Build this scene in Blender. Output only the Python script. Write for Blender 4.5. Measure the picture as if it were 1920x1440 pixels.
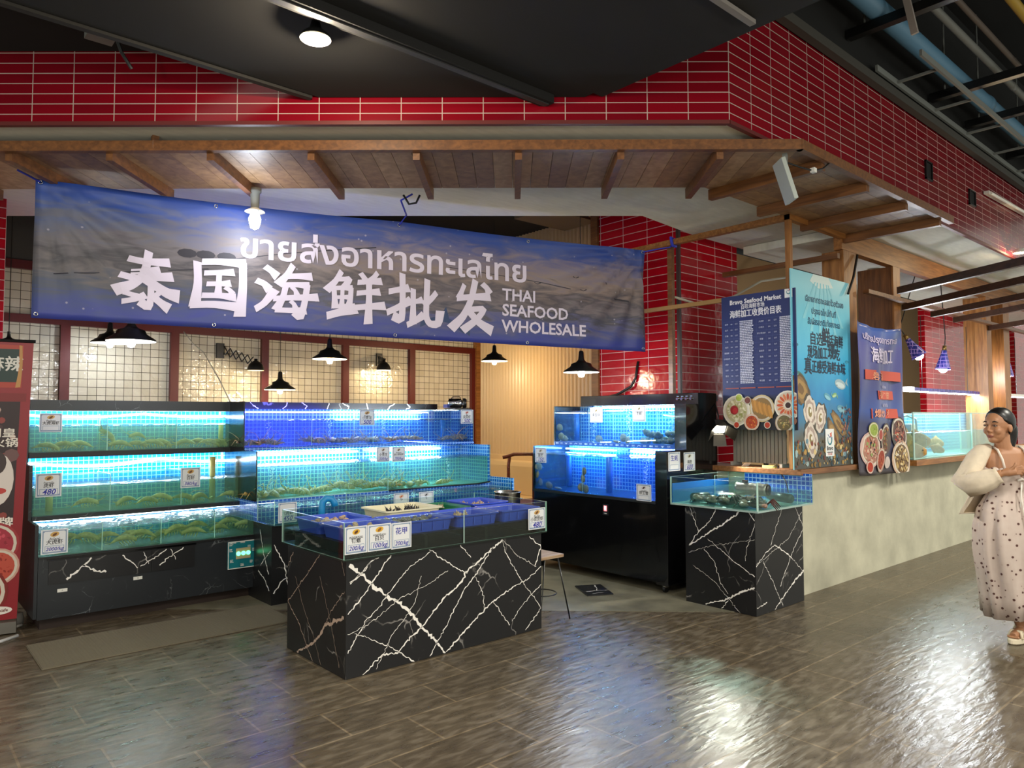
import bpy, math, random
from math import sin, cos, pi, radians
from mathutils import Vector, Matrix, Euler

SC = bpy.context.scene
COL = SC.collection
for _o in list(bpy.data.objects):
    bpy.data.objects.remove(_o)

# ---------------------------------------------------------------- camera
A_, P_, R_ = radians(48.8), radians(2.63), radians(-0.14)
fwd = Vector((cos(A_) * cos(P_), sin(A_) * cos(P_), sin(P_)))
rt0 = Vector((sin(A_), -cos(A_), 0))
up0 = rt0.cross(fwd)
rt = rt0 * cos(R_) + up0 * sin(R_)
up = up0 * cos(R_) - rt0 * sin(R_)
cd = bpy.data.cameras.new('camera')
cam = bpy.data.objects.new('camera', cd)
COL.objects.link(cam)
cam.matrix_world = Matrix(((rt.x, up.x, -fwd.x, 0), (rt.y, up.y, -fwd.y, 0), (rt.z, up.z, -fwd.z, 1.55), (0, 0, 0, 1)))
cd.sensor_width = 36
cd.lens = 36 * 1363 / 1920
cd.clip_start, cd.clip_end = 0.05, 100
SC.camera = cam

# ---------------------------------------------------------------- world, exposure, added hall fill lighting
w = bpy.data.worlds.new('world')
SC.world = w
w.use_nodes = True
w.node_tree.nodes['Background'].inputs[0].default_value = (.97, 1, .90, 1)
w.node_tree.nodes['Background'].inputs[1].default_value = 0.62
vs = SC.view_settings
SC.display_settings.display_device = 'sRGB'
vs.view_transform = 'Standard'
vs.look = 'None'
vs.exposure = 0.42
vs.gamma = 1
vs.use_curve_mapping = False
cy = SC.cycles
cy.use_denoising = True
cy.max_bounces = 10
cy.diffuse_bounces = 4
cy.glossy_bounces = 4
cy.transmission_bounces = 8
cy.transparent_max_bounces = 32
cy.caustics_reflective = False
cy.caustics_refractive = False
cy.sample_clamp_indirect = 6


def light(name, kind, loc, power, col=(1, 1, 1), size=0.1, aim=None, spot=None, parent=None, sy=None):
    d = bpy.data.lights.new(name, kind)
    d.energy = power
    d.color = col
    if kind == 'AREA':
        d.size = size
        if sy:
            d.shape = 'RECTANGLE'
            d.size_y = sy
    else:
        d.shadow_soft_size = size
    if kind == 'SPOT':
        d.spot_size = radians(spot or 90)
        d.spot_blend = 0.4
    o = bpy.data.objects.new(name, d)
    COL.objects.link(o)
    o.location = loc
    if aim is not None:
        o.rotation_euler = (Vector(aim) - Vector(loc)).to_track_quat('-Z', 'Y').to_euler()
    if parent is not None:
        o.parent = parent
        o.location = Vector(loc) - ORG[parent.name]
    return o


# unseen fill lamps added in the hall behind and beside the camera
WARM, COOL = (1, .76, .46), (.86, .93, 1)
PW, PC = 26, 42      # watts of the warm and cool lamps
for hx, hy in ((-1.5, .2), (.6, .9), (2.4, -.6), (-2.6, 2.6)):
    light('hall_fill', 'AREA', (hx, hy, 3.46), 46, (1, .93, .80), .35, aim=(hx + .25, hy + .35, 0))
for hx, hy in ((-.4, -1.6), (1.6, -2.2), (-2.6, 1.0), (4.2, -2.2)):
    light('hall_fill', 'POINT', (hx, hy, 2.15), 75, (1, .95, .84), .2)  # low fill points, added to lift the soffit and canopy underside
for hx, hy in ((5.0, -1.2), (8.0, -.6), (11.0, -.6), (14.0, -.6)):
    light('hall_fill', 'SPOT', (hx, hy, 4.4), 330, (1, .96, .84), .3, aim=(hx, hy + 1.3, 0), spot=112)  # fill spots added over the right aisle for floor and half wall

# ---------------------------------------------------------------- helpers
ORG = {}


def lin(h):
    h = h.lstrip('#')
    r = []
    for i in (0, 2, 4):
        c = int(h[i:i + 2], 16) / 255
        r.append(c / 12.92 if c <= .04045 else ((c + .055) / 1.055) ** 2.4)
    return (*r, 1)


class MB:
    def __init__(s):
        s.v, s.f, s.m, s.uv = [], [], [], {}

    def add(s, vs_, fs, m=0):
        b = len(s.v)
        s.v += [tuple(p) for p in vs_]
        for f in fs:
            s.f.append(tuple(b + i for i in f))
            s.m.append(m)
        return s

    def box(s, x0, x1, y0, y1, z0, z1, m=0):
        vs_ = [(x, y, z) for z in (z0, z1) for y in (y0, y1) for x in (x0, x1)]
        return s.add(vs_, [(0, 2, 3, 1), (4, 5, 7, 6), (0, 1, 5, 4), (2, 6, 7, 3), (0, 4, 6, 2), (1, 3, 7, 5)], m)

    def bar(s, p0, p1, wd, ht, m=0, upv=(0, 0, 1)):
        """box beam from p0 to p1; wd across, ht along upv"""
        p0, p1 = Vector(p0), Vector(p1)
        d = (p1 - p0).normalized()
        u = Vector(upv)
        if abs(d.dot(u)) > .95:
            u = Vector((1, 0, 0))
        sd = d.cross(u).normalized()
        u = sd.cross(d).normalized()
        vs_ = []
        for p in (p0, p1):
            for a, b in ((-1, -1), (1, -1), (1, 1), (-1, 1)):
                vs_.append(p + sd * (a * wd / 2) + u * (b * ht / 2))
        return s.add(vs_, [(0, 1, 2, 3), (7, 6, 5, 4), (0, 4, 5, 1), (1, 5, 6, 2), (2, 6, 7, 3), (3, 7, 4, 0)], m)

    def prism(s, pts, z0, z1, m=0):
        n = len(pts)
        ar = sum(pts[i][0] * pts[(i + 1) % n][1] - pts[(i + 1) % n][0] * pts[i][1] for i in range(n))
        if ar < 0:
            pts = pts[::-1]
        vs_ = [(x, y, z0) for x, y in pts] + [(x, y, z1) for x, y in pts]
        fs = [tuple(range(n))[::-1], tuple(range(n, 2 * n))]
        fs += [(i, (i + 1) % n, n + (i + 1) % n, n + i) for i in range(n)]
        return s.add(vs_, fs, m)

    def cyl(s, p0, p1, r0, r1=None, n=16, m=0, caps=True):
        r1 = r0 if r1 is None else r1
        p0, p1 = Vector(p0), Vector(p1)
        d = (p1 - p0).normalized()
        a = d.orthogonal().normalized()
        b = d.cross(a)
        vs_ = []
        for p, r in ((p0, r0), (p1, r1)):
            for i in range(n):
                t = 2 * pi * i / n
                vs_.append(p + (a * cos(t) + b * sin(t)) * r)
        fs = [(i, (i + 1) % n, n + (i + 1) % n, n + i) for i in range(n)]
        if caps:
            fs += [tuple(range(n))[::-1], tuple(range(n, 2 * n))]
        return s.add(vs_, fs, m)

    def tube(s, pts, r, n=8, m=0, closed=False):
        pts = [Vector(p) for p in pts]
        N = len(pts)
        rr = r if isinstance(r, (list, tuple)) else [r] * N
        vs_ = []
        a = None
        for i, p in enumerate(pts):
            q0 = pts[(i - 1) % N] if closed or i > 0 else p
            q1 = pts[(i + 1) % N] if closed or i < N - 1 else p
            d = (q1 - q0).normalized()
            if a is None:
                a = d.orthogonal().normalized()
            a = (a - d * a.dot(d)).normalized()
            b = d.cross(a)
            for k in range(n):
                t = 2 * pi * k / n
                vs_.append(p + (a * cos(t) + b * sin(t)) * rr[i])
        fs = []
        for i in range(N if closed else N - 1):
            j = (i + 1) % N
            for k in range(n):
                fs.append((i * n + k, i * n + (k + 1) % n, j * n + (k + 1) % n, j * n + k))
        if not closed:
            fs += [tuple(range(n))[::-1], tuple((N - 1) * n + k for k in range(n))]
        return s.add(vs_, fs, m)

    def loft(s, rings, m=0, cap=True):
        n = len(rings[0])
        vs_ = [p for r in rings for p in r]
        fs = []
        for i in range(len(rings) - 1):
            for k in range(n):
                fs.append((i * n + k, i * n + (k + 1) % n, (i + 1) * n + (k + 1) % n, (i + 1) * n + k))
        if cap:
            fs += [tuple(range(n))[::-1], tuple((len(rings) - 1) * n + k for k in range(n))]
        return s.add(vs_, fs, m)

    def lathe(s, prof, c=(0, 0, 0), n=24, m=0, rot=None):
        c = Vector(c)
        rings = []
        for r, z in prof:
            ring = []
            for k in range(n):
                t = 2 * pi * k / n
                p = Vector((max(r, 1e-4) * cos(t), max(r, 1e-4) * sin(t), z))
                if rot is not None:
                    p = rot @ p
                ring.append(c + p)
            rings.append(ring)
        return s.loft(rings, m, cap=False)

    def ball(s, c, r, n=12, m=0, rot=None, jit=0, rnd=None):
        c = Vector(c)
        rx, ry, rz = r if isinstance(r, (tuple, list)) else (r, r, r)
        k = n // 2
        rings = []
        for i in range(k + 1):
            ph = pi * i / k
            ring = []
            for j in range(n):
                t = 2 * pi * j / n
                q = 1 + (rnd.uniform(-jit, jit) if jit else 0)
                p = Vector((rx * sin(ph) * cos(t) * q, ry * sin(ph) * sin(t) * q, -rz * cos(ph) * q))
                if i in (0, k):
                    p = Vector((0, 0, -rz if i == 0 else rz))
                if rot is not None:
                    p = rot @ p
                ring.append(c + p)
            rings.append(ring)
        return s.loft(rings, m, cap=False)

    def geo(s, g, o, ex, ey, m=0, sc=1, off=0):
        """flat 2-D geometry (verts, faces) laid on the plane o + x*ex + y*ey"""
        o, ex, ey = Vector(o), Vector(ex), Vector(ey)
        nn = ex.cross(ey).normalized() * off
        return s.add([o + ex * (x * sc) + ey * (y * sc) + nn for x, y in g[0]], g[1], m)

    def word(s, t, size, bold, o, ex, ey, m=0, off=0, **kw):
        """a line of lettering laid on a plane"""
        g = text(t, size, bold, **kw)
        for i, (dx, dy) in enumerate(heavy(t, size, bold)):
            s.geo(([(x + dx, y + dy) for x, y in g[0]], g[1]), o, ex, ey, m, 1, off + i * .0001)

    def build(s, name, mats, parent=None, smooth=False, org=None, uvoff=(0, 0), local=False, bevel=0):
        me = bpy.data.meshes.new(name)
        if org is None:
            if parent is not None:
                org = ORG[parent.name]
            else:
                xs, ys, zs = zip(*s.v)
                org = Vector(((min(xs) + max(xs)) / 2, (min(ys) + max(ys)) / 2, min(zs)))
        org = Vector(org)
        sub = Vector((0, 0, 0)) if local else org
        me.from_pydata([tuple(Vector(p) - sub) for p in s.v], [], s.f)
        if not isinstance(mats, (list, tuple)):
            mats = [mats]
        for mt in mats:
            me.materials.append(mt)
        me.polygons.foreach_set('material_index', s.m)
        uvl = me.uv_layers.new(name='UVMap')
        flat = []
        for pi_, pol in enumerate(me.polygons):
            if pi_ in s.uv:
                for q in s.uv[pi_]:
                    flat += [q[0], q[1]]
                continue
            n = pol.normal
            if abs(n.z) > .8:
                for vi in pol.vertices:
                    p = s.v[vi]
                    flat += [p[0] - uvoff[0], p[1] - uvoff[1]]
            else:
                tx, ty = -n.y, n.x
                l = math.hypot(tx, ty) or 1
                tx, ty = tx / l, ty / l
                if tx < -1e-3 or (abs(tx) <= 1e-3 and ty < 0):
                    tx, ty = -tx, -ty
                for vi in pol.vertices:
                    p = s.v[vi]
                    flat += [p[0] * tx + p[1] * ty - uvoff[0], p[2] - uvoff[1]]
        uvl.data.foreach_set('uv', flat)
        if smooth:
            me.polygons.foreach_set('use_smooth', [True] * len(me.polygons))
        me.update()
        o = bpy.data.objects.new(name, me)
        COL.objects.link(o)
        if bevel:
            b = o.modifiers.new('bevel', 'BEVEL')
            b.width = bevel
            b.segments = 2
            b.limit_method = 'ANGLE'
        if parent is not None:
            o.parent = parent
        else:
            o.location = org
        ORG[o.name] = org
        return o


def empty(name, loc, rz=0):
    o = bpy.data.objects.new(name, None)
    COL.objects.link(o)
    o.location = loc
    o.rotation_euler = (0, 0, rz)
    o.empty_display_size = .1
    ORG[o.name] = Vector(loc)
    return o


def tag(o, label=None, cat=None, group=None, kind=None):
    if label:
        o['label'] = label
    if cat:
        o['category'] = cat
    if group:
        o['group'] = group
    if kind:
        o['kind'] = kind
    return o


def struct(o):
    o['kind'] = 'structure'
    return o


def thing(name, loc, label, cat, group=None):
    return tag(empty(name, loc), label, cat, group)


def dup(root, loc, rot=None, label=None, group=None, scale=None):
    r = root.copy()
    COL.objects.link(r)
    r.location = loc
    if rot is not None:
        r.rotation_euler = rot
    if scale is not None:
        r.scale = (scale,) * 3 if not isinstance(scale, tuple) else scale
    if label:
        r['label'] = label
    if group:
        r['group'] = group
    ORG[r.name] = Vector(loc)
    for ch in list(root.children):
        c = ch.copy()
        COL.objects.link(c)
        c.parent = r
        for g in list(ch.children):
            d = g.copy()
            COL.objects.link(d)
            d.parent = c
    return r


# ---------------------------------------------------------------- flat shapes and lettering
_tc = {}


def text(s, size=1.0, bold=0.0, align='CENTER', shear=0.0, sp=1.0, line=1.0):
    k = (s, size, bold, align, shear, sp)
    if k in _tc:
        return _tc[k]
    c = bpy.data.curves.new('lettering', 'FONT')
    c.body = s
    c.size = size
    c.align_x = align
    c.align_y = 'CENTER'
    cjk = any(ord(ch) > 0x2e00 for ch in s)
    c.offset = (0 if cjk else bold) * size
    c.shear = shear
    c.space_character = sp
    c.space_line = line
    c.resolution_u = 2
    o = bpy.data.objects.new('lettering', c)
    m = o.to_mesh()
    g = ([(v.co.x, v.co.y) for v in m.vertices], [tuple(p.vertices) for p in m.polygons])
    o.to_mesh_clear()
    bpy.data.objects.remove(o)
    bpy.data.curves.remove(c)
    _tc[k] = g
    return g


def heavy(s, size, bold):
    """small shifts whose copies thicken a Chinese line of print"""
    if bold > .008 and any(ord(ch) > 0x2e00 for ch in s):
        k = bold * size * .8
        return [(0, 0), (-k, k * .3), (k, -k * .3), (0, k)]
    return [(0, 0)]


def rect(x0, y0, x1, y1):
    return ([(x0, y0), (x1, y0), (x1, y1), (x0, y1)], [(0, 1, 2, 3)])


def disc(cx, cy, rx, ry=None, n=24, rot=0):
    ry = rx if ry is None else ry
    pts = []
    for i in range(n):
        t = 2 * pi * i / n
        x, y = rx * cos(t), ry * sin(t)
        pts.append((cx + x * cos(rot) - y * sin(rot), cy + x * sin(rot) + y * cos(rot)))
    return (pts, [tuple(range(n))])


def frame2(x0, y0, x1, y1, t):
    v = [(x0, y0), (x1, y0), (x1, y1), (x0, y1), (x0 + t, y0 + t), (x1 - t, y0 + t), (x1 - t, y1 - t), (x0 + t, y1 - t)]
    return (v, [(0, 1, 5, 4), (1, 2, 6, 5), (2, 3, 7, 6), (3, 0, 4, 7)])


def stroke(pts, wd, t0=.6, t1=1.0, slant=.35):
    """brush stroke ribbon along pts (2-D), width wd tapering t0 .. t1"""
    P = [Vector(p) for p in pts]
    # densify
    Q = []
    for i in range(len(P) - 1):
        for k in range(3):
            Q.append(P[i].lerp(P[i + 1], k / 3))
    Q.append(P[-1])
    if len(Q) > 4:
        R = [Q[0]] + [(Q[i - 1] + Q[i] * 2 + Q[i + 1]) / 4 for i in range(1, len(Q) - 1)] + [Q[-1]]
        Q = R
    v, f = [], []
    N = len(Q)
    for i, q in enumerate(Q):
        d = (Q[min(i + 1, N - 1)] - Q[max(i - 1, 0)]).normalized()
        n = Vector((-d.y, d.x))
        t = i / (N - 1)
        ww = wd * (t0 + (t1 - t0) * t) * (1 - .18 * sin(pi * t))
        e = d * (slant * wd * (1 if i == N - 1 else -1 if i == 0 else 0))
        v += [tuple(q + n * ww / 2 + e * .4), tuple(q - n * ww / 2 + e)]
    for i in range(N - 1):
        f.append((2 * i, 2 * i + 1, 2 * i + 3, 2 * i + 2))
    return (v, f)


def vein(rnd, pts, w0, w1, seg=.014, jag=.0065):
    """jagged marble vein ribbon through 2-D points"""
    Q = []
    for i in range(len(pts) - 1):
        a, b = Vector(pts[i]), Vector(pts[i + 1])
        n = max(1, int((b - a).length / seg))
        for k in range(n):
            Q.append(a.lerp(b, k / n) + Vector((rnd.uniform(-jag, jag), rnd.uniform(-jag, jag))) * (1 if k else .3))
    Q.append(Vector(pts[-1]))
    v, f = [], []
    N = len(Q)
    for i, q in enumerate(Q):
        d = (Q[min(i + 1, N - 1)] - Q[max(i - 1, 0)])
        d = d.normalized() if d.length > 1e-6 else Vector((1, 0))
        n = Vector((-d.y, d.x))
        ww = (w0 + (w1 - w0) * i / (N - 1)) * rnd.uniform(.45, 1.4)
        v += [tuple(q + n * ww / 2), tuple(q - n * ww / 2)]
    for i in range(N - 1):
        f.append((2 * i, 2 * i + 1, 2 * i + 3, 2 * i + 2))
    return (v, f)


def clip_geo(g, x0, y0, x1, y1):
    """keep only faces inside the rectangle (simple centre test)"""
    f = []
    for fc in g[1]:
        if all(x0 <= g[0][i][0] <= x1 and y0 <= g[0][i][1] <= y1 for i in fc):
            f.append(fc)
    return (g[0], f)


# ---------------------------------------------------------------- materials
def newmat(name):
    m = bpy.data.materials.new(name)
    m.use_nodes = True
    t = m.node_tree
    return m, t.nodes, t.links, t.nodes['Principled BSDF']


def mat(name, c, rough=.5, metal=0, emit=None, es=0, spec=.5, noise=0, nscale=20, bump=0, bscale=60, coat=0, stretch=None):
    m, N, L, b = newmat(name)
    c = lin(c) if isinstance(c, str) else c
    b.inputs['Base Color'].default_value = c
    b.inputs['Roughness'].default_value = rough
    b.inputs['Metallic'].default_value = metal
    b.inputs['Specular IOR Level'].default_value = spec
    b.inputs['Coat Weight'].default_value = coat
    if emit:
        b.inputs['Emission Color'].default_value = lin(emit) if isinstance(emit, str) else emit
        b.inputs['Emission Strength'].default_value = es
    if noise or bump:
        tc = N.new('ShaderNodeTexCoord')
        src = tc.outputs['Object']
        if stretch:
            mp = N.new('ShaderNodeMapping')
            mp.inputs['Scale'].default_value = stretch
            L.new(src, mp.inputs[0])
            src = mp.outputs[0]
    if noise:
        nz = N.new('ShaderNodeTexNoise')
        nz.inputs['Scale'].default_value = nscale
        nz.inputs['Detail'].default_value = 6
        L.new(src, nz.inputs['Vector'])
        mr = N.new('ShaderNodeMapRange')
        mr.inputs['From Min'].default_value = .3
        mr.inputs['From Max'].default_value = .7
        mr.inputs['To Min'].default_value = 1 - noise
        mr.inputs['To Max'].default_value = 1 + noise
        L.new(nz.outputs[0], mr.inputs[0])
        mx = N.new('ShaderNodeVectorMath')
        mx.operation = 'SCALE'
        mx.inputs[0].default_value = c[:3]
        L.new(mr.outputs[0], mx.inputs['Scale'])
        L.new(mx.outputs[0], b.inputs['Base Color'])
    if bump:
        nz2 = N.new('ShaderNodeTexNoise')
        nz2.inputs['Scale'].default_value = bscale
        nz2.inputs['Detail'].default_value = 4
        L.new(src, nz2.inputs['Vector'])
        bp = N.new('ShaderNodeBump')
        bp.inputs['Strength'].default_value = bump
        bp.inputs['Distance'].default_value = .01
        L.new(nz2.outputs[0], bp.inputs['Height'])
        L.new(bp.outputs[0], b.inputs['Normal'])
    return m


def glow(name, c, s):
    m, N, L, b = newmat(name)
    b.inputs['Base Color'].default_value = (0.8, .8, .8, 1)
    b.inputs['Emission Color'].default_value = lin(c) if isinstance(c, str) else c
    b.inputs['Emission Strength'].default_value = s
    return m


def tiles(name, c1, c2, grout, wd, ht, mortar=.003, rough=.2, off=0.0, bump=.3, wav=0.0, groutem=0, wscale=9):
    m, N, L, b = newmat(name)
    uv = N.new('ShaderNodeUVMap')
    br = N.new('ShaderNodeTexBrick')
    br.offset = off
    br.squash = 1
    br.inputs['Color1'].default_value = lin(c1)
    br.inputs['Color2'].default_value = lin(c2)
    br.inputs['Mortar'].default_value = lin(grout)
    br.inputs['Scale'].default_value = 1
    br.inputs['Mortar Size'].default_value = mortar
    br.inputs['Mortar Smooth'].default_value = .1
    br.inputs['Brick Width'].default_value = wd
    br.inputs['Row Height'].default_value = ht
    L.new(uv.outputs[0], br.inputs['Vector'])
    L.new(br.outputs['Color'], b.inputs['Base Color'])
    mr = N.new('ShaderNodeMapRange')
    mr.inputs['To Min'].default_value = rough
    mr.inputs['To Max'].default_value = .8
    L.new(br.outputs['Fac'], mr.inputs[0])
    L.new(mr.outputs[0], b.inputs['Roughness'])
    bp = N.new('ShaderNodeBump')
    bp.inputs['Strength'].default_value = bump
    bp.inputs['Distance'].default_value = .004
    bp.invert = True
    L.new(br.outputs['Fac'], bp.inputs['Height'])
    if wav:
        nz = N.new('ShaderNodeTexNoise')
        nz.inputs['Scale'].default_value = wscale
        nz.inputs['Detail'].default_value = 2
        L.new(uv.outputs[0], nz.inputs['Vector'])
        b2 = N.new('ShaderNodeBump')
        b2.inputs['Strength'].default_value = wav
        b2.inputs['Distance'].default_value = .02
        L.new(nz.outputs[0], b2.inputs['Height'])
        L.new(b2.outputs[0], bp.inputs['Normal'])
    L.new(bp.outputs[0], b.inputs['Normal'])
    return m


def schlick(N, L, f0, k):
    """reflectance that is the same from both sides of a thin sheet"""
    lw = N.new('ShaderNodeLayerWeight')
    pw = N.new('ShaderNodeMath')
    pw.operation = 'POWER'
    pw.inputs[1].default_value = 5
    L.new(lw.outputs['Facing'], pw.inputs[0])
    mu = N.new('ShaderNodeMath')
    mu.operation = 'MULTIPLY_ADD'
    mu.inputs[1].default_value = (1 - f0) * k
    mu.inputs[2].default_value = f0 * k
    L.new(pw.outputs[0], mu.inputs[0])
    return mu


def glassm(name, tint=(.93, .98, .96), fac=.9, rough=.01):
    m, N, L, b = newmat(name)
    N.remove(b)
    tr = N.new('ShaderNodeBsdfTransparent')
    tr.inputs[0].default_value = (*tint, 1)
    gl = N.new('ShaderNodeBsdfGlossy')
    gl.inputs['Roughness'].default_value = rough
    mu = schlick(N, L, .04, fac)
    mx = N.new('ShaderNodeMixShader')
    L.new(mu.outputs[0], mx.inputs[0])
    L.new(tr.outputs[0], mx.inputs[1])
    L.new(gl.outputs[0], mx.inputs[2])
    L.new(mx.outputs[0], N['Material Output'].inputs[0])
    return m


def waterm(name, tint, milk, fac=.1, refl=.6):
    """clear tank water: tinted pass-through, a little milkiness, rippled gloss"""
    m, N, L, b = newmat(name)
    N.remove(b)
    tr = N.new('ShaderNodeBsdfTransparent')
    tr.inputs[0].default_value = (*tint, 1)
    df = N.new('ShaderNodeBsdfTranslucent')
    df.inputs[0].default_value = lin(milk)
    d2 = N.new('ShaderNodeBsdfDiffuse')
    d2.inputs[0].default_value = lin(milk)
    md = N.new('ShaderNodeMixShader')
    L.new(df.outputs[0], md.inputs[1])
    L.new(d2.outputs[0], md.inputs[2])
    gl = N.new('ShaderNodeBsdfGlossy')
    gl.inputs['Roughness'].default_value = .06
    nz = N.new('ShaderNodeTexNoise')
    nz.inputs['Scale'].default_value = 26
    nz.inputs['Detail'].default_value = 3
    tc = N.new('ShaderNodeTexCoord')
    L.new(tc.outputs['Object'], nz.inputs['Vector'])
    bp = N.new('ShaderNodeBump')
    bp.inputs['Strength'].default_value = .6
    bp.inputs['Distance'].default_value = .02
    L.new(nz.outputs[0], bp.inputs['Height'])
    L.new(bp.outputs[0], gl.inputs['Normal'])
    m1 = N.new('ShaderNodeMixShader')
    m1.inputs[0].default_value = fac
    L.new(tr.outputs[0], m1.inputs[1])
    L.new(md.outputs[0], m1.inputs[2])
    mu = schlick(N, L, .02, refl)
    m2 = N.new('ShaderNodeMixShader')
    L.new(mu.outputs[0], m2.inputs[0])
    L.new(m1.outputs[0], m2.inputs[1])
    L.new(gl.outputs[0], m2.inputs[2])
    L.new(m2.outputs[0], N['Material Output'].inputs[0])
    return m


def woodm(name, c1, c2, rough=.45, scale=3, stretch=(1, 12, 12), bump=.05):
    m, N, L, b = newmat(name)
    tc = N.new('ShaderNodeTexCoord')
    mp = N.new('ShaderNodeMapping')
    mp.inputs['Scale'].default_value = stretch
    nz = N.new('ShaderNodeTexNoise')
    nz.inputs['Scale'].default_value = scale
    nz.inputs['Detail'].default_value = 6
    nz.inputs['Distortion'].default_value = .6
    cr = N.new('ShaderNodeValToRGB')
    cr.color_ramp.elements[0].color = lin(c1)
    cr.color_ramp.elements[1].color = lin(c2)
    cr.color_ramp.elements[0].position = .35
    cr.color_ramp.elements[1].position = .68
    L.new(tc.outputs['Object'], mp.inputs[0])
    L.new(mp.outputs[0], nz.inputs['Vector'])
    L.new(nz.outputs[0], cr.inputs[0])
    L.new(cr.outputs[0], b.inputs['Base Color'])
    b.inputs['Roughness'].default_value = rough
    return m


def ramp(N, stops, interp='LINEAR'):
    cr = N.new('ShaderNodeValToRGB')
    e = cr.color_ramp.elements
    cr.color_ramp.interpolation = interp
    while len(e) < len(stops):
        e.new(.5)
    for el, (p, c) in zip(e, stops):
        el.position = p
        el.color = lin(c) if isinstance(c, str) else c
    return cr
# ---------------------------------------------------------------- shared materials
def floorm():
    m, N, L, b = newmat('slate floor tile')
    uv = N.new('ShaderNodeUVMap')
    br = N.new('ShaderNodeTexBrick')
    br.offset = .5
    br.inputs['Color1'].default_value = lin('#625849')
    br.inputs['Color2'].default_value = lin('#716655')
    br.inputs['Mortar'].default_value = lin('#8c7d66')
    br.inputs['Scale'].default_value = 1
    br.inputs['Mortar Size'].default_value = .006
    br.inputs['Mortar Smooth'].default_value = .15
    br.inputs['Brick Width'].default_value = .635
    br.inputs['Row Height'].default_value = .3325
    L.new(uv.outputs[0], br.inputs['Vector'])
    mp = N.new('ShaderNodeMapping')
    mp.inputs['Scale'].default_value = (1.0, 3.2, 1)
    L.new(uv.outputs[0], mp.inputs[0])
    nz = N.new('ShaderNodeTexNoise')
    nz.inputs['Scale'].default_value = 7
    nz.inputs['Detail'].default_value = 7
    nz.inputs['Distortion'].default_value = .3
    L.new(mp.outputs[0], nz.inputs['Vector'])
    cr = ramp(N, [(.38, '#b4aea4'), (.5, '#d0c9bd'), (.62, '#ffffff')])
    L.new(nz.outputs[0], cr.inputs[0])
    mx = N.new('ShaderNodeMix')
    mx.data_type = 'RGBA'
    mx.blend_type = 'MULTIPLY'
    mx.inputs[0].default_value = .85
    L.new(br.outputs['Color'], mx.inputs[6])
    L.new(cr.outputs[0], mx.inputs[7])
    L.new(mx.outputs[2], b.inputs['Base Color'])
    mr = N.new('ShaderNodeMapRange')
    mr.inputs['From Min'].default_value = .35
    mr.inputs['From Max'].default_value = .65
    mr.inputs['To Min'].default_value = .26
    mr.inputs['To Max'].default_value = .38
    L.new(nz.outputs[0], mr.inputs[0])
    L.new(mr.outputs[0], b.inputs['Roughness'])
    m2 = N.new('ShaderNodeMapping')
    m2.inputs['Scale'].default_value = (.7, 2.4, 1)
    L.new(uv.outputs[0], m2.inputs[0])
    n2 = N.new('ShaderNodeTexNoise')
    n2.inputs['Scale'].default_value = 11
    n2.inputs['Detail'].default_value = 3
    n2.inputs['Distortion'].default_value = 0
    L.new(m2.outputs[0], n2.inputs['Vector'])
    bp = N.new('ShaderNodeBump')
    bp.inputs['Strength'].default_value = .3
    bp.inputs['Distance'].default_value = .014
    L.new(n2.outputs[0], bp.inputs['Height'])
    b2 = N.new('ShaderNodeBump')
    b2.invert = True
    b2.inputs['Strength'].default_value = .3
    b2.inputs['Distance'].default_value = .003
    L.new(br.outputs['Fac'], b2.inputs['Height'])
    L.new(bp.outputs[0], b2.inputs['Normal'])
    L.new(b2.outputs[0], b.inputs['Normal'])
    return m


def marblem(name, base='#1b1b1d', vein_c='#d8d2cc', scale=2.2, amt=.55):
    """black marble with faint fine veining (the bold veins are laid as ribbons)"""
    m, N, L, b = newmat(name)
    tc = N.new('ShaderNodeTexCoord')
    nz = N.new('ShaderNodeTexNoise')
    nz.inputs['Scale'].default_value = 3
    nz.inputs['Detail'].default_value = 5
    L.new(tc.outputs['Object'], nz.inputs['Vector'])
    ad = N.new('ShaderNodeVectorMath')
    ad.operation = 'MULTIPLY_ADD'
    ad.inputs[1].default_value = (.35, .35, .35)
    L.new(nz.outputs['Color'], ad.inputs[0])
    L.new(tc.outputs['Object'], ad.inputs[2])
    vo = N.new('ShaderNodeTexVoronoi')
    vo.feature = 'DISTANCE_TO_EDGE'
    vo.inputs['Scale'].default_value = scale
    L.new(ad.outputs[0], vo.inputs['Vector'])
    cr = ramp(N, [(0, (1, 1, 1, 1)), (.012, (0, 0, 0, 1))])
    L.new(vo.outputs['Distance'], cr.inputs[0])
    n2 = N.new('ShaderNodeTexNoise')
    n2.inputs['Scale'].default_value = 5
    n2.inputs['Detail'].default_value = 5
    L.new(tc.outputs['Object'], n2.inputs['Vector'])
    c2 = ramp(N, [(.5, (0, 0, 0, 1)), (.68, (amt, amt, amt, 1))])
    L.new(n2.outputs[0], c2.inputs[0])
    mu = N.new('ShaderNodeMath')
    mu.operation = 'MULTIPLY'
    L.new(cr.outputs[0], mu.inputs[0])
    L.new(c2.outputs[0], mu.inputs[1])
    mx = N.new('ShaderNodeMix')
    mx.data_type = 'RGBA'
    mx.inputs[6].default_value = lin(base)
    mx.inputs[7].default_value = lin(vein_c)
    L.new(mu.outputs[0], mx.inputs[0])
    L.new(mx.outputs[2], b.inputs['Base Color'])
    b.inputs['Roughness'].default_value = .32
    return m


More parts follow.
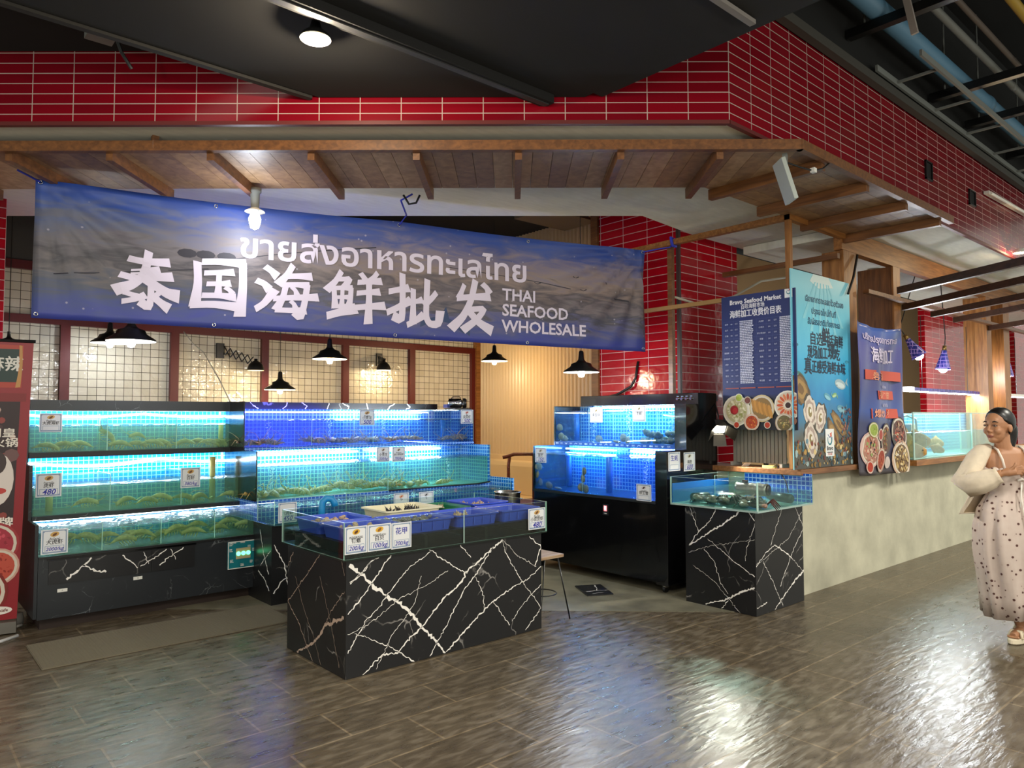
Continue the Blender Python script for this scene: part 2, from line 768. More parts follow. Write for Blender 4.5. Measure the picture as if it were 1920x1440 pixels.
M = dict(
    floor=floorm(),
    conc=mat('grey concrete', '#bcb8a2', .75, noise=.16, nscale=3.5, bump=.25, bscale=14),
    concfloor=mat('worn concrete floor', '#6f6a58', .45, noise=.3, nscale=5, bump=.1, bscale=18),
    plaster=mat('rough white plaster', '#dcdccf', .85, noise=.06, nscale=6, bump=.15, bscale=30, stretch=(1, 4, 1)),
    red=tiles('red glazed wall tile', '#82091a', '#720818', '#b8a59c', .254, .0645, .0028, .18),
    redpil=tiles('red glazed pillar tile', '#ad0b1c', '#930a1a', '#c9a6a0', .333, .0865, .0032, .12, wav=.12),
    redtrim=mat('dark red trim', '#5d1a17', .5),
    redframe=mat('red painted frame', '#5a1512', .4),
    white=tiles('white glazed square tile', '#d6d0be', '#c9c2ad', '#453d30', .09, .09, .003, .1, wav=.4, wscale=14),
    dark=mat('black painted ceiling', '#080604', .9, noise=.2, nscale=4),
    darker=mat('unlit black ceiling', '#0a0908', .9),
    greywall=mat('dark grey upper wall', '#4a4843', .8),
    cream=mat('cream painted panel', '#d8bd8e', .6),
    corr=mat('cream corrugated metal', '#cfb487', .35),
    wood=woodm('warm oak timber', '#7d4e22', '#a8713a'),
    woodv=woodm('upright oak timber', '#7d4e22', '#a8713a', stretch=(12, 12, 1)),
    wood2v=woodm('upright brown timber', '#5f3a1c', '#7f5129', stretch=(12, 12, 1)),
    wood2=woodm('brown timber', '#5f3a1c', '#7f5129', stretch=(12, 1, 12)),
    woodd=woodm('dark walnut batten', '#33211a', '#4b3024', stretch=(12, 1, 12)),
    bd1=woodm('canopy board light', '#9a7854', '#b8946e', stretch=(8, 8, 1), scale=2),
    bd2=woodm('canopy board mid', '#866446', '#a58058', stretch=(8, 8, 1), scale=2),
    bd3=woodm('canopy board dark', '#755640', '#937052', stretch=(8, 8, 1), scale=2),
    marble=marblem('black marble'),
    marble2=marblem('dark grey speckled marble', '#23262a', '#aeb2b4', 6.5, .5),
    vein=mat('white marble vein', '#f4efe8', .4),
    vein2=mat('pinkish marble vein', '#b9a08f', .4),
    black=mat('black plastic', '#0c0c0d', .4),
    gloss=mat('glossy black laminate', '#08080a', .14, coat=.3),
    blackmetal=mat('black enamelled metal', '#141414', .35),
    steel=mat('polished steel', '#b9b9b4', .22, 1),
    chrome=mat('chrome', '#d0d0d0', .1, 1),
    greym=mat('grey painted metal', '#7d807c', .5),
    white_p=mat('white plastic', '#e4e2da', .4),
    enamel=mat('white enamel', '#f0ece0', .35),
    glass=glassm('tank glass'),
    glassf=glassm('cloudy tank glass', (.86, .93, .90), 1.3),
    glassedge=mat('green glass edge', '#b4d6ca', .2, emit='#7fb8a8', es=0.0),
    bluetile=tiles('blue pool mosaic', '#1a7ad8', '#1468c4', '#9cd0f0', .0385, .0385, .0042, .15),
    bluetile2=tiles('royal blue mosaic', '#1c52c8', '#2060cc', '#8fb8ee', .0385, .0385, .004, .15),
    aquab=tiles('bright aqua mosaic', '#1590e0', '#0f80d0', '#7fd0f4', .0385, .0385, .003, .15),
    led=glow('white LED strip', '#f2fbff', 52),
    led2=glow('dimmer white LED strip', '#f2fbff', 22),
    led_b=glow('blue LED strip', '#4a4cff', 60),
    bulbw=glow('warm bulb', '#ffc670', 4),
    bulbc=glow('cool white bulb', '#f4faff', 14),
    wat_g=waterm('green tank water', (.86, .96, .88), '#a4cfa8', .26),
    wat_t=waterm('teal tank water', (.88, .98, .93), '#98d8ac', .22),
    wat_b=waterm('blue tank water', (.86, .94, 1), '#5a9cf0', .15),
    wat_d=waterm('dark tray water', (.62, .72, .66), '#2f4038', .06),
    wat_c=waterm('clear fish water', (.90, .98, .98), '#c0e6e2', .14),
    wat_k=waterm('clear tank water', (.78, .92, .90), '#8fc0bb', .08),
    bubble=waterm('air bubbles', (.85, .95, 1), '#e8f4ff', .7),
    pvc=mat('yellowed pipe', '#c9bd72', .5),
    bluep=mat('blue plastic pipe', '#1a59b0', .4),
    tray=mat('royal blue plastic', '#3350c4', .4),
    trayc=mat('cream plastic', '#e6dfbe', .4),
    trayg=mat('green plastic', '#0f6b46', .4),
    paper=mat('white card', '#dfe0e2', .5),
    paperg=mat('card border blue grey', '#7f93ad', .5),
    ink=mat('dark ink', '#26242a', .6),
    inkb=mat('blue marker ink', '#2a2f9c', .6),
    shrimp=mat('olive shrimp shell', '#b5a560', .4, noise=.35, nscale=30),
    lob=mat('golden lobster shell', '#b8934e', .4, noise=.5, nscale=45),
    lob2=mat('mottled grey brown lobster shell', '#a8846a', .4, noise=.5, nscale=45),
    shellg=mat('grey clam shell', '#7b7a72', .4, noise=.4, nscale=40),
    shellb=mat('beige shell', '#b39a7c', .45, noise=.35, nscale=40),
    mussel=mat('black shellfish', '#1d1a18', .35),
    scal=mat('pale scallop shell', '#878066', .5, noise=.3, nscale=50),
    oyst=mat('mossy oyster shell', '#5c5a34', .6, noise=.6, nscale=28),
    crabk=mat('dark red crab shell', '#421c14', .3, noise=.5, nscale=40),
    crabw=mat('pale crab claw', '#96786a', .4),
    fish=mat('tan fish', '#b98a4a', .4, noise=.25, nscale=25),
    orange=mat('orange', '#d86a2a', .5),
    rope=mat('blue nylon rope', '#2b36b8', .6),
    cable=mat('black cable', '#0d0d0d', .5),
    cablew=mat('white cable', '#b8b2a2', .5),
    mat_=mat('beige ribbed rubber', '#6d6553', .8),
)

# directions of the angled shop front
D = Vector((.752, -.658, 0)).normalized()      # along the front, to the right
NN = Vector((.658, .752, 0)).normalized()      # into the shop
CF = Vector((3.928, 2.436, 0))                 # fascia corner


def front(s, inn=0, z=0, base=CF):
    p = base - D * s + NN * inn
    return (p.x, p.y, z)


# ---------------------------------------------------------------- the setting
o = struct(MB().box(-5, 18, -4, 12, -.08, 0).build('floor', M['floor'], org=(0, 0, 0), uvoff=(2.75 - .3175, 2.2475)))
o = struct(MB().prism([(-2.0, 9.95), (.0, 8.06), (5.2, 3.225), (6.0, 3.16), (6.0, 4.4), (7.1, 4.4), (7.1, 9), (-2, 9.95)], .0005, .003).build('floor', M['concfloor'], org=(0, 0, 0)))
# red fascia: angled front and side
b = MB()
b.add([front(8, 0, 3.386), front(0, 0, 3.386), front(0, 0, 4.3), front(8, 0, 4.3),
       front(8, .02, 3.387), front(0.008, .02, 3.387), front(0.008, .02, 4.3), front(8, .02, 4.3)],
      [(0, 1, 2, 3), (4, 7, 6, 5), (3, 2, 6, 7), (0, 4, 5, 1), (0, 3, 7, 4), (1, 5, 6, 2)])
struct(b.build('wall_front', M['red'], uvoff=(1.351, 3.4325)))
struct(MB().box(3.928, 16, 2.436, 2.4415, 3.388, 4.23).build('wall_side', M['red'], uvoff=(3.928, 3.4325)))
b = MB()
b.add([front(8, -.004, 3.362), front(0, -.004, 3.362), front(0, -.004, 3.386), front(8, -.004, 3.386), front(8, .03, 3.362), front(.012, .03, 3.362), front(.012, .03, 3.386), front(8, .03, 3.386)],
      [(0, 1, 2, 3), (0, 4, 5, 1), (3, 2, 6, 7), (4, 7, 6, 5)])
b.box(3.93, 16, 2.43, 2.462, 3.362, 3.386)
struct(b.build('trim_1', M['redtrim']))
# plaster soffit under the fascia
pts = [front(8, .004)[:2], front(0.0, .004)[:2], (16, 2.442), (16, 4.27), (6.25, 4.27), (5.227, 4.152), (3.363, 5.754), (.801, 7.958), (-1.6, 10.0)]
struct(MB().prism(pts, 3.386, 3.5).build('ceiling', M['plaster']))
# black ceiling raft in front, lower ceiling left of it, tall dark ceilings
b = MB().prism([(-5, -4), (3.25, -4), (3.25, 3.022), (2.01, 4.10), (-5, 4.10)], 3.53, 3.62)
struct(b.build('ceiling', M['dark']))
struct(MB().box(-5, 1.97, 4.11, 4.15, 3.515, 3.62).build('trim_2', mat('dusty grey strip', '#1f1d1a', .8)))
struct(MB().prism([(-5, 4.18), (1.93, 4.18), (-4, 9.4), (-5, 9.4)], 3.83, 3.9).build('ceiling', M['darker']))
struct(MB().box(3.25, 18, -4, 2.6, 5.6, 5.7).build('ceiling', M['darker']))
struct(MB().box(3.25, 3.33, -4, 2.95, 3.53, 5.6).build('wall_raft', M['darker']))
struct(MB().box(-3, 32, 4.5, 10.2, 4.25, 4.3).build('ceiling', M['darker']))
struct(MB().box(3.3, 16, 2.44, 2.7, 4.23, 5.6).build('wall_upper', M['darker']))
# back wall, its frames
struct(MB().box(-2.5, 7.2, 9, 9.12, 0, 3.12).build('wall_back', M['white'], uvoff=(1.55, 0)))
struct(MB().box(-2.5, 7.2, 8.98, 9.12, 3.12, 4.3).build('wall_back', M['greywall']))
k = 3
for z0, z1 in ((3.10, 3.19), (2.545, 2.63)):
    struct(MB().box(-2.5, 7.15, 8.94, 9.0, z0, z1).build('trim_%d' % k, M['redframe']))
    k += 1
for x in (.55, 1.505, 2.61, 3.69, 4.82, 5.90, 7.04):
    struct(MB().box(x - .045, x + .045, 8.94, 9.0, 0, 2.545).build('trim_%d' % k, M['redframe']))
    k += 1
# corrugated side wall
ring = []
n = 48 * 6
prof = []
for i in range(n + 1):
    y = 5.62 + (9 - 5.62) * i / n
    prof.append((7.15 + .019 * cos(2 * pi * i / 6), y))
b = MB()
for i in range(n):
    (x0, y0), (x1, y1) = prof[i], prof[i + 1]
    b.add([(x0, y0, 1.0), (x0, y0, 4.25), (x1, y1, 4.25), (x1, y1, 1.0)], [(0, 1, 2, 3)])
b.box(7.17, 7.3, 5.62, 9, 0, 4.25)
struct(b.build('wall_corrugated', M['corr'], smooth=True))
struct(MB().box(7.08, 7.17, 5.6, 9, 0, 1.0).build('baseboard_right', M['cream'], bevel=.01))
struct(MB().box(7.06, 7.15, 8.9, 8.99, 0, 4.2).build('trim_20', M['wood']))
# red pillars
struct(MB().box(6.2, 7.3, 4.466, 5.60, 0, 4.25).build('pillar', M['redpil'], uvoff=(6.2, .02)))
struct(MB().box(6.19, 6.225, 4.456, 4.49, 0, 4.25).build('trim_21', mat('dark corner strip', '#3a201a', .5)))
struct(MB().box(6.17, 6.25, 5.56, 5.66, 0, 4.25).build('trim_22', M['wood2']))
struct(MB().box(-.2, .78, 7.3, 8.0, 0, 3.386).build('pillar', M['redpil'], uvoff=(.78, .02)))
# concrete half wall of the stall on the right
struct(MB().prism([(6.02, 3.14), (16, 3.14), (16, 3.3), (6.2, 3.3), (6.2, 4.45), (6.02, 4.45)], 0, 1.045).build('wall_right', M['conc']))
# back of the stall interior
struct(MB().box(7.3, 32, 6.4, 6.5, 0, 4.2).build('wall_stall', mat('tan stall wall', '#a38458', .8)))
struct(MB().box(13.0, 15.1, 4.5, 4.6, 0, 4.2).build('pillar', M['redpil'], uvoff=(11, .02)))
struct(MB().box(18.0, 20.0, 4.5, 5.0, 0, 4.2).build('pillar', M['redpil'], uvoff=(11, .02)))

# dark openings in the side fascia
for x0, z0, x1, z1 in ((7.14, 3.715, 7.30, 3.89), (8.315, 3.705, 8.50, 3.865)):
    t = thing('vent_opening', (x0, 2.43, z0), '', 'vent')
    fb = MB()
    for q in ((x0, x0 + .012, z0, z1), (x1 - .012, x1, z0, z1), (x0, x1, z0, z0 + .012), (x0, x1, z1 - .012, z1)):
        fb.box(q[0], q[1], 2.418, 2.436, q[2], q[3])
    fb.build('frame', M['black'], t)
    MB().box(x0 + .01, x1 - .01, 2.431, 2.435, z0 + .01, z1 - .01).build('grille', M['darker'], t)
    t['label'] = 'black square vent in the red side fascia, %s' % ('the larger one nearer the corner' if x0 < 8 else 'the smaller one nearer the white tube')
# unlit tube on the side fascia
t = thing('fluorescent_tube', (8.77, 2.40, 3.85), 'unlit white tube light fixed along the red side fascia', 'light')
MB().bar((8.77, 2.40, 3.915), (10.26, 2.40, 3.945), .05, .03).build('housing', M['white_p'], t)
MB().cyl((8.8, 2.37, 3.905), (10.23, 2.37, 3.935), .018, n=10).build('tube', M['enamel'], t)

# ---------------------------------------------------------------- wooden canopy
CB = Vector((4.49, 2.28, 0))
can = thing('wooden_canopy', (4.49, 2.28, 3.2), 'long slatted wooden canopy under the red tiled fascia', 'canopy')
rnd = random.Random(4)
b = MB()
s = -.02
while s < 8:
    w_ = .135
    s1 = s + w_ - .003
    # clip to the mitre on the right
    i0, i1 = 0.02, .85
    mi = rnd.randrange(3)
    q = [front(s, i0, 0, CB), front(s1, i0, 0, CB), front(s1, i1, 0, CB), front(s, i1, 0, CB)]
    b.add([(x, y, 3.315) for x, y, _ in q] + [(x, y, 3.335) for x, y, _ in q],
          [(0, 1, 2, 3), (7, 6, 5, 4), (0, 4, 5, 1), (1, 5, 6, 2), (2, 6, 7, 3), (3, 7, 4, 0)], mi)
    s += w_
b.build('deck', [M['bd1'], M['bd2'], M['bd3']], can)
b = MB()
y = 2.29
while y < 3.15:
    y1 = min(y + .135 - .003, 3.18)
    xs = 4.49 + (y - 2.28) * (.36 if y < 2.93 else 0) if True else 0
    xs = 4.49 + (y - 2.28) * .30
    b.box(xs, 7.22, y, y1, 3.3165, 3.338, rnd.randrange(3))
    y += .135
b.build('side_deck', [M['bd2'], M['bd3'], M['bd2']], can)
b = MB()
q = [front(8, -.035, 0, CB), front(-.02, -.035, 0, CB), front(-.02, .015, 0, CB), front(8, .015, 0, CB)]
b.prism([p[:2] for p in q], 3.284, 3.35)
b.build('front_beam', M['wood2'], can)
MB().box(4.47, 7.26, 2.245, 2.29, 3.284, 3.35).build('side_beam', M['wood2'], can)
for s in (7.15, 6.49, 5.83, 5.17, 4.51, 3.85, 3.19, 2.5, 1.83, 1.16, .51):
    MB().bar(front(s, .015, 3.275, CB), front(s, .88, 3.275, CB), .045, .078).build('rafter', M['wood2'], can)
for x in (4.85, 5.56, 6.3, 7.05):
    MB().bar((x, 2.29, 3.275), (x, 3.19, 3.275), .05, .078).build('rafter', M['wood2'], can)
MB().bar(front(4.2, -.01, 3.30, CB), front(4.2, -.01, 3.386, CB), .04, .04).build('hanger', M['wood2'], can)

# ---------------------------------------------------------------- timber frame of the corner stall
fr = thing('corner_timberwork', (5.97, 3.14, 1.1), 'thin timber post and rails standing on the counter corner of the stall', 'frame')
MB().box(5.95, 5.995, 3.12, 3.165, 1.1, 3.27).build('post', M['woodv'], fr)
MB().box(5.945, 6.0, 3.115, 4.95, 3.272, 3.325).build('top_rail', M['wood'], fr)
MB().box(5.945, 7.16, 3.112, 3.165, 3.271, 3.324).build('top_rail', M['wood'], fr)
MB().box(5.955, 5.99, 3.79, 4.85, 2.625, 2.665).build('lower_rail', mat('pale wood rail', '#a8814e', .5), fr)
MB().box(6.9, 6.95, 3.14, 4.4, 3.07, 3.12).build('cross_rail', M['wood2'], fr)
MB().box(5.96, 6.01, 4.38, 4.43, 1.1, 3.27).build('post', M['wood2'], fr)
# heavy posts and beam
for i, (x0, x1, y0, y1, lab) in enumerate(((7.04, 7.29, 3.14, 3.36, 'wide timber post between the tall sea poster and the hanging dish banner'),
                                      (8.22, 8.385, 3.14, 3.52, 'dark timber post behind the hanging dish banner'),
                                      (11.3, 11.48, 3.14, 3.42, 'pale lit timber post behind the right end of the fish tank'),
                                      (12.05, 12.3, 3.14, 3.42, 'dark timber post behind the woman\'s head'))):
    p = thing('timber_post', (x0, y0, 1.09), lab, 'post', None)
    MB().box(x0, x1, y0 + .02, y1, 1.097, 3.17).build('post', M['woodv'] if i != 1 else M['wood2v'], p)
    MB().box(x0 - .01, x1 + .01, y0, y0 + .02, 1.097, 3.17).build('face_board', M['woodv'], p)
t = thing('timber_beam', (11, 3.14, 3.17), 'long plank beam along the top of the stall front', 'beam')
MB().box(7.0, 16, 3.14, 3.22, 3.172, 3.38).build('plank', M['wood'], t)
MB().box(7.0, 16, 3.22, 4.2, 3.30, 3.38).build('lining', M['plaster'], t)
# counter top
ct = MB().prism([(5.95, 3.06), (16, 3.06), (16, 3.5), (6.32, 3.5), (6.32, 4.44), (5.95, 4.44)], 1.047, 1.095).build('counter_top', woodm('counter oak', '#6d4526', '#8d5f38'), bevel=.004)
tag(ct, 'brown wooden counter top running along the concrete half wall', 'counter')
VEIN_F = [(0.035, 0.02, [(2.155, 0.67), (2.235, 0.605), (2.308, 0.543), (2.32, 0.513), (2.383, 0.477), (2.426, 0.434), (2.491, 0.404), (2.578, 0.329), (2.68, 0.204), (2.785, 0.098), (2.862, 0.007)]), (0.0175, 0.01, [(2.87, 0.012), (2.993, 0.098), (3.116, 0.182), (3.272, 0.274), (3.445, 0.339), (3.599, 0.38), (3.733, 0.45)]), (0.0125, 0.0225, [(2.25, 0.004), (2.386, 0.098), (2.493, 0.082), (2.552, 0.135), (2.672, 0.208), (2.734, 0.261), (2.848, 0.365), (2.948, 0.416), (3.024, 0.475), (3.015, 0.501), (3.153, 0.572), (3.229, 0.617), (3.356, 0.688)]), (0.01, 0.0125, [(2.735, 0.01), (2.883, 0.2), (3.015, 0.395), (3.107, 0.467), (3.272, 0.649)]), (0.0125, 0.0125, [(2.147, 0.383), (2.228, 0.454), (2.308, 0.537), (2.341, 0.58), (2.443, 0.694)]), (0.01, 0.0075, [(2.149, 0.151), (2.219, 0.25), (2.273, 0.328), (2.365, 0.392), (2.422, 0.464), (2.46, 0.494), (2.589, 0.609), (2.699, 0.655), (2.737, 0.678)]), (0.005, 0.0125, [(2.194, 0.261), (2.274, 0.223), (2.435, 0.136), (2.62, 0.001)]), (0.0075, 0.0075, [(3.116, 0.462), (3.177, 0.352), (3.191, 0.233)]), (0.0075, 0.0125, [(3.272, 0.274), (3.345, 0.177), (3.419, 0.082)]), (0.0075, 0.01, [(3.444, 0.104), (3.52, 0.184), (3.651, 0.277), (3.732, 0.322)]), (0.01, 0.0075, [(3.571, 0.016), (3.725, 0.149), (3.609, 0.295), (3.506, 0.413), (3.395, 0.578), (3.356, 0.677)]), (0.005, 0.005, [(2.671, 0.533), (2.61, 0.357), (2.435, 0.175), (2.342, 0.018)]), (0.0125, 0.0075, [(2.728, 0.699), (2.817, 0.633), (2.953, 0.545), (3.042, 0.497)]), (0.01, 0.0075, [(2.984, 0.694), (3.074, 0.601)]), (0.005, 0.005, [(3.356, 0.688), (3.486, 0.567), (3.679, 0.458)]), (0.01, 0.015, [(3.611, 0.686), (3.728, 0.595), (3.668, 0.467)]), (0.005, 0.005, [(2.148, 0.264), (2.284, 0.294), (2.491, 0.41), (2.712, 0.469), (2.882, 0.538)]), (0.0075, 0.0075, [(2.156, 0.569), (2.245, 0.62), (2.318, 0.681)]), (0.01, 0.0075, [(2.163, 0.559), (2.227, 0.597), (2.289, 0.668), (2.356, 0.689)])]
VEIN_L = [(0.0087, 0.0087, [(4.28, 0.689), (4.488, 0.515), (4.742, 0.314), (4.575, 0.206), (4.454, 0.086), (4.369, 0.008)]), (0.0173, 0.0404, [(4.594, 0.012), (4.416, 0.094), (4.27, 0.187), (4.2, 0.268), (3.963, 0.358)]), (0.0043, 0.0043, [(4.631, 0.499), (4.499, 0.315), (4.342, 0.145), (4.252, 0.011)]), (0.0043, 0.0058, [(4.277, 0.556), (4.13, 0.305), (4.017, 0.054)]), (0.0058, 0.0058, [(4.2, 0.274), (4.131, 0.363), (3.959, 0.513)]), (0.0058, 0.0058, [(4.001, 0.686), (3.96, 0.607)]), (0.0115, 0.0115, [(4.668, 0.652), (4.74, 0.553)])]
VEIN_SL = [(0.0075, 0.01, [(3.654, 0.795), (3.568, 0.596), (3.665, 0.473)]), (0.01, 0.0125, [(3.568, 0.596), (3.463, 0.695), (3.376, 0.829)]), (0.015, 0.0225, [(3.665, 0.473), (3.48, 0.593), (3.314, 0.698), (3.153, 0.819)]), (0.0125, 0.0075, [(3.12, 0.822), (3.053, 0.738)]), (0.0075, 0.0075, [(3.519, 0.457), (3.419, 0.372), (3.372, 0.22), (3.3, 0.135)]), (0.005, 0.01, [(3.481, 0.549), (3.256, 0.408), (3.061, 0.305)]), (0.0125, 0.0225, [(3.511, 0.015), (3.325, 0.08), (3.18, 0.169), (3.063, 0.222)]), (0.01, 0.01, [(3.36, 0.009), (3.296, 0.081)]), (0.0037, 0.0037, [(3.666, 0.415), (3.452, 0.496), (3.056, 0.593)]), (0.0037, 0.005, [(3.625, 0.31), (3.421, 0.212), (3.192, 0.0)]), (0.005, 0.005, [(3.053, 0.717), (3.126, 0.51), (3.138, 0.417)])]
VEIN_SR = [(0.0075, 0.0125, [(5.178, 0.06), (5.338, 0.086)]), (0.01, 0.015, [(5.189, 0.385), (5.327, 0.475), (5.476, 0.52), (5.601, 0.462), (5.746, 0.379)]), (0.0075, 0.0075, [(5.41, 0.523), (5.597, 0.804)]), (0.0125, 0.0275, [(5.458, 0.011), (5.613, 0.096), (5.81, 0.204), (5.996, 0.267)]), (0.0075, 0.0075, [(5.293, 0.413), (5.464, 0.191), (5.584, 0.015)]), (0.01, 0.01, [(5.548, 0.179), (5.748, 0.423), (5.936, 0.596), (6.015, 0.692)]), (0.01, 0.0075, [(5.808, 0.799), (5.92, 0.656), (5.997, 0.513)]), (0.005, 0.005, [(5.19, 0.397), (5.691, 0.547), (5.924, 0.745)]), (0.005, 0.005, [(5.746, 0.379), (5.993, 0.2)])]
# ---------------------------------------------------------------- tank building blocks
GLM = [M['glass'], M['glassedge']]


def pane(parent, x0, x1, y0, y1, z0, z1, name='glass_pane', gm=None):
    b = MB().box(x0, x1, y0, y1, z0, z1)
    dims = (x1 - x0, y1 - y0, z1 - z0)
    thin = dims.index(min(dims))
    # faces: bottom, top, y0, y1, x0, x1
    ax = [2, 2, 1, 1, 0, 0]
    b.m = [0 if ax[i] == thin else 1 for i in range(6)]
    return b.build(name, GLM if gm is None else [gm, M['glassedge']], parent)


def water(parent, x0, x1, y0, y1, z0, z1, m, name='water'):
    return MB().box(x0, x1, y0, y1, z0, z1).build(name, m, parent)


def bubbles(parent, x, y, z0, z1, seed, r=.03, n=70):
    rn = random.Random(seed)
    b = MB()
    for i in range(n):
        t = rn.random()
        rr = r * (.35 + .65 * t)
        b.ball((x + rn.gauss(0, rr * .6), y + rn.gauss(0, rr * .6), z0 + (z1 - z0) * t), rn.uniform(.003, .008), 6)
    o = b.build('bubbles', M['bubble'], parent, smooth=True)
    o['kind'] = 'stuff'
    return o


def ripple(parent, x0, x1, y0, y1, z, m, seed, amp=.006, name='water_surface'):
    rn = random.Random(seed)
    ph = [(rn.uniform(20, 60), rn.uniform(20, 60), rn.uniform(0, 6)) for _ in range(5)]
    nx, ny = max(4, int((x1 - x0) / .03)), max(4, int((y1 - y0) / .03))
    b = MB()
    vs_ = []
    for j in range(ny + 1):
        for i in range(nx + 1):
            x, y = x0 + (x1 - x0) * i / nx, y0 + (y1 - y0) * j / ny
            vs_.append((x, y, z + amp * sum(sin(a * x + c * y + p) for a, c, p in ph) / 3))
    fs = [(j * (nx + 1) + i, j * (nx + 1) + i + 1, (j + 1) * (nx + 1) + i + 1, (j + 1) * (nx + 1) + i) for j in range(ny) for i in range(nx)]
    return b.add(vs_, fs).build(name, m, parent, smooth=True)


SURF = waterm('rippled water surface', (.85, .97, .96), '#dff4f0', .12, 1.0)


def vein_geo(b, lst, place, seed, m, sc=.6):
    rn = random.Random(seed)
    for w0, w1, pts in lst:
        g = vein(rn, pts, w0 * sc, w1 * sc)
        b.add([place(x, y) for x, y in g[0]], g[1], m)


# ---- left three-tier tank -------------------------------------------------
LT = thing('fish_tank_stand', (1.76, 6.27, 0), 'three-tier shrimp tank on a dark speckled marble cabinet, beside the red roll-up banner', 'fish tank', 'stepped tank stands')
b = MB().box(.92, 2.6, 6.27, 7.0, .09, .525)
b.build('cabinet', M['marble2'], LT)
MB().box(.95, 2.57, 6.36, 6.95, 0, .09).build('toe_kick', mat('dark stained plinth', '#2a1b14', .7), LT)
prof = [(6.275, .1), (7.25, .1), (7.25, 1.70), (6.84, 1.70), (6.84, 1.19), (6.61, 1.19), (6.61, .775), (6.275, .775)]
for x0, x1, pr_ in ((.896, .918, prof), (2.602, 2.62, [(6.99, .1), (7.25, .1), (7.25, 1.70), (6.84, 1.70), (6.84, 1.19), (6.63, 1.19), (6.63, .78), (6.99, .77)])):
    b = MB()
    n = len(pr_)
    b.add([(x0, y, z) for y, z in pr_] + [(x1, y, z) for y, z in pr_], [tuple(range(n)), tuple(range(2 * n - 1, n - 1, -1))] + [(i, (i + 1) % n, n + (i + 1) % n, n + i) for i in range(n)])
    b.build('side_panel', M['marble2'] if x0 < 1 else M['gloss'], LT)
MB().box(.92, 2.6, 6.84, 7.24, 1.613, 1.70).build('header', M['marble2'], LT)
MB().box(.92, 2.6, 6.82, 7.2, 1.236, 1.278).build('shelf', M['black'], LT)
MB().box(.92, 2.6, 6.595, 7.15, .765, .80).build('shelf', M['marble2'], LT)
MB().box(.92, 2.6, 6.255, 7.0, .527, .542).build('shelf', M['black'], LT)
# tiled backs
MB().box(.92, 2.6, 7.16, 7.2, 1.278, 1.613).build('tile_back', M['aquab'], LT)
MB().box(.92, 2.6, 7.08, 7.12, .80, 1.236).build('tile_back', M['aquab'], LT)
MB().box(.92, 2.6, 6.95, 6.99, .542, .765).build('tile_back', M['aquab'], LT)
for y, z0, z1, zw in ((6.845, 1.28, 1.612, 1.487), (6.60, .802, 1.12, 1.012), (6.26, .543, .765, .708)):
    pane(LT, .92, 2.6, y, y + .009, z0, z1)
    yb = {6.845: 7.158, 6.60: 7.078, 6.26: 6.948}[y]
    MB().box(2.589, 2.6, y + .012, yb, z0, 1.236 if z0 == .802 else z1).build('tile_side', M['aquab'], LT)
    water(LT, .93, 2.586, y + .013, yb, z0 + .004, zw, M['wat_g'] if z0 > .6 else M['wat_t'])
    ripple(LT, .93, 2.586, y + .013, yb, zw + .006, SURF, int(z0 * 100))
for x, y, yb, z0, z1 in ((1.475, 6.856, 7.15, 1.282, 1.59), (2.026, 6.856, 7.15, 1.282, 1.59), (1.452, 6.611, 7.07, .806, 1.10), (2.0, 6.611, 7.07, .806, 1.10), (1.33, 6.271, 6.94, .548, .75), (1.75, 6.271, 6.94, .548, .75), (2.17, 6.271, 6.94, .548, .75)):
    pane(LT, x - .003, x + .003, y, yb, z0, z1, 'glass_divider')
# light strips (sagging rope lights)
for y, z, a, ph in ((7.085, 1.575, .03, .4), (7.0, 1.165, .04, 0.0)):
    pts = [(.94 + 1.6 * i / 60, y, z - a * abs(sin(i / 60 * pi * 1.6 + ph)) + .5 * a) for i in range(61)]
    pts += [(2.57, y - .1, z + .05)]
    MB().tube(pts, .0085, 6).build('light_strip', M['led'], LT, smooth=True)
MB().tube([(.94, 6.88, .735), (1.7, 6.875, .730), (2.5, 6.88, .735)], .006, 6).build('light_strip', M['led2'], LT, smooth=True)
MB().cyl((2.487, 7.06, 1.284), (2.487, 7.06, 1.50), .022).build('overflow_pipe', M['pvc'], LT, smooth=True)
MB().cyl((2.37, 6.93, .805), (2.37, 6.93, 1.19), .026).build('overflow_pipe', M['pvc'], LT, smooth=True)
MB().cyl((1.075, 6.9, .805), (1.075, 6.9, .96), .026).build('overflow_pipe', M['pvc'], LT, smooth=True)
# flap doors, tags, control panel
b = MB().box(.985, 1.68, 6.262, 6.271, .335, .508).box(1.684, 2.01, 6.262, 6.271, .335, .508)
rv = [(.016, .016, [(1.10, .36), (1.22, .46), (1.26, .50)]), (.012, .02, [(1.20, .45), (1.28, .40), (1.36, .38)]), (.01, .008, [(1.47, .49), (1.53, .44), (1.58, .38)]), (.008, .012, [(1.60, .39), (1.70, .44), (1.79, .5)]), (.006, .006, [(1.62, .5), (1.66, .4)]), (.008, .008, [(1.74, .38), (1.85, .46), (1.92, .5)]), (.006, .006, [(1.82, .5), (1.86, .41)])]
vein_geo(b, rv, lambda x, z: (x, 6.2605, z), 3, 1, .8)
dr = b.build('flap_door', [M['marble'], M['vein']], LT)
MB().box(.975, 2.02, 6.262, 6.27, .511, .526).build('door_rail', M['gloss'], LT)
for x, z in ((1.075, .285), (1.585, .30)):
    b = MB().box(x - .032, x + .032, 6.264, 6.269, z - .012, z + .012)
    b.geo(text('A' if x < 1.2 else 'B', .014), (x, 6.2635, z), (1, 0, 0), (0, 0, 1), 1)
    b.build('number_tag', [M['white_p'], M['ink']], LT)
cp = MB().box(2.277, 2.556, 6.252, 6.268, .269, .50).build('control_panel', mat('teal printed panel', '#14707a', .35), LT)
b = MB()
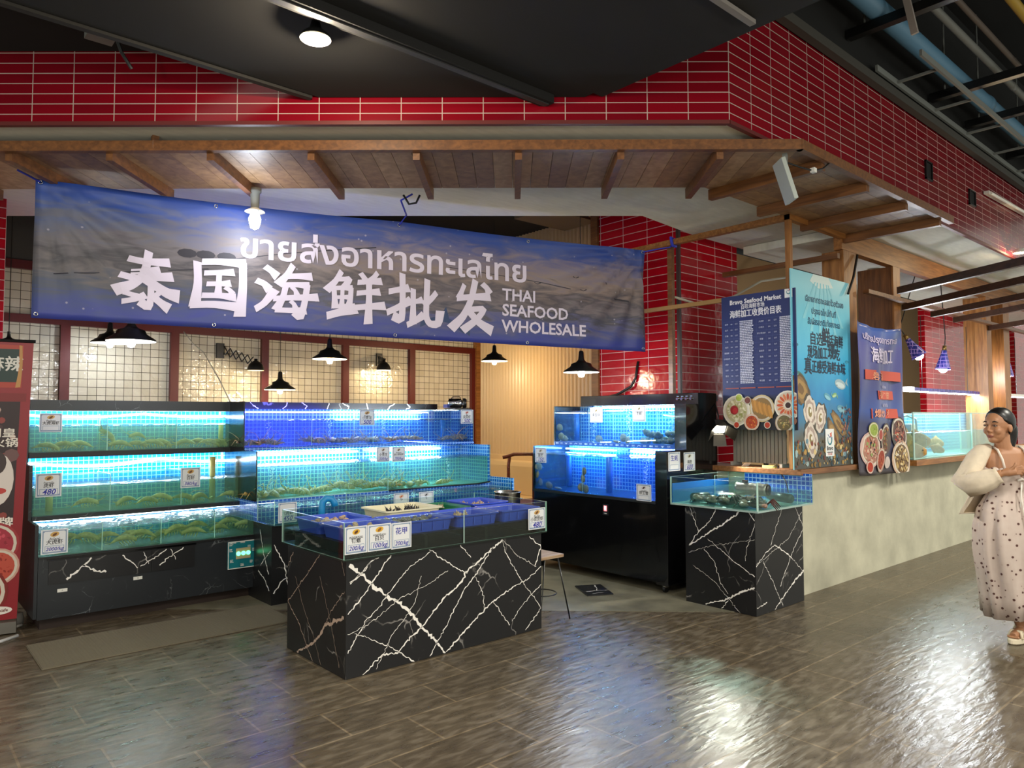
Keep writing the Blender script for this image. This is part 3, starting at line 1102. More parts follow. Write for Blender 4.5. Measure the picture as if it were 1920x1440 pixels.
b.geo(frame2(2.277, .269, 2.556, .50, .007), (0, 6.251, 0), (1, 0, 0), (0, 0, 1), 0)
rn = random.Random(8)
for cx, cz in ((2.305, .47), (2.305, .42), (2.31, .33), (2.46, .44), (2.52, .46), (2.46, .40), (2.52, .36), (2.50, .41), (2.48, .31), (2.40, .29)):
    for j in range(3):
        b.geo(rect(cx - .016, cz - .004 + j * .009, cx + rn.uniform(.004, .016), cz + j * .009), (0, 6.2508, 0), (1, 0, 0), (0, 0, 1), 0)
b.geo(text('TIMER', .016, .03), (2.40, 6.2505, .487), (1, 0, 0), (0, 0, 1), 0)
b.geo(text('POWER', .012, .03), (2.325, 6.2505, .487), (1, 0, 0), (0, 0, 1), 0)
b.geo(text('TIMER', .012, .03), (2.40, 6.2505, .292), (1, 0, 0), (0, 0, 1), 0)
b.build('lettering', M['white_p'], cp)
MB().box(2.345, 2.47, 6.2505, 6.252, .35, .44).build('label_plate', mat('beige plate', '#b6a47c', .5), cp)
for x in (2.365, 2.407, 2.449):
    MB().cyl((x, 6.252, .395), (x, 6.243, .395), .018, n=16).build('indicator_lamp', glow('green indicator', '#39f2a0', 2.0), cp)

# ---- middle three-tier tank -----------------------------------------------
MT = thing('fish_tank_stand', (3.8, 5.85, 0), 'three-tier lobster tank lined with blue mosaic, second stand from the left', 'fish tank', 'stepped tank stands')
b = MB().box(2.5, 5.05, 5.88, 6.95, 0, .655)
vein_geo(b, [(.01, .012, [(5.92, .12), (6.02, .2), (6.15, .25)]), (.006, .008, [(5.9, .45), (6.0, .38), (6.1, .3)]), (.01, .008, [(5.93, .25), (6.05, .42), (6.12, .6)])], lambda y, z: (2.4988, y, z), 4, 1, 1)
vein_geo(b, [(.008, .008, [(2.52, .1), (2.6, .2), (2.7, .22)]), (.008, .008, [(2.52, .5), (2.6, .35), (2.66, .1)])], lambda x, z: (x, 5.8788, z), 4, 1, 1)
b.build('cabinet', [M['marble'], M['vein']], MT)
prof = [(6.205, .83), (6.95, .83), (6.95, 1.70), (6.5, 1.70), (6.5, 1.262), (6.205, 1.262)]
n = 6
b = MB().add([(2.49, y, z) for y, z in prof] + [(2.5, y, z) for y, z in prof], [tuple(range(n)), tuple(range(2 * n - 1, n - 1, -1))] + [(i, (i + 1) % n, n + (i + 1) % n, n + i) for i in range(n)])
b.build('side_panel', M['gloss'], MT)
b = MB().box(2.5, 4.9, 6.91, 6.95, 1.635, 1.705)
rn = random.Random(2)
for i in range(9):
    x = 2.55 + i * .24
    vein_geo(b, [(.012, .008, [(x, 1.64), (x + rn.uniform(-.06, .06), 1.67), (x + rn.uniform(-.1, .1), 1.703)])], lambda p, z: (p, 6.9088, z), i, 1, .8)
b.build('header', [M['marble'], M['vein']], MT)
MB().box(2.5, 5.1, 6.0, 6.95, .655, .667).build('shelf', M['bluetile2'], MT)
MB().box(2.5, 5.1, 6.2, 6.95, .667, .832).build('tile_step', M['bluetile2'], MT)
MB().box(5.1, 5.13, 5.83, 6.22, .655, .905).build('tile_end', M['bluetile'], MT)
MB().box(2.5, 5.1, 6.48, 6.95, 1.255, 1.282).build('tile_step', M['bluetile2'], MT)
MB().box(2.5, 5.1, 6.2, 6.72, .832, .838).build('shelf', mat('pale tank floor', '#9cc5b8', .5), MT)
MB().box(2.5, 5.1, 6.70, 6.74, .838, 1.25).build('tile_back', M['bluetile'], MT)
MB().box(2.5, 5.1, 6.90, 6.93, 1.282, 1.635).build('tile_back', M['bluetile2'], MT)
MB().box(5.085, 5.11, 6.215, 6.74, .838, 1.25).build('tile_side', M['bluetile'], MT)
MB().box(5.085, 5.11, 6.515, 6.93, 1.282, 1.635).build('tile_side', M['bluetile2'], MT)
pane(MT, 2.5, 5.1, 5.83, 5.839, .66, .862)
pane(MT, 2.5, 2.508, 5.842, 6.19, .667, .862)
pane(MT, 2.5, 5.11, 6.2, 6.209, .838, 1.252)
pane(MT, 2.5, 5.11, 6.5, 6.509, 1.284, 1.637)
for x in (3.35, 4.1):
    pane(MT, x - .003, x + .003, 5.842, 6.19, .667, .85, 'glass_divider')
pane(MT, 3.81, 3.818, 6.212, 6.69, .84, 1.24, 'glass_divider')
for x in (3.15, 3.82, 4.5):
    pane(MT, x - .003, x + .003, 6.512, 6.89, 1.286, 1.625, 'glass_divider')
water(MT, 2.512, 5.09, 5.842, 6.195, .669, .80, M['wat_k'])
ripple(MT, 2.512, 5.09, 5.842, 6.195, .806, SURF, 51)
water(MT, 2.505, 5.08, 6.213, 6.695, .842, 1.125, M['wat_t'])
ripple(MT, 2.505, 5.08, 6.213, 6.695, 1.131, SURF, 52)
water(MT, 2.505, 5.08, 6.513, 6.895, 1.288, 1.525, M['wat_b'])
ripple(MT, 2.505, 5.08, 6.513, 6.895, 1.531, SURF, 53)
MB().box(2.56, 3.5, 6.82, 6.86, 1.60, 1.612).build('light_strip', M['led_b'], MT)
MB().box(3.56, 4.62, 6.82, 6.86, 1.60, 1.612).build('light_strip', M['led'], MT)
MB().box(2.56, 3.7, 6.60, 6.64, 1.205, 1.217).build('light_strip', M['led'], MT)
MB().box(3.86, 4.72, 6.60, 6.64, 1.205, 1.217).build('light_strip', M['led'], MT)
for i, (x, y, z0, z1) in enumerate(((2.82, 6.75, 1.29, 1.525), (3.46, 6.75, 1.29, 1.525), (4.08, 6.75, 1.29, 1.525), (2.75, 6.5, .85, 1.12), (3.42, 6.5, .85, 1.12), (4.05, 6.5, .85, 1.12), (4.75, 6.5, .85, 1.12))):
    bubbles(MT, x, y, z0, z1, i, .022, 60)
MB().cyl((4.86, 6.75, 1.284), (4.86, 6.75, 1.53), .03).build('overflow_pipe', M['bluep'], MT, smooth=True)

# ---- air pump on the middle tank
t = thing('air_pump', (4.98, 6.6, 1.64), 'small silver air pump with a black fan face on top of the lobster tank', 'air pump')
MB().box(4.86, 5.09, 6.52, 6.72, 1.638, 1.655).build('foot', M['black'], t)
b = MB().lathe([(.001, 0), (.045, 0), (.055, .01), (.055, .15), (.04, .16), (.001, .16)], (0, 0, 0), 20)
R = Vector((.75, -.66, 0)).to_track_quat('Z', 'Y').to_matrix()
b.v = [tuple(R @ Vector(p) + Vector((4.90, 6.70, 1.712))) for p in b.v]
b.build('body', M['chrome'], t, smooth=True)
b = MB().lathe([(.001, .162), (.03, .162), (.034, .175), (.052, .178), (.056, .165), (.056, .20), (.05, .21), (.03, .205), (.001, .2)], (0, 0, 0), 20)
b.v = [tuple(R @ Vector(p) + Vector((4.90, 6.70, 1.712))) for p in b.v]
b.build('fan_cover', M['black'], t, smooth=True)
MB().tube([(4.93, 6.68, 1.765), (4.94, 6.67, 1.785), (5.0, 6.62, 1.785), (5.01, 6.61, 1.765)], .006, 6).build('handle', M['black'], t, smooth=True)
MB().box(4.86, 4.90, 6.66, 6.74, 1.66, 1.70).build('plug', mat('blue fitting', '#232a66', .5), t)

# ---- black stepped tank on the right ---------------------------------------
BT = thing('fish_tank_stand', (5.6, 4.85, 0), 'black two-tier shellfish tank on castors with bright blue water', 'fish tank', 'stepped tank stands')
MB().box(5.255, 6.0, 4.06, 4.98, .085, .775).build('cabinet', M['gloss'], BT)
MB().box(5.262, 6.0, 4.985, 5.66, .085, .775).build('door', M['gloss'], BT)
MB().box(5.247, 6.0, 4.06, 5.665, .775, .80).build('shelf', M['black'], BT)
prof = [(5.245, .07), (6.03, .07), (6.03, 1.775), (5.73, 1.775), (5.73, 1.668), (5.54, 1.668), (5.54, 1.247), (5.245, 1.247)]
n = len(prof)
b = MB().add([(x, 3.93, z) for x, z in prof] + [(x, 4.06, z) for x, z in prof], [tuple(range(n)), tuple(range(2 * n - 1, n - 1, -1))] + [(i, n + i, n + (i + 1) % n, (i + 1) % n) for i in range(n)])
b.build('end_panel', M['gloss'], BT, bevel=.003)
MB().box(5.73, 6.0, 4.06, 5.42, 1.668, 1.775).build('header', M['gloss'], BT, bevel=.003)
MB().box(5.25, 5.98, 5.645, 5.66, .80, 1.25).build('side_panel', M['gloss'], BT)
MB().box(5.55, 5.98, 5.635, 5.65, 1.25, 1.668).build('side_panel', M['gloss'], BT)
MB().box(5.78, 5.80, 4.06, 5.645, .80, 1.25).build('tile_back', M['bluetile'], BT)
MB().box(5.95, 5.97, 4.06, 5.635, 1.295, 1.668).build('tile_back', M['bluetile'], BT)
MB().box(5.545, 5.97, 4.06, 5.635, 1.252, 1.292).build('shelf', M['bluep'], BT)
pane(BT, 5.25, 5.259, 4.06, 5.645, .80, 1.25)
pane(BT, 5.548, 5.557, 4.06, 5.635, 1.293, 1.666)
pane(BT, 5.262, 5.775, 4.96, 4.966, .805, 1.24, 'glass_divider')
pane(BT, 5.56, 5.945, 4.56, 4.566, 1.295, 1.64, 'glass_divider')
pane(BT, 5.56, 5.945, 5.14, 5.146, 1.295, 1.64, 'glass_divider')
water(BT, 5.263, 5.776, 4.065, 5.64, .804, 1.165, M['wat_b'])
ripple(BT, 5.263, 5.776, 4.065, 5.64, 1.172, SURF, 61)
water(BT, 5.561, 5.946, 4.065, 5.63, 1.296, 1.605, M['wat_b'])
ripple(BT, 5.561, 5.946, 4.065, 5.63, 1.611, SURF, 62)
MB().box(5.74, 5.77, 4.08, 4.75, 1.205, 1.215).build('light_strip', glow('violet blue LED', '#8a9cff', 150), BT)
MB().box(5.68, 5.71, 4.9, 5.6, 1.205, 1.215).build('light_strip', glow('sky blue LED', '#68b8ff', 110), BT)
MB().box(5.80, 5.84, 4.1, 5.3, 1.644, 1.656).build('light_strip', glow('cyan white LED', '#d8f4ff', 100), BT)
for i, (x, y, z0, z1) in enumerate(((5.62, 4.46, .81, 1.165), (5.5, 4.1, .81, 1.165), (5.72, 5.22, 1.3, 1.6), (5.74, 4.76, 1.3, 1.6), (5.7, 4.2, 1.3, 1.6))):
    bubbles(BT, x, y, z0, z1, 20 + i, .03, 80)
for x, y, z0, z1 in ((5.5, 4.82, .806, 1.16), (5.68, 5.55, .806, 1.16), (5.75, 5.5, 1.297, 1.6)):
    MB().cyl((x, y, z0), (x, y, z1), .032).build('overflow_pipe', M['bluep'], BT, smooth=True)
# printed strip with sea-life icons
b = MB()
rn = random.Random(5)
for i in range(22):
    y = 5.60 - i * .07
    if i % 2 == 0:
        k = (i // 2) % 3
        if k == 0:
            b.geo(disc(0, 0, .016, .009, 10), (5.5435, y, 1.273), (0, -1, 0), (0, 0, 1))
            b.geo(([(.012, 0), (.026, .01), (.026, -.01)], [(0, 2, 1)]), (5.5435, y, 1.273), (0, -1, 0), (0, 0, 1))
        elif k == 1:
            b.geo(disc(0, 0, .011, .008, 10), (5.5435, y, 1.271), (0, -1, 0), (0, 0, 1))
            for sx in (-1, 1):
                b.geo(([(sx * .009, .004), (sx * .02, .012), (sx * .016, .002)], [(0, 1, 2)]), (5.5435, y, 1.271), (0, -1, 0), (0, 0, 1))
        else:
            b.geo(stroke([(-.018, -.006), (0, .008), (.018, -.002)], .008), (5.5435, y, 1.273), (0, -1, 0), (0, 0, 1))
    else:
        b.geo(text('海鲜', .02, .03), (5.5435, y, 1.272), (0, -1, 0), (0, 0, 1))
MB().box(5.5445, 5.5475, 4.065, 5.63, 1.254, 1.291).build('border_strip', mat('blue printed strip', '#1550a8', .3), BT)
b.build('border_icons', mat('pale blue print', '#b8d4f0', .5), BT)
for i, y in enumerate((4.155, 4.105, 4.055, 4.005)):
    b = MB().cyl((5.729, y, 1.722), (5.716, y, 1.722), .0135, n=16).cyl((5.716, y, 1.722), (5.712, y, 1.722), .008, n=12, m=1)
    b.build('knob', [M['chrome'], mat('blue knob face', '#1c3c80', .3)], BT)
    MB().box(5.727, 5.73, y - .012, y + .012, 1.742, 1.749).build('knob_label', M['paperg'], BT)
dp = MB().box(5.246, 5.256, 4.615, 4.685, .62, .72).build('timer_display', M['black'], BT)
b = MB()
b.box(5.243, 5.246, 4.632, 4.668, .658, .71)
b.build('red_screen', glow('red display', '#ff2038', 1.6), dp)
b = MB().geo(text('8', .05, .02), (5.2425, 4.65, .685), (0, -1, 0), (0, 0, 1)).build('digits', glow('red digit', '#ff9098', 3), dp)
b = MB().geo(text('TIMER', .014, .03), (5.2455, 4.65, .636), (0, -1, 0), (0, 0, 1)).build('lettering', M['white_p'], dp)
for x, y in ((5.30, 4.0), (5.95, 4.0), (5.30, 5.58), (5.95, 5.58)):
    c = MB().box(x - .02, x + .02, y - .014, y + .014, .045, .085).build('caster', M['steel'], BT)
    MB().cyl((x, y - .012, .03), (x, y + .012, .03), .03, n=18).build('wheel', M['black'], c)

# ---- front display table -----------------------------------------------------
b = MB().box(2.135, 3.732, 3.94, 4.752, 0.002, .698)
vein_geo(b, VEIN_F, lambda x, z: (min(max(x, 2.137), 3.73), 3.9388, min(max(z, .004), .697)), 11, 1)
vein_geo(b, VEIN_L, lambda y, z: (2.1338, min(max(y, 3.942), 4.75), min(max(z, .004), .697)), 12, 2)
pl = tag(b.build('marble_plinth', [M['marble'], M['vein'], M['vein2']], org=(2.93, 4.35, 0)), 'wide black marble plinth with bold white veins at the front of the shop', 'plinth', 'black marble plinths')
FT = thing('display_tank', (2.935, 4.35, .70), 'long shallow glass tray tank full of plastic baskets on the wide marble plinth', 'display tank')
X0, X1, Y0, Y1, Z0, Z1 = 2.105, 3.765, 3.912, 4.785, .700, .928
MB().box(X0, X1, Y0, Y1, Z0, Z0 + .008).build('glass_base', mat('dark green glass floor', '#1b2620', .12), FT)
pane(FT, X0, X1, Y0, Y0 + .008, Z0 + .009, Z1, gm=M['glassf'])
pane(FT, X0, X1, Y1 - .008, Y1, Z0 + .009, Z1, gm=M['glassf'])
pane(FT, X0, X0 + .008, Y0 + .009, Y1 - .009, Z0 + .009, Z1, gm=M['glassf'])
pane(FT, X1 - .008, X1, Y0 + .009, Y1 - .009, Z0 + .009, Z1, gm=M['glassf'])
MB().box(2.99, 2.997, Y0 - .0006, Y0 - .0001, Z0 + .009, Z1).build('glass_seam', M['glassedge'], FT)
water(FT, X0 + .01, X1 - .01, Y0 + .01, Y1 - .01, Z0 + .010, .805, M['wat_d'])
b = MB()
for x in (2.2, 2.7, 3.2, 3.68):
    b.box(x - .012, x + .012, 3.93, 4.76, .712, .795)
for y in (3.99, 4.22, 4.40, 4.66):
    b.box(2.12, 3.75, y - .012, y + .012, .795, .805)
b.build('tray_rack', M['black'], FT)

# ---- right display table
b = MB().box(5.184, 5.94, 3.05, 3.70, .002, .806)
vein_geo(b, VEIN_SL, lambda y, z: (5.1828, min(max(y, 3.052), 3.698), min(max(z, .004), .804)), 13, 1)
vein_geo(b, VEIN_SR, lambda x, z: (min(max(x, 5.186), 5.938), 3.0488, min(max(z, .004), .804)), 14, 1)
tag(b.build('marble_plinth', [M['marble'], M['vein']], org=(5.56, 3.37, 0)), 'narrow black marble plinth against the concrete half wall', 'plinth', 'black marble plinths')
ST = thing('display_tank', (5.56, 3.37, .81), 'small shallow crab tank with a blue mosaic back on the narrow marble plinth', 'display tank')
X0, X1, Y0, Y1, Z0, Z1 = 5.115, 6.0, 2.985, 3.80, .815, 1.043
MB().box(X0, X1, Y0, Y1, .808, .822).build('glass_base', mat('pale tank base', '#9fb6b0', .2), ST)
pane(ST, X0, X1, Y0, Y0 + .008, .823, Z1)
pane(ST, X0, X1, Y1 - .008, Y1, .823, Z1)
pane(ST, X0, X0 + .008, Y0 + .009, Y1 - .009, .823, Z1)
MB().box(X1 - .012, X1 + .008, Y0 + .009, 3.62, .823, 1.062).build('tile_back', M['bluetile2'], ST)
pane(ST, X1 - .012, X1 - .004, 3.625, Y1 - .01, .823, Z1)
MB().box(X0 + .01, X1 - .015, Y1 - .016, Y1 - .010, .823, .985).build('blue_liner', mat('blue liner', '#0f5fae', .4), ST)
water(ST, X0 + .012, X1 - .016, Y0 + .011, Y1 - .018, .825, .93, M['wat_k'])
MB().cyl((X0 + .004, Y0 + .004, .823), (X0 + .004, Y0 + .004, Z1), .008, n=8).build('corner_seal', M['glassedge'], ST)
pane(ST, 5.75, 5.757, Y0 + .01, 3.78, .83, 1.02, 'glass_divider')
# ---------------------------------------------------------------- plastic trays and their seafood
def tray(x0, x1, y0, y1, zt, m, label, h=.082, group='plastic trays in the long glass tank', holes=False):
    cx, cy = (x0 + x1) / 2, (y0 + y1) / 2
    hx, hy = (x1 - x0) / 2, (y1 - y0) / 2

    def rr(sx, sy, z, rad=.03):
        pts = []
        for qx, qy, a0 in ((1, 1, 0), (-1, 1, 90), (-1, -1, 180), (1, -1, 270)):
            for k in range(4):
                a = radians(a0 + 30 * k)
                pts.append((cx + qx * (sx - rad) + rad * cos(a), cy + qy * (sy - rad) + rad * sin(a), z))
        return pts
    zb = zt - h
    out = [rr(hx * .88, hy * .86, zb), rr(hx * .93, hy * .93, zt - .014), rr(hx * .93, hy * .93, zt - .012), rr(hx, hy, zt - .010), rr(hx, hy, zt), rr(hx * .955, hy * .955, zt), rr(hx * .92, hy * .91, zt - .016), rr(hx * .88, hy * .87, zt - .056)]
    b = MB().loft(out, 0, True)
    t = tag(b.build('plastic_tray', m, org=(cx, cy, zb)), label, 'tray', group)
    if holes:
        q = MB()
        for i in range(26):
            x = x0 + .05 + (x1 - x0 - .1) * i / 25
            for z in (zt - .032, zt - .042):
                q.box(x - .0035, x + .0035, cy - hy * .905 - .001, cy - hy * .90, z - .003, z + .003)
        q.build('slots', mat('tray slot shade', '#4a3f2a', .8), t)
    else:
        q = MB()
        for sx in (-.6, -.2, .2, .6):
            x = cx + sx * hx
            q.box(x - .004, x + .004, cy - hy * .945, cy - hy * .92, zb + .012, zt - .016)
        q.build('ribs', m, t)
    return (x0, x1, y0, y1, zt - .054)


T_F1 = tray(2.125, 2.50, 3.945, 4.275, .888, M['tray'], 'blue tray at the front left corner, behind the three price cards')
T_F2 = tray(2.515, 2.95, 3.945, 4.29, .888, M['tray'], 'blue tray of small grey clams, second in the front row')
T_F3 = tray(2.965, 3.345, 3.945, 4.29, .888, M['tray'], 'blue tray third in the front row, right of the glass seam')
T_F4 = tray(3.365, 3.745, 3.945, 4.29, .888, M['tray'], 'blue tray at the front right corner, behind the single price card')
T_B1 = tray(2.125, 2.53, 4.30, 4.66, .888, M['tray'], 'blue tray at the back left, in front of the blue hose')
T_C = tray(2.66, 3.14, 4.345, 4.72, .905, M['trayc'], 'cream slotted tray of black sea snails', holes=True)
T_G = tray(3.15, 3.38, 4.31, 4.70, .888, M['trayg'], 'green tray between the cream tray and the back right blue tray')
T_B3 = tray(3.395, 3.745, 4.305, 4.68, .900, M['tray'], 'blue tray of beige whelks at the back right corner')


def clam_mesh(m, rx=.017, ry=.014, rz=.009, seed=0, name='clam'):
    rn = random.Random(seed)
    b = MB()
    for s in (1, -1):
        rings = []
        for i in range(5):
            ph = pi / 2 * i / 4
            rings.append([(rx * cos(ph) * cos(t) * (1 + .12 * cos(t)), ry * cos(ph) * sin(t), s * (rz * sin(ph)) + .001 * s) for t in [2 * pi * k / 12 for k in range(12)]])
        b.loft(rings if s > 0 else rings[::-1], 0, True)
    return b


def scatter(tr, n, proto, label, group, seed, zh=.02, marg=.05, sc=(.8, 1.2), region=None):
    rn = random.Random(seed)
    x0, x1, y0, y1, zb = tr
    for i in range(n):
        x = rn.uniform(x0 + marg, x1 - marg)
        y = rn.uniform(y0 + marg, y1 - marg)
        if region:
            x = rn.uniform(region[0], region[1])
            y = rn.uniform(region[2], region[3])
        rot = Euler((rn.uniform(-.7, .7), rn.uniform(-.7, .7), rn.uniform(0, 6.28)))
        loc = (x, y, zb + rn.uniform(.006, .006 + zh))
        if i == 0:
            proto.location = loc
            proto.rotation_euler = rot
            tag(proto, label, proto.get('category'), group)
        else:
            dup(proto, loc, rot, label, group, rn.uniform(*sc))


p = tag(clam_mesh(M['shellg']).build('clam', M['shellg'], smooth=True, org=(0, 0, 0)), 'x', 'clam')
scatter(T_F2, 120, p, 'small grey clam in the heaped front blue tray', 'grey clams in the front blue tray', 1, .034, .05)
p = tag(clam_mesh(M['shellb'], .02, .016, .011).build('clam', M['shellb'], smooth=True, org=(0, 0, 0)), 'x', 'clam')
scatter(T_B1, 34, p, 'beige clam in the back left blue tray', 'beige clams in the back left tray', 2, .03, .06)
p2 = dup(p, (0, 0, 0), label='x')
p2['category'] = 'clam'
scatter(T_F1, 16, p2, 'beige clam in the front left blue tray behind the cards', 'beige clams in the front left tray', 3, .03, .06)


def snail_mesh(ln=.035, r=.014, turns=3):
    b = MB()
    pts, rr = [], []
    for i in range(15):
        t = i / 14
        a = t * turns * 2 * pi
        pts.append(((r * (1 - t) * .8) * cos(a), (r * (1 - t) * .8) * sin(a), -ln / 2 + ln * t))
        rr.append(max(.001, r * (1 - t) * .85))
    return b.tube(pts, rr, 8)


p = tag(snail_mesh(.05, .016).build('whelk', M['shellb'], smooth=True, org=(0, 0, 0)), 'x', 'whelk')
for a in ((T_B3, 26, 'beige whelk in the back right blue tray', 'beige whelks in the back right tray', 4, .03),):
    scatter(a[0], a[1], p, a[2], a[3], a[4], a[5], .06)
p2 = dup(p, (0, 0, 0)); p2['category'] = 'whelk'
scatter(T_G, 16, p2, 'beige whelk in the green tray', 'whelks in the green tray', 5, .034, .05)
p3 = dup(p, (0, 0, 0)); p3['category'] = 'whelk'
scatter(T_F3, 12, p3, 'beige whelk in the third front blue tray', 'whelks in the third front tray', 6, .03, .08, region=(3.08, 3.24, 4.08, 4.22))
p4 = tag(snail_mesh(.06, .013, 4).build('sea_snail', M['mussel'], smooth=True, org=(0, 0, 0)), 'x', 'sea snail')
scatter(T_C, 44, p4, 'black sea snail in the cream slotted tray', 'black sea snails in the cream tray', 7, .038, .09)
# blue hose hooked over the glass of the front tank
b = MB()
pts = [(2.50, 4.70, .80), (2.50, 4.70, .93), (2.505, 4.72, .985), (2.53, 4.76, 1.0), (2.555, 4.80, .985), (2.56, 4.82, .93), (2.56, 4.83, .86)]
pts = [(2.36, 4.71, .815), (2.36, 4.71, .92), (2.365, 4.71, .965), (2.39, 4.70, .988), (2.42, 4.69, .985), (2.44, 4.685, .96), (2.445, 4.68, .93)]
tag(b.tube(pts, .024, 12).build('hose', mat('bright blue hose', '#1580b8', .45), smooth=True), 'bright blue hooked hose end in the back left of the long glass tank', 'hose')


# ---------------------------------------------------------------- price cards
def card(o, ex, w, h, label, thai='', zh='', price='', pic=None, hand=False, tilt=0, grp='price cards'):
    o, ex = Vector(o), Vector(ex)
    ey = Vector((0, 0, 1))
    n = ex.cross(ey)
    ctr = o + ex * (w / 2) + ey * (h / 2)
    b = MB()
    v = []
    for d in (.0012, .0032):
        for x, y in ((0, 0), (w, 0), (w, h), (0, h)):
            v.append(o + ex * x + ey * y + n * d)
    b.add(v, [(3, 2, 1, 0), (4, 5, 6, 7), (0, 1, 5, 4), (1, 2, 6, 5), (2, 3, 7, 6), (3, 0, 4, 7)])
    c = tag(b.build('price_card', M['paper'], org=o + ex * (w / 2)), label, 'price card', grp)
    s = w / .16
    b = MB()
    b.geo(frame2(.05 * w, .04 * h, .95 * w, .96 * h, .006 * s), o, ex, ey, 0, 1, .0037)
    for q in ((.10, .08), (.9, .08), (.10, .92), (.9, .92)):
        b.geo(disc(q[0] * w, q[1] * h, .035 * w, .03 * h, 8), o, ex, ey, 0, 1, .0036)
    b.geo(frame2(.14 * w, .08 * h, .86 * w, .34 * h, .003 * s), o, ex, ey, 0, 1, .0037)
    b.build('border', M['paperg'], c)
    b = MB()
    if thai:
        b.geo(text(thai, .022 * s * min(1, 7 / max(1, len(thai))) * 1.15, .015), o + ex * (w / 2) + ey * (.60 * h), ex, ey, 0, 1, .0038)
    if zh:
        k = min(.034, .12 / max(1, len(zh))) * s
        b.word(zh, k if not hand else .05 * s, .02, o + ex * (w / 2) + ey * ((.47 if not hand else .66) * h), ex, ey, 1 if hand else 0, .0038)
    if price:
        b.geo(text(price, .05 * s * min(1, 4.2 / len(price)) * 1.1, .018, shear=.25), o + ex * (w / 2) + ey * (.20 * h), ex, ey, 1, 1, .0038)
    if b.f:
        b.build('lettering', [M['ink'], M['inkb']], c)
    if pic:
        b = MB()
        b.geo(disc(w / 2, .80 * h, .17 * w, .10 * h, 16, .2), o, ex, ey, 0, 1, .0036)
        b.geo(disc(w / 2, .79 * h, .10 * w, .05 * h, 10, .6), o, ex, ey, 1, 1, .0040)
        b.build('picture', [mat('card picture light', pic[0], .5), mat('card picture dark', pic[1], .5)], c)
    return c


EX, EMY = (1, 0, 0), (0, -1, 0)
TAN = ('#c9a05a', '#6a4020')
card((.985, 6.843, 1.441), EX, .158, .15, 'price card without a price on the top tier of the left shrimp tank', 'กุ้งมังกร', '大虎海虾', '', TAN)
card((.938, 6.598, .947), EX, .17, .18, 'price card marked 480 at the left of the middle shrimp tier', 'กุ้งลายเสือ', '虎虾', '480', TAN)
card((1.99, 6.598, .95), EX, .162, .172, 'price card marked 380 at the right of the middle shrimp tier', 'กุ้งขาว', '白虾', '380/kg', TAN)
card((.931, 6.258, .56), EX, .17, .178, 'price card marked 2000 on the bottom tier of the left shrimp tank', 'กุ้งใหญ่', '大虎虾', '2000/kg', TAN)
card((2.106, 3.910, .74), EX, .15, .162, 'price card marked 200 at the front corner of the long glass tank', 'หอยหวาน', '钉螺', '200/kg', ('#d9a832', '#5a3312'))
card((2.259, 3.910, .74), EX, .163, .16, 'price card marked 100 between two cards on the long glass tank', 'หอยตลับขาว', '白贝', '100/kg', ('#d9a832', '#8a5a22'))
card((2.425, 3.910, .735), EX, .147, .16, 'handwritten price card with no picture on the long glass tank', '', '花甲', '200/kg', None, True)
card((3.575, 3.910, .735), EX, .168, .152, 'price card marked 480 at the right end of the long glass tank', 'กั้งเล็ก', '小皮皮虾', '480', TAN)
card((3.655, 6.498, 1.475), EX, .17, .155, 'price card on the top lobster tier, in the middle of it', 'กุ้งมังกร', '小青龙', '500', TAN)
card((4.925, 6.498, 1.482), EX, .17, .156, 'price card with a red picture at the right end of the top lobster tier', 'กั้ง', '皮皮虾', '500', ('#d8c8c0', '#a02818'))
card((3.676, 6.198, 1.121), EX, .145, .145, 'price card left of the divider on the middle lobster tier', 'กุ้ง', '小青龙', '500/kg', ('#d8d0c0', '#5a3a20'))
card((3.850, 6.198, 1.115), EX, .15, .146, 'price card right of the divider on the middle lobster tier', 'กุ้งมังกร', '波士顿龙虾', '700/kg', ('#d8d0c0', '#5a3a20'))
card((3.64, 5.828, .70), EX, .165, .145, 'price card with an orange picture on the low tier behind the cream tray', 'กุ้ง', '', '', ('#d8c8b0', '#c05a30'))
card((3.92, 5.828, .70), EX, .165, .14, 'price card with a black picture on the low tier behind the green tray', 'ปู', '', '', ('#c8c8c8', '#2a2a2a'))
card((2.53, 5.828, .68), EX, .16, .165, 'greyish price card on the low tier beside the left shrimp tank', '', '大虎虾', '450', None)
card((5.546, 5.11, 1.497), EMY, .166, .152, 'price card at the left of the upper blue tank', 'หอยงวงช้าง', '象拔蚌', '', ('#d8c8a0', '#6a5a3a'))
card((5.546, 4.549, 1.509), EMY, .154, .154, 'price card above the oysters on the upper blue tank', 'หอยนางรม', '生蚝', '', ('#d0c8b0', '#6a6048'))
card((5.248, 5.625, 1.078), EMY, .168, .155, 'price card marked 150 at the left end of the lower blue tank', 'หอยเชลล์', '扇贝', '150', ('#d0c8b0', '#6a6048'))
card((5.248, 4.272, .792), EMY, .168, .15, 'price card with a dark crab picture at the lower right of the blue tank', 'ปูราชินี', '帝王蟹', '', ('#cfc8c8', '#3a1a1a'))
card((5.262, 3.928, 1.072), EX, .172, .166, 'handwritten price card left on the black end panel', '', '生蚝', '', None, True)
card((5.49, 3.928, 1.062), EX, .172, .168, 'price card with a small dark picture right on the black end panel', '', '海胆', '600', ('#c8c8b8', '#4a3a1a'))


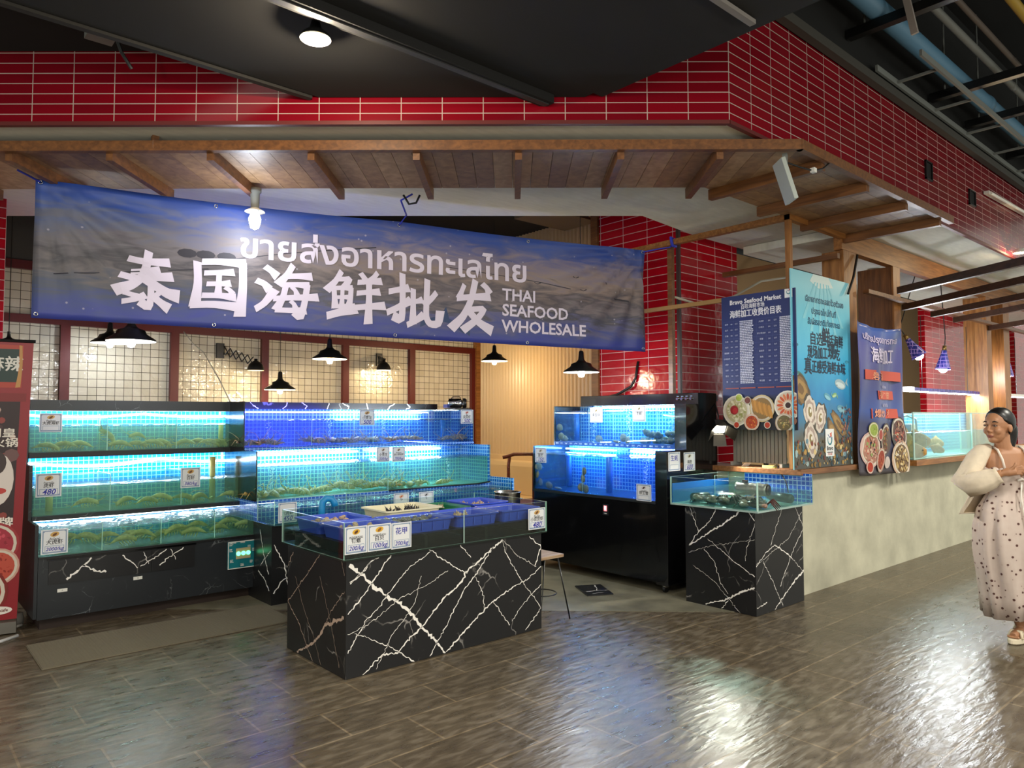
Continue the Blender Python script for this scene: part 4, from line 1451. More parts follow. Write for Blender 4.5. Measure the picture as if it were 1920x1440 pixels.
# ---------------------------------------------------------------- shrimps, lobsters, shells in the tanks
def shrimp_mb(ln=.17, r=.0155):
    b = MB()
    n = 15
    rings = []
    for i in range(n):
        t = i / (n - 1)
        x = -ln / 2 + ln * t
        z = .35 * ln * sin(pi * t) * .5
        rr = r * (.45 + .75 * sin(pi * min(1, t * .9 + .18))) * (1 + .10 * (i % 2))
        if t > .9:
            rr *= .5
        rings.append([(x + .1 * rr * cos(a), rr * .8 * cos(a), z + rr * sin(a)) for a in [2 * pi * k / 10 for k in range(10)]])
    b.loft(rings)
    # tail fan
    for s in (-1, 0, 1):
        b.add([(ln / 2 - .01, s * .004 - .004, .006), (ln / 2 + .03, s * .022 - .008, .012 + .012 * (s == 0)), (ln / 2 + .03, s * .022 + .008, .012 + .012 * (s == 0)), (ln / 2 - .01, s * .004 + .004, .006)], [(0, 1, 2, 3), (3, 2, 1, 0)])
    # legs and rostrum, feelers
    for i in range(5):
        x = -ln * .32 + i * ln * .11
        for s in (-1, 1):
            b.tube([(x, s * r * .5, .1 * ln * .3), (x - .006, s * r * 1.3, -.008), (x - .012, s * r * 1.2, -.022)], [.003, .0025, .001], 5)
    b.tube([(-ln / 2 + .01, 0, .012), (-ln / 2 - .03, 0, .022)], [.004, .0008], 5)
    for s in (-1, 1):
        b.tube([(-ln / 2, s * .006, .008), (-ln / 2 - .05, s * .03, .035), (-ln / 2 - .06, s * .07, .05), (-ln / 2 + .02, s * .10, .055)], [.0016, .0013, .001, .0006], 4)
    return b


def lobster_mb(rn):
    b = MB()
    ln = .15
    rings = []
    for i in range(13):
        t = i / 12
        rr = .026 * (.5 + .8 * sin(pi * min(1, .15 + t * .8))) * (1 + .12 * (i % 2) * (t > .45)) * (1 if t < .92 else .6)
        z = .02 + .012 * sin(pi * t)
        rings.append([(-ln / 2 + ln * t, rr * cos(a), z + rr * .8 * sin(a)) for a in [2 * pi * k / 9 for k in range(9)]])
    b.loft(rings)
    for s in (-1, 0, 1):
        b.add([(ln / 2 - .01, s * .008 - .006, .018), (ln / 2 + .04, s * .03 - .011, .012), (ln / 2 + .04, s * .03 + .011, .012), (ln / 2 - .01, s * .008 + .006, .018)], [(0, 1, 2, 3), (3, 2, 1, 0)])
    for i in range(4):
        for s in (-1, 1):
            x = -.055 + i * .024
            k = rn.uniform(.8, 1.3)
            b.tube([(x, s * .02, .02), (x - .012 + i * .008, s * .055 * k, .045 * k), (x - .02 + i * .016, s * .085 * k, .004)], [.005, .004, .0015], 5)
    for s in (-1, 1):
        b.tube([(-.07, s * .012, .03), (-.11, s * .03, .07), (-.12 + rn.uniform(-.03, .03), s * .08, .14 * rn.uniform(.6, 1.2)), (-.08, s * .13, .17 * rn.uniform(.6, 1.2))], [.004, .003, .002, .0008], 5)
        b.tube([(-.07, s * .016, .02), (-.10, s * .05, .03), (-.13, s * .03, .03)], [.007, .008, .003], 6)
    for i in range(10):
        b.ball((rn.uniform(-.06, .0), rn.uniform(-.02, .02), .04 + rn.uniform(0, .008)), .004, 4)
    return b


sp = tag(shrimp_mb().build('shrimp', M['shrimp'], smooth=True, org=(0, 0, 0)), 'x', 'shrimp')
rn = random.Random(21)
SH = []
for x, y in ((1.05, 6.95), (1.18, 6.92), (1.30, 6.97), (1.60, 6.94), (1.72, 6.97), (1.84, 6.93), (1.93, 7.0), (2.14, 6.95), (2.28, 7.0), (2.40, 6.93), (2.5, 6.98), (2.33, 6.93)):
    SH.append((x, y, 1.30 + rn.uniform(0, .02), 'olive shrimp lying in the top tier of the left tank', 'shrimps in the top tier', 1.15))
SH.append((1.50, 6.96, 1.37, 'pale shrimp swimming upright beside the first divider of the top tier', None, 1.2))
SH.append((1.74, 6.97, 1.38, 'shrimp climbing above the others in the middle of the top tier', None, 1.0))
for x, y in ((1.62, 6.78), (1.76, 6.74), (1.88, 6.8), (2.06, 6.76), (2.2, 6.72), (2.46, 6.74), (1.30, 6.75)):
    SH.append((x, y, .83 + rn.uniform(0, .02), 'olive shrimp lying in the middle tier of the left tank', 'shrimps in the middle tier', 1.2))
for x, y in ((1.16, 6.5), (1.24, 6.42), (1.40, 6.45), (1.50, 6.38), (1.58, 6.5), (1.66, 6.42), (1.82, 6.46), (1.90, 6.38), (1.98, 6.48), (2.05, 6.4), (2.11, 6.5), (2.28, 6.46), (2.38, 6.5), (2.50, 6.42)):
    SH.append((x, y, .575 + rn.uniform(0, .05), 'large olive shrimp in the bottom tier of the left tank', 'shrimps in the bottom tier', 1.2))
for i, (x, y, z, lab, g, s) in enumerate(SH):
    rot = Euler((rn.uniform(-.2, .2), rn.uniform(-.2, .2) + (0.9 if 'upright' in lab else 0), rn.choice((0, pi)) + rn.uniform(-.5, .5)))
    o = sp if i == 0 else dup(sp, (0, 0, 0))
    o.location, o.rotation_euler, o.scale = (x, y, z), rot, (s, s, s)
    o['label'] = lab
    if g:
        o['group'] = g
    elif 'group' in o:
        del o['group']
lp = [tag(lobster_mb(random.Random(s)).build('lobster', m_, smooth=True, org=(0, 0, 0)), 'x', 'lobster') for s, m_ in ((1, M['lob']), (2, M['lob2']))]
LO = []
for x in (2.56, 2.63, 2.70, 2.78, 3.19, 3.26, 3.42, 3.5, 3.58, 3.66, 3.74, 3.86, 3.95, 4.05, 4.2, 4.28, 4.36, 4.43, 4.82, 4.9, 4.98, 5.04):
    LO.append((1, x, 6.6 + rn.uniform(-.03, .1), 1.29 + rn.uniform(0, .02), 'brown spiny lobster on the floor of the top blue mosaic tier', 'lobsters in the top tier', .95))
for x in (2.54, 2.62, 2.70, 2.80, 2.92, 3.02, 3.12, 3.22, 3.40, 3.46, 3.52, 3.57, 3.62, 3.67, 3.72, 3.77, 3.86, 3.92, 3.98, 4.06, 4.14, 4.3, 4.55):
    k = 1 if 3.38 < x < 4 else 0
    LO.append((0, x, 6.33 + rn.uniform(-.04, .1), .843 + rn.uniform(0, .05) * k, 'golden brown lobster on the floor of the teal middle tier', 'lobsters in the teal middle tier', 1.05))
first = {0: True, 1: True}
for k, x, y, z, lab, g, s in LO:
    o = lp[k] if first[k] else dup(lp[k], (0, 0, 0))
    first[k] = False
    o.location, o.scale = (x, y, z), (s * rn.uniform(.85, 1.15),) * 3
    o.rotation_euler = (rn.uniform(-.15, .15), rn.uniform(-.15, .15), rn.uniform(0, 6.28))
    o['label'], o['group'] = lab, g

# oysters, scallops and abalones in the black tank
rnd = random.Random(9)
ob = MB().ball((0, 0, 0), (.05, .038, .03), 12, jit=.22, rnd=rnd)
op = tag(ob.build('oyster', M['oyst'], smooth=True, org=(0, 0, 0)), 'x', 'oyster')
k = 0
for row, n, z in ((0, 10, 1.325), (1, 7, 1.375)):
    for i in range(n):
        o = op if k == 0 else dup(op, (0, 0, 0))
        k += 1
        o.location = (5.66 + rnd.uniform(-.04, .10), 4.11 + (.42 - row * .06) * i / (n - 1) + .03 * row, z + rnd.uniform(-.01, .02))
        o.rotation_euler = (rnd.uniform(-.6, .6), rnd.uniform(-.6, .6), rnd.uniform(0, 6))
        o['label'], o['group'] = 'mossy oyster heaped at the right of the upper blue tank', 'oysters in the upper blue tank'
sb = MB()
sb.lathe([(.001, -.012), (.03, -.009), (.043, 0), (.03, .009), (.001, .012)], (0, 0, 0), 14)
spp = tag(sb.build('scallop', M['scal'], smooth=True, org=(0, 0, 0)), 'x', 'scallop')
SCL = [((5.58, 5.57, 1.345), 'scallop stuck at the left end of the upper blue tank, the upper one'), ((5.60, 5.54, 1.318), 'scallop stuck at the left end of the upper blue tank, the lower one'),
       ((5.585, 5.60, 1.44), 'small dark scallop high on the left end of the upper blue tank'), ((5.62, 5.06, 1.325), 'dark shell standing alone under the left price card of the upper blue tank'),
       ((5.60, 4.72, 1.345), 'round shell left of the oyster heap, the higher one'), ((5.59, 4.655, 1.318), 'round shell left of the oyster heap, the lower one'), ((5.60, 4.80, 1.305), 'shell lying flat on the floor of the upper blue tank'),
       ((5.275, 4.985, .86), 'scallop clinging low beside the divider of the lower blue tank, left one'), ((5.275, 4.925, .845), 'scallop clinging low beside the divider of the lower blue tank, right one'), ((5.275, 4.965, .945), 'scallop clinging halfway up the divider of the lower blue tank'), ((5.278, 4.95, 1.02), 'small dark shell at the top of the divider column of the lower blue tank'),
       ((5.30, 5.60, .87), 'scallop at the bottom left corner of the lower blue tank'), ((5.29, 5.46, .845), 'single pale scallop standing near the left of the lower blue tank'), ((5.275, 5.62, .95), 'scallop clinging to the left wall of the lower blue tank, middle one'), ((5.28, 5.61, 1.03), 'dark shell clinging to the left wall of the lower blue tank, upper one'), ((5.32, 5.36, .822), 'shell lying on the floor of the lower blue tank')]
for i, (p_, lab) in enumerate(SCL):
    o = spp if i == 0 else dup(spp, (0, 0, 0))
    o.location, o.rotation_euler = p_, (rnd.uniform(-.2, .2), -pi / 2 + rnd.uniform(-.3, .3), rnd.uniform(-.4, .4))
    if 'floor' in lab:
        o.rotation_euler = (.1, .2, 0)
    o['label'] = lab
# crabs, black tubes and filter in the small tank
cb = MB()
cb.ball((0, 0, .03), (.065, .085, .03), 12, jit=.08, rnd=rnd)
for s in (-1, 1):
    for i in range(4):
        cb.tube([(-.03 + i * .022, s * .06, .03), (-.05 + i * .03, s * .12, .07), (-.06 + i * .04, s * .17, .005)], [.010, .009, .003], 6)
cr = tag(cb.build('crab', M['crabk'], smooth=True, org=(0, 0, 0)), 'x', 'crab')
q = MB()
for s in (-1, 1):
    q.tube([(-.05, s * .06, .03), (-.11, s * .09, .05), (-.13, s * .05, .06)], [.012, .02, .006], 7)
    q.tube([(-.11, s * .09, .05), (-.135, s * .09, .055)], [.014, .004], 6)
for i in range(5):
    q.ball((rnd.uniform(-.03, .04), rnd.uniform(-.06, .06), .056), (.008, .012, .005), 6)
q.build('claw', M['crabw'], cr, smooth=True)
for i, (x, y, lab) in enumerate(((5.30, 3.52, 'dark crab with pale claws at the back left of the small crab tank'), (5.28, 3.36, 'dark crab in the left pile of the small crab tank, nearest the divider'), (5.34, 3.22, 'dark crab in the middle of the small crab tank, before the silver filter'), (5.45, 3.33, 'dark crab pressed against the silver filter cylinder'), (5.30, 3.10, 'dark crab at the front corner of the small crab tank'))):
    o = cr if i == 0 else dup(cr, (0, 0, 0))
    o.location, o.rotation_euler = (x, y, .826), (rnd.uniform(-.15, .15), rnd.uniform(-.15, .15), rnd.uniform(-.8, .8))
    o['label'], o['group'] = lab, 'crabs in the small tank'
b = MB().tube([(5.46, 3.66, .862), (5.30, 3.70, .862)], .037, 16)
t = tag(b.build('black_tube', M['black'], smooth=True), 'open black tube shelter at the left end of the crab tank', 'tube')
b = MB().tube([(5.80, 3.08, .862), (5.95, 3.36, .862)], .037, 16)
t = tag(b.build('black_tube', M['black'], smooth=True), 'black tube shelter lying right of the front glass corner of the crab tank', 'tube')
t = thing('filter_cylinder', (5.62, 3.34, .85), 'ribbed silver filter cylinder lying in the crab tank', 'filter')
ax0, ax1 = Vector((5.60, 3.46, .935)), Vector((5.64, 3.20, .935))
pts = [ax0.lerp(ax1, i / 12) for i in range(13)]
MB().tube(pts, [.052 if i % 3 else .056 for i in range(13)], 18).build('drum', mat('silver grey plastic', '#8c8f88', .3, .5), t, smooth=True)
MB().tube([ax0.lerp(ax1, 1.0), ax0.lerp(ax1, 1.06)], .045, 18).build('end_cap', M['black'], t, smooth=True)
MB().box(5.60, 5.63, 3.37, 3.41, .985, 1.01).build('knob', M['black'], t)
MB().tube([(5.61, 3.46, .89), (5.61, 3.45, .83)], .02, 8).build('foot', M['black'], t)
tag(MB().tube([(5.97, 3.33, 1.105), (5.985, 3.30, 1.13), (5.975, 3.26, 1.06), (5.95, 3.2, .99), (5.9, 3.15, .90)], .005, 6).build('cable', M['cable'], smooth=True), 'black cable looping from the counter into the crab tank', 'cable')

# ---------------------------------------------------------------- small things on the floor and counter
b = MB().add([(4.852, 4.677, .004), (4.674, 4.359, .004), (4.885, 4.246, .004), (5.073, 4.564, .004), (4.852, 4.677, .014), (4.674, 4.359, .014), (4.885, 4.246, .014), (5.073, 4.564, .014)], [(3, 2, 1, 0), (4, 5, 6, 7), (0, 1, 5, 4), (1, 2, 6, 5), (2, 3, 7, 6), (3, 0, 4, 7)])
vein_geo(b, [(.008, .005, [(4.76, 4.45), (4.86, 4.42), (4.95, 4.36)]), (.004, .006, [(4.86, 4.42), (4.93, 4.48), (5.0, 4.58)]), (.005, .003, [(4.75, 4.37), (4.85, 4.33)])], lambda x, y: (x, y, .0146), 3, 1, 1)
tag(b.build('floor_offcut', [M['marble'], M['vein']]), 'loose black marble tile lying flat on the concrete floor', 'tile')
b = MB()
y = 5.33
b.box(.815, 2.46, 5.33, 5.955, .002, .008)
while y < 5.95:
    b.box(.82, 2.455, y, y + .006, .008, .012)
    y += .0125
x = .83
while x < 2.45:
    b.box(x, x + .003, 5.335, 5.95, .008, .0115)
    x += .0205
tag(b.build('floor_mat', M['mat_']), 'long ribbed beige rubber mat in front of the left shrimp tank', 'mat')


def stool(x, y, label):
    t = thing('hairpin_stool', (x, y, 0), label, 'stool', 'hairpin stools')
    MB().box(x - .125, x + .125, y - .125, y + .125, .475, .50).build('seat', woodm('pale worn seat', '#8a6a4a', '#b59c80'), t, bevel=.004)
    for sx in (-1, 1):
        for sy in (-1, 1):
            p0 = (x + sx * .11, y + sy * .07, .475)
            p1 = (x + sx * .07, y + sy * .11, .475)
            ft_ = (x + sx * .155, y + sy * .155, .008)
            MB().tube([p0, ft_, p1], .0055, 6).build('leg', M['blackmetal'], t, smooth=True)
    pts = [(x + .118 * cos(a), y + .118 * sin(a), .20) for a in [2 * pi * k / 24 for k in range(24)]]
    MB().tube(pts, .005, 6, closed=True).build('foot_ring', M['blackmetal'], t, smooth=True)
    return t


stool(3.90, 4.12, 'wooden stool with black hairpin legs at the right end of the wide marble plinth')
stool(4.32, 5.0, 'wooden stool with hairpin legs under the steel pot, behind the wide marble plinth')
t = thing('cooking_pot', (4.32, 5.0, .50), 'steel pot standing behind the right end of the long glass tank', 'pot')
MB().lathe([(.001, 0), (.11, 0), (.115, .02), (.115, .36), (.125, .375), (.125, .38), (.11, .378), (.11, .02), (.001, .015)], (4.32, 5.0, .502), 28).build('body', M['steel'], t, smooth=True)
for s in (-1, 1):
    MB().tube([(4.32 + s * .113, 4.97, .80), (4.32 + s * .15, 4.97, .81), (4.32 + s * .15, 5.03, .81), (4.32 + s * .113, 5.03, .80)], .006, 6).build('handle', M['steel'], t, smooth=True)
# wooden armchair between the tanks
t = thing('wooden_armchair', (6.25, 6.75, 0), 'reddish wooden armchair standing between the lobster tank and the black tank', 'chair')
wd = woodm('reddish chair wood', '#5a2412', '#7d3a1e')
MB().box(5.98, 6.5, 6.45, 7.0, .46, .50).build('seat', wd, t, bevel=.006)
for x, y in ((6.02, 6.49), (6.02, 6.96), (6.46, 6.49), (6.46, 6.96)):
    MB().tube([(x, y, 0.0), (x, y, .46)], .022, 8).build('leg', wd, t, smooth=True)
for y in (6.49, 6.96):
    MB().tube([(6.03, y, .50), (6.03, y, .95), (6.05, y, 1.05)], .02, 8).build('arm_post', wd, t, smooth=True)
MB().tube([(5.96, 6.99, 1.045), (6.0, 6.96, 1.055), (6.03, 6.85, 1.09), (6.05, 6.6, 1.10), (6.05, 6.46, 1.10)], .022, 8).build('top_rail', wd, t, smooth=True)
MB().box(6.44, 6.475, 6.49, 6.96, .60, 1.05).build('backrest', wd, t)
# booth bench
t = thing('booth_bench', (6.8, 8.1, 0), 'cream upholstered booth bench against the corrugated wall', 'bench')
MB().box(6.45, 7.06, 7.2, 8.85, 0, .46).build('seat', M['cream'], t, bevel=.02)
b = MB()
prof_ = [(6.86, .46), (6.85, .86), (6.87, .92), (6.92, .94), (7.0, .93), (7.06, .9), (7.06, .46)]
n = len(prof_)
b.add([(x, 7.2, z) for x, z in prof_] + [(x, 8.85, z) for x, z in prof_], [tuple(range(n)), tuple(range(2 * n - 1, n - 1, -1))] + [(i, n + i, n + (i + 1) % n, (i + 1) % n) for i in range(n)])
b.build('backrest', M['cream'], t, bevel=.01)
# things on the counter
t = thing('slatted_crate', (6.15, 3.56, 1.095), 'grey slatted plastic panel standing on the counter under the menu board', 'crate')
b = MB()
for i in range(14):
    y = 3.30 + i * .0385
    b.box(6.15, 6.165, y, y + .031, 1.125, 1.43)
b.build('slats', mat('warm grey plastic', '#8f897f', .5), t)
b = MB().box(6.166, 6.175, 3.30, 3.83, 1.15, 1.18).box(6.166, 6.175, 3.30, 3.83, 1.36, 1.39)
b.build('back_rail', mat('darker grey plastic', '#5b5853', .5), t)
for y in (3.32, 3.815):
    MB().prism([(6.09, y - .012), (6.25, y - .012), (6.25, y + .012), (6.09, y + .012)], 1.096, 1.126).build('foot', mat('light grey plastic foot', '#a8a298', .5), t)
tag(MB().box(6.0, 6.03, 3.33, 3.45, 1.096, 1.116).build('yellow_box', mat('yellow box', '#d8cf6a', .5)), 'small yellow box on the counter edge', 'box')
tag(MB().add([(6.0, 3.66, 1.098), (6.05, 3.62, 1.098), (6.04, 3.58, 1.13), (5.99, 3.62, 1.13)], [(0, 1, 2, 3)]).add([(6.0, 3.66, 1.096), (6.05, 3.62, 1.096), (6.04, 3.58, 1.128), (5.99, 3.62, 1.128)], [(3, 2, 1, 0)]).build('paper_slip', M['white_p']), 'white paper slip leaning before the grey slatted panel', 'paper')
# ---------------------------------------------------------------- pendant lamps
def pendant(x, y, z, r, label, warm, power, ztop=4.24, tilt=None):
    t = thing('pendant_lamp', (x, y, z), label, 'lamp', 'dome pendant lamps')
    q = r / .18
    sh = [(r, 0), (r * .985, .012 * q), (r * .62, .055 * q), (r * .55, .085 * q), (r * .30, .10 * q), (r * .22, .115 * q)]
    inn = [(a * .985, b_ - .003) for a, b_ in sh]
    b = MB().lathe(sh, (x, y, z), 28)
    b.lathe(inn[::-1], (x, y, z), 28, 1)
    b.build('shade', [M['blackmetal'], M['enamel']], t, smooth=True)
    MB().lathe([(r * .23, .11 * q), (.03 * q, .13 * q), (.024 * q, .20 * q), (.016, .215 * q), (.001, .215 * q)], (x, y, z), 16).build('neck', M['blackmetal'], t, smooth=True)
    MB().lathe([(.001, .0), (.024, .006), (.034, .03), (.03, .055), (.016, .085), (.014, .10)], (x, y, z - .052 * q), 16).build('bulb', M['bulbw'] if warm else M['bulbc'], t, smooth=True)
    MB().cyl((x, y, z + .21 * q), (x, y, ztop), .004, n=6).build('cord', M['cable'], t)
    light('lamp_light', 'POINT', (x, y, z - .085), power, WARM if warm else COOL, .035, parent=t)
    return t


pendant(3.59, 7.02, 2.17, .18, 'black dome pendant glowing warm, largest of those under the banner\'s lower edge', True, PW * 1.0)
pendant(6.26, 7.51, 2.31, .18, 'black dome pendant glowing warm in front of the corrugated wall', True, PW * 1.3)
pendant(5.178, 4.887, 1.99, .175, 'black dome pendant with a cool white bulb below the banner\'s right corner', False, PC * .7)
pendant(3.595, 8.274, 1.885, .18, 'lowest hanging black dome pendant, thin cord, in front of the tiled wall', True, PW * .9)
pendant(1.83, 8.49, 2.34, .18, 'cool white dome pendant partly hidden behind the brighter one at the left', False, PC * .2)
pendant(1.578, 6.593, 2.19, .19, 'brightest cool white dome pendant, above the left shrimp tank', False, PC * .32)
pendant(.95, 8.46, 2.27, .10, 'small black dome pendant just right of the left red pillar', True, 0.6)


def bracket_lamp(x, z, dx, dz, dy, label, vert=False, power=2):
    t = thing('wall_lamp', (x, 8.995, z), label, 'lamp', 'scissor-arm wall lamps')
    MB().box(x - .045, x + .045, 8.965, 8.998, z - .09, z + .09).build('wall_plate', M['blackmetal'], t)
    n = 5
    b = MB()
    p0, p1 = Vector((x + (.04 if dx > 0 else -.04), 8.95, z)), Vector((x + dx, 8.95 - dy, z + dz))
    d = (p1 - p0) / n
    u = Vector((0, 0, .055))
    for i in range(n):
        a, c = p0 + d * i, p0 + d * (i + 1)
        b.tube([a + u, c - u], .007, 5)
        b.tube([a - u, c + u], .007, 5)
    b.build('scissor_arm', M['blackmetal'], t)
    e = p1 + Vector((.03 if dx > 0 else -.03, 0, -.02))
    sh = [(.10, -.09), (.095, -.06), (.08, -.02), (.045, .015), (.02, .025), (.02, .05), (.001, .052)]
    b = MB().lathe(sh, e, 20)
    b.lathe([(a * .97, c - .003) for a, c in sh][::-1], e, 20, 1)
    b.build('shade', [M['blackmetal'], M['enamel']], t, smooth=True)
    MB().ball(e + Vector((0, 0, -.055)), .028, 10).build('bulb', M['bulbw'], t, smooth=True)
    light('lamp_light', 'POINT', e + Vector((0, 0, -.09)), power, WARM, .03, parent=t)
    return t


bracket_lamp(3.14, 2.37, .30, -.13, .25, 'black scissor-arm wall lamp on the pale tiled panel under the banner', power=.8)
bracket_lamp(5.36, 2.37, -.05, -.05, .22, 'short-armed wall lamp glowing warm beside a red frame post', power=PW * .35)

# canopy bulb and raft lamp
t = thing('canopy_lamp', (2.11, 5.347, 3.2), 'cool white bulb in a grey socket under the canopy, in front of the banner', 'lamp')
MB().lathe([(.001, .28), (.045, .28), (.045, .25), (.034, .24), (.03, .12), (.034, .11), (.001, .11)], (2.11, 5.347, 3.0), 16).build('socket', M['greym'], t, smooth=True)
MB().lathe([(.03, .13), (.072, .105), (.074, .10), (.03, .118)], (2.11, 5.347, 3.0), 24).build('reflector', M['enamel'], t, smooth=True)
MB().lathe([(.001, -.035), (.03, -.02), (.042, .02), (.045, .05), (.03, .09), (.018, .11)], (2.11, 5.347, 3.0), 16).build('bulb', M['bulbc'], t, smooth=True)
light('lamp_light', 'POINT', (2.04, 5.27, 2.96), PC * .2, (.82, .88, 1), .09, parent=t)
t = thing('ceiling_lamp', (1.60, 3.31, 3.42), 'round warm lamp hanging from the black ceiling panel above the front', 'lamp')
sh = [(.078, .0), (.072, .014), (.05, .035), (.03, .05), (.02, .09), (.001, .09)]
b = MB().lathe(sh, (1.60, 3.31, 3.44), 24).lathe([(a * .96, c - .003) for a, c in sh][::-1], (1.60, 3.31, 3.44), 24, 1)
b.build('shade', [M['blackmetal'], M['enamel']], t, smooth=True)
MB().ball((1.60, 3.31, 3.452), (.036, .036, .034), 12).build('bulb', M['bulbw'], t, smooth=True)
light('lamp_light', 'POINT', (1.60, 3.31, 3.41), PW * 1.6, (1, .84, .62), .03, parent=t)
# flood light at the canopy corner
t = thing('floodlight', (4.50, 2.38, 3.0), 'flat grey floodlight hanging under the right corner of the canopy', 'light')
MB().bar((4.50, 2.38, 3.288), (4.47, 2.37, 3.20), .03, .04).build('bracket', M['greym'], t)
MB().bar((4.45, 2.40, 3.24), (4.52, 2.35, 2.97), .028, .19, upv=(.6, .6, 0)).build('lamp_head', mat('pale grey metal', '#a5aca6', .5), t, bevel=.004)
MB().tube([(4.5, 2.38, 3.24), (4.60, 2.33, 3.215), (4.72, 2.30, 3.21), (4.82, 2.28, 3.24), (4.88, 2.26, 3.29)], .006, 6).build('cable', M['cable'], t, smooth=True)
MB().box(4.70, 4.735, 2.28, 2.31, 3.195, 3.225).build('connector', M['white_p'], t)

# clip lamp over the crab tank
t = thing('clip_lamp', (5.95, 3.84, 1.42), 'barn-door work lamp clipped to the black tank, lighting the crab tank', 'lamp')
c0 = Vector((5.86, 3.78, 1.43))
aim = Vector((5.50, 3.30, .90))
dd = (aim - c0).normalized()
q = dd.to_track_quat('Z', 'Y')


def LQ(x, y, z):
    return c0 + q @ Vector((x, y, z))


b = MB()
hs = .055
for z0, z1, k0, k1 in ((-.10, 0, .7, 1.0),):
    b.add([LQ(sx * hs * k, sy * hs * k, z) for z, k in ((z0, k0), (z1, k1)) for sx, sy in ((-1, -1), (1, -1), (1, 1), (-1, 1))], [(3, 2, 1, 0), (0, 1, 5, 4), (1, 2, 6, 5), (2, 3, 7, 6), (3, 0, 4, 7)])
b.build('lamp_body', M['blackmetal'], t)
b = MB().add([LQ(sx * .045, sy * .045, -.01) for sx, sy in ((-1, -1), (1, -1), (1, 1), (-1, 1))], [(0, 1, 2, 3)])
b.build('lamp_face', glow('bright lamp face', '#fff6dc', 30), t)
for sx, sy in ((1, 0), (-1, 0), (0, 1), (0, -1)):
    v = []
    for off_ in (0, .003):
        for s in (-1, 1):
            v.append(LQ((sx * hs) + (s * hs if sx == 0 else 0), (sy * hs) + (s * hs if sy == 0 else 0), off_))
        for s in (1, -1):
            v.append(LQ((sx * (hs + .07)) + (s * hs * 1.15 if sx == 0 else 0), (sy * (hs + .07)) + (s * hs * 1.15 if sy == 0 else 0), .08 + off_))
    MB().add(v, [(0, 1, 2, 3), (7, 6, 5, 4), (0, 4, 5, 1), (1, 5, 6, 2), (2, 6, 7, 3), (3, 7, 4, 0)]).build('barn_door', mat('bronze lamp flap', '#2e2820', .4, .4), t)
MB().tube([LQ(0, 0, -.1), (5.95, 3.86, 1.56), (6.0, 3.92, 1.66), (6.035, 3.96, 1.72)], .007, 6).build('arm', M['blackmetal'], t, smooth=True)
MB().box(6.03, 6.05, 3.93, 3.99, 1.70, 1.76).build('clip', M['blackmetal'], t)
light('lamp_light', 'SPOT', LQ(0, 0, .085), PC * 1.3, (1, .95, .85), .03, aim=aim, spot=130, parent=t)

# ---------------------------------------------------------------- the big sea banner
TL, TR, BL, BR = Vector((.816, 6.099, 3.262)), Vector((5.666, 4.479, 3.19)), Vector((.816, 6.13, 2.266)), Vector((5.687, 4.5, 2.191))
BLn = (TR - TL).length
bn = Vector((-.317, -.948, -.03)).normalized()


def bsurf(x, t, off_=0):
    """x metres along, t 0 top .. 1 bottom"""
    s = x / BLn
    p = TL.lerp(TR, s).lerp(BL.lerp(BR, s), t)
    sag = .020 * sin(pi * min(1, x / 2.646)) if x < 2.646 else .016 * sin(pi * (x - 2.646) / (BLn - 2.646))
    p.z -= max(0, sag) * (1 - t) ** 2
    d = 0
    for cx, k, ph, am in ((0, 1, .3, .034), (BLn, -1, 1.0, .060)):
        dx, dy = abs(x - cx) + .001, t + .001
        r = math.hypot(dx, dy)
        a = math.atan2(dy, dx)
        d += am * sin(a * 22 + ph) * min(1, r * 3) * math.exp(-(r / .75) ** 2)
    d += .005 * sin(x * 2.3 + t * 2) + .004 * sin(x * 5 - t * 7)
    return p + bn * (d + off_)


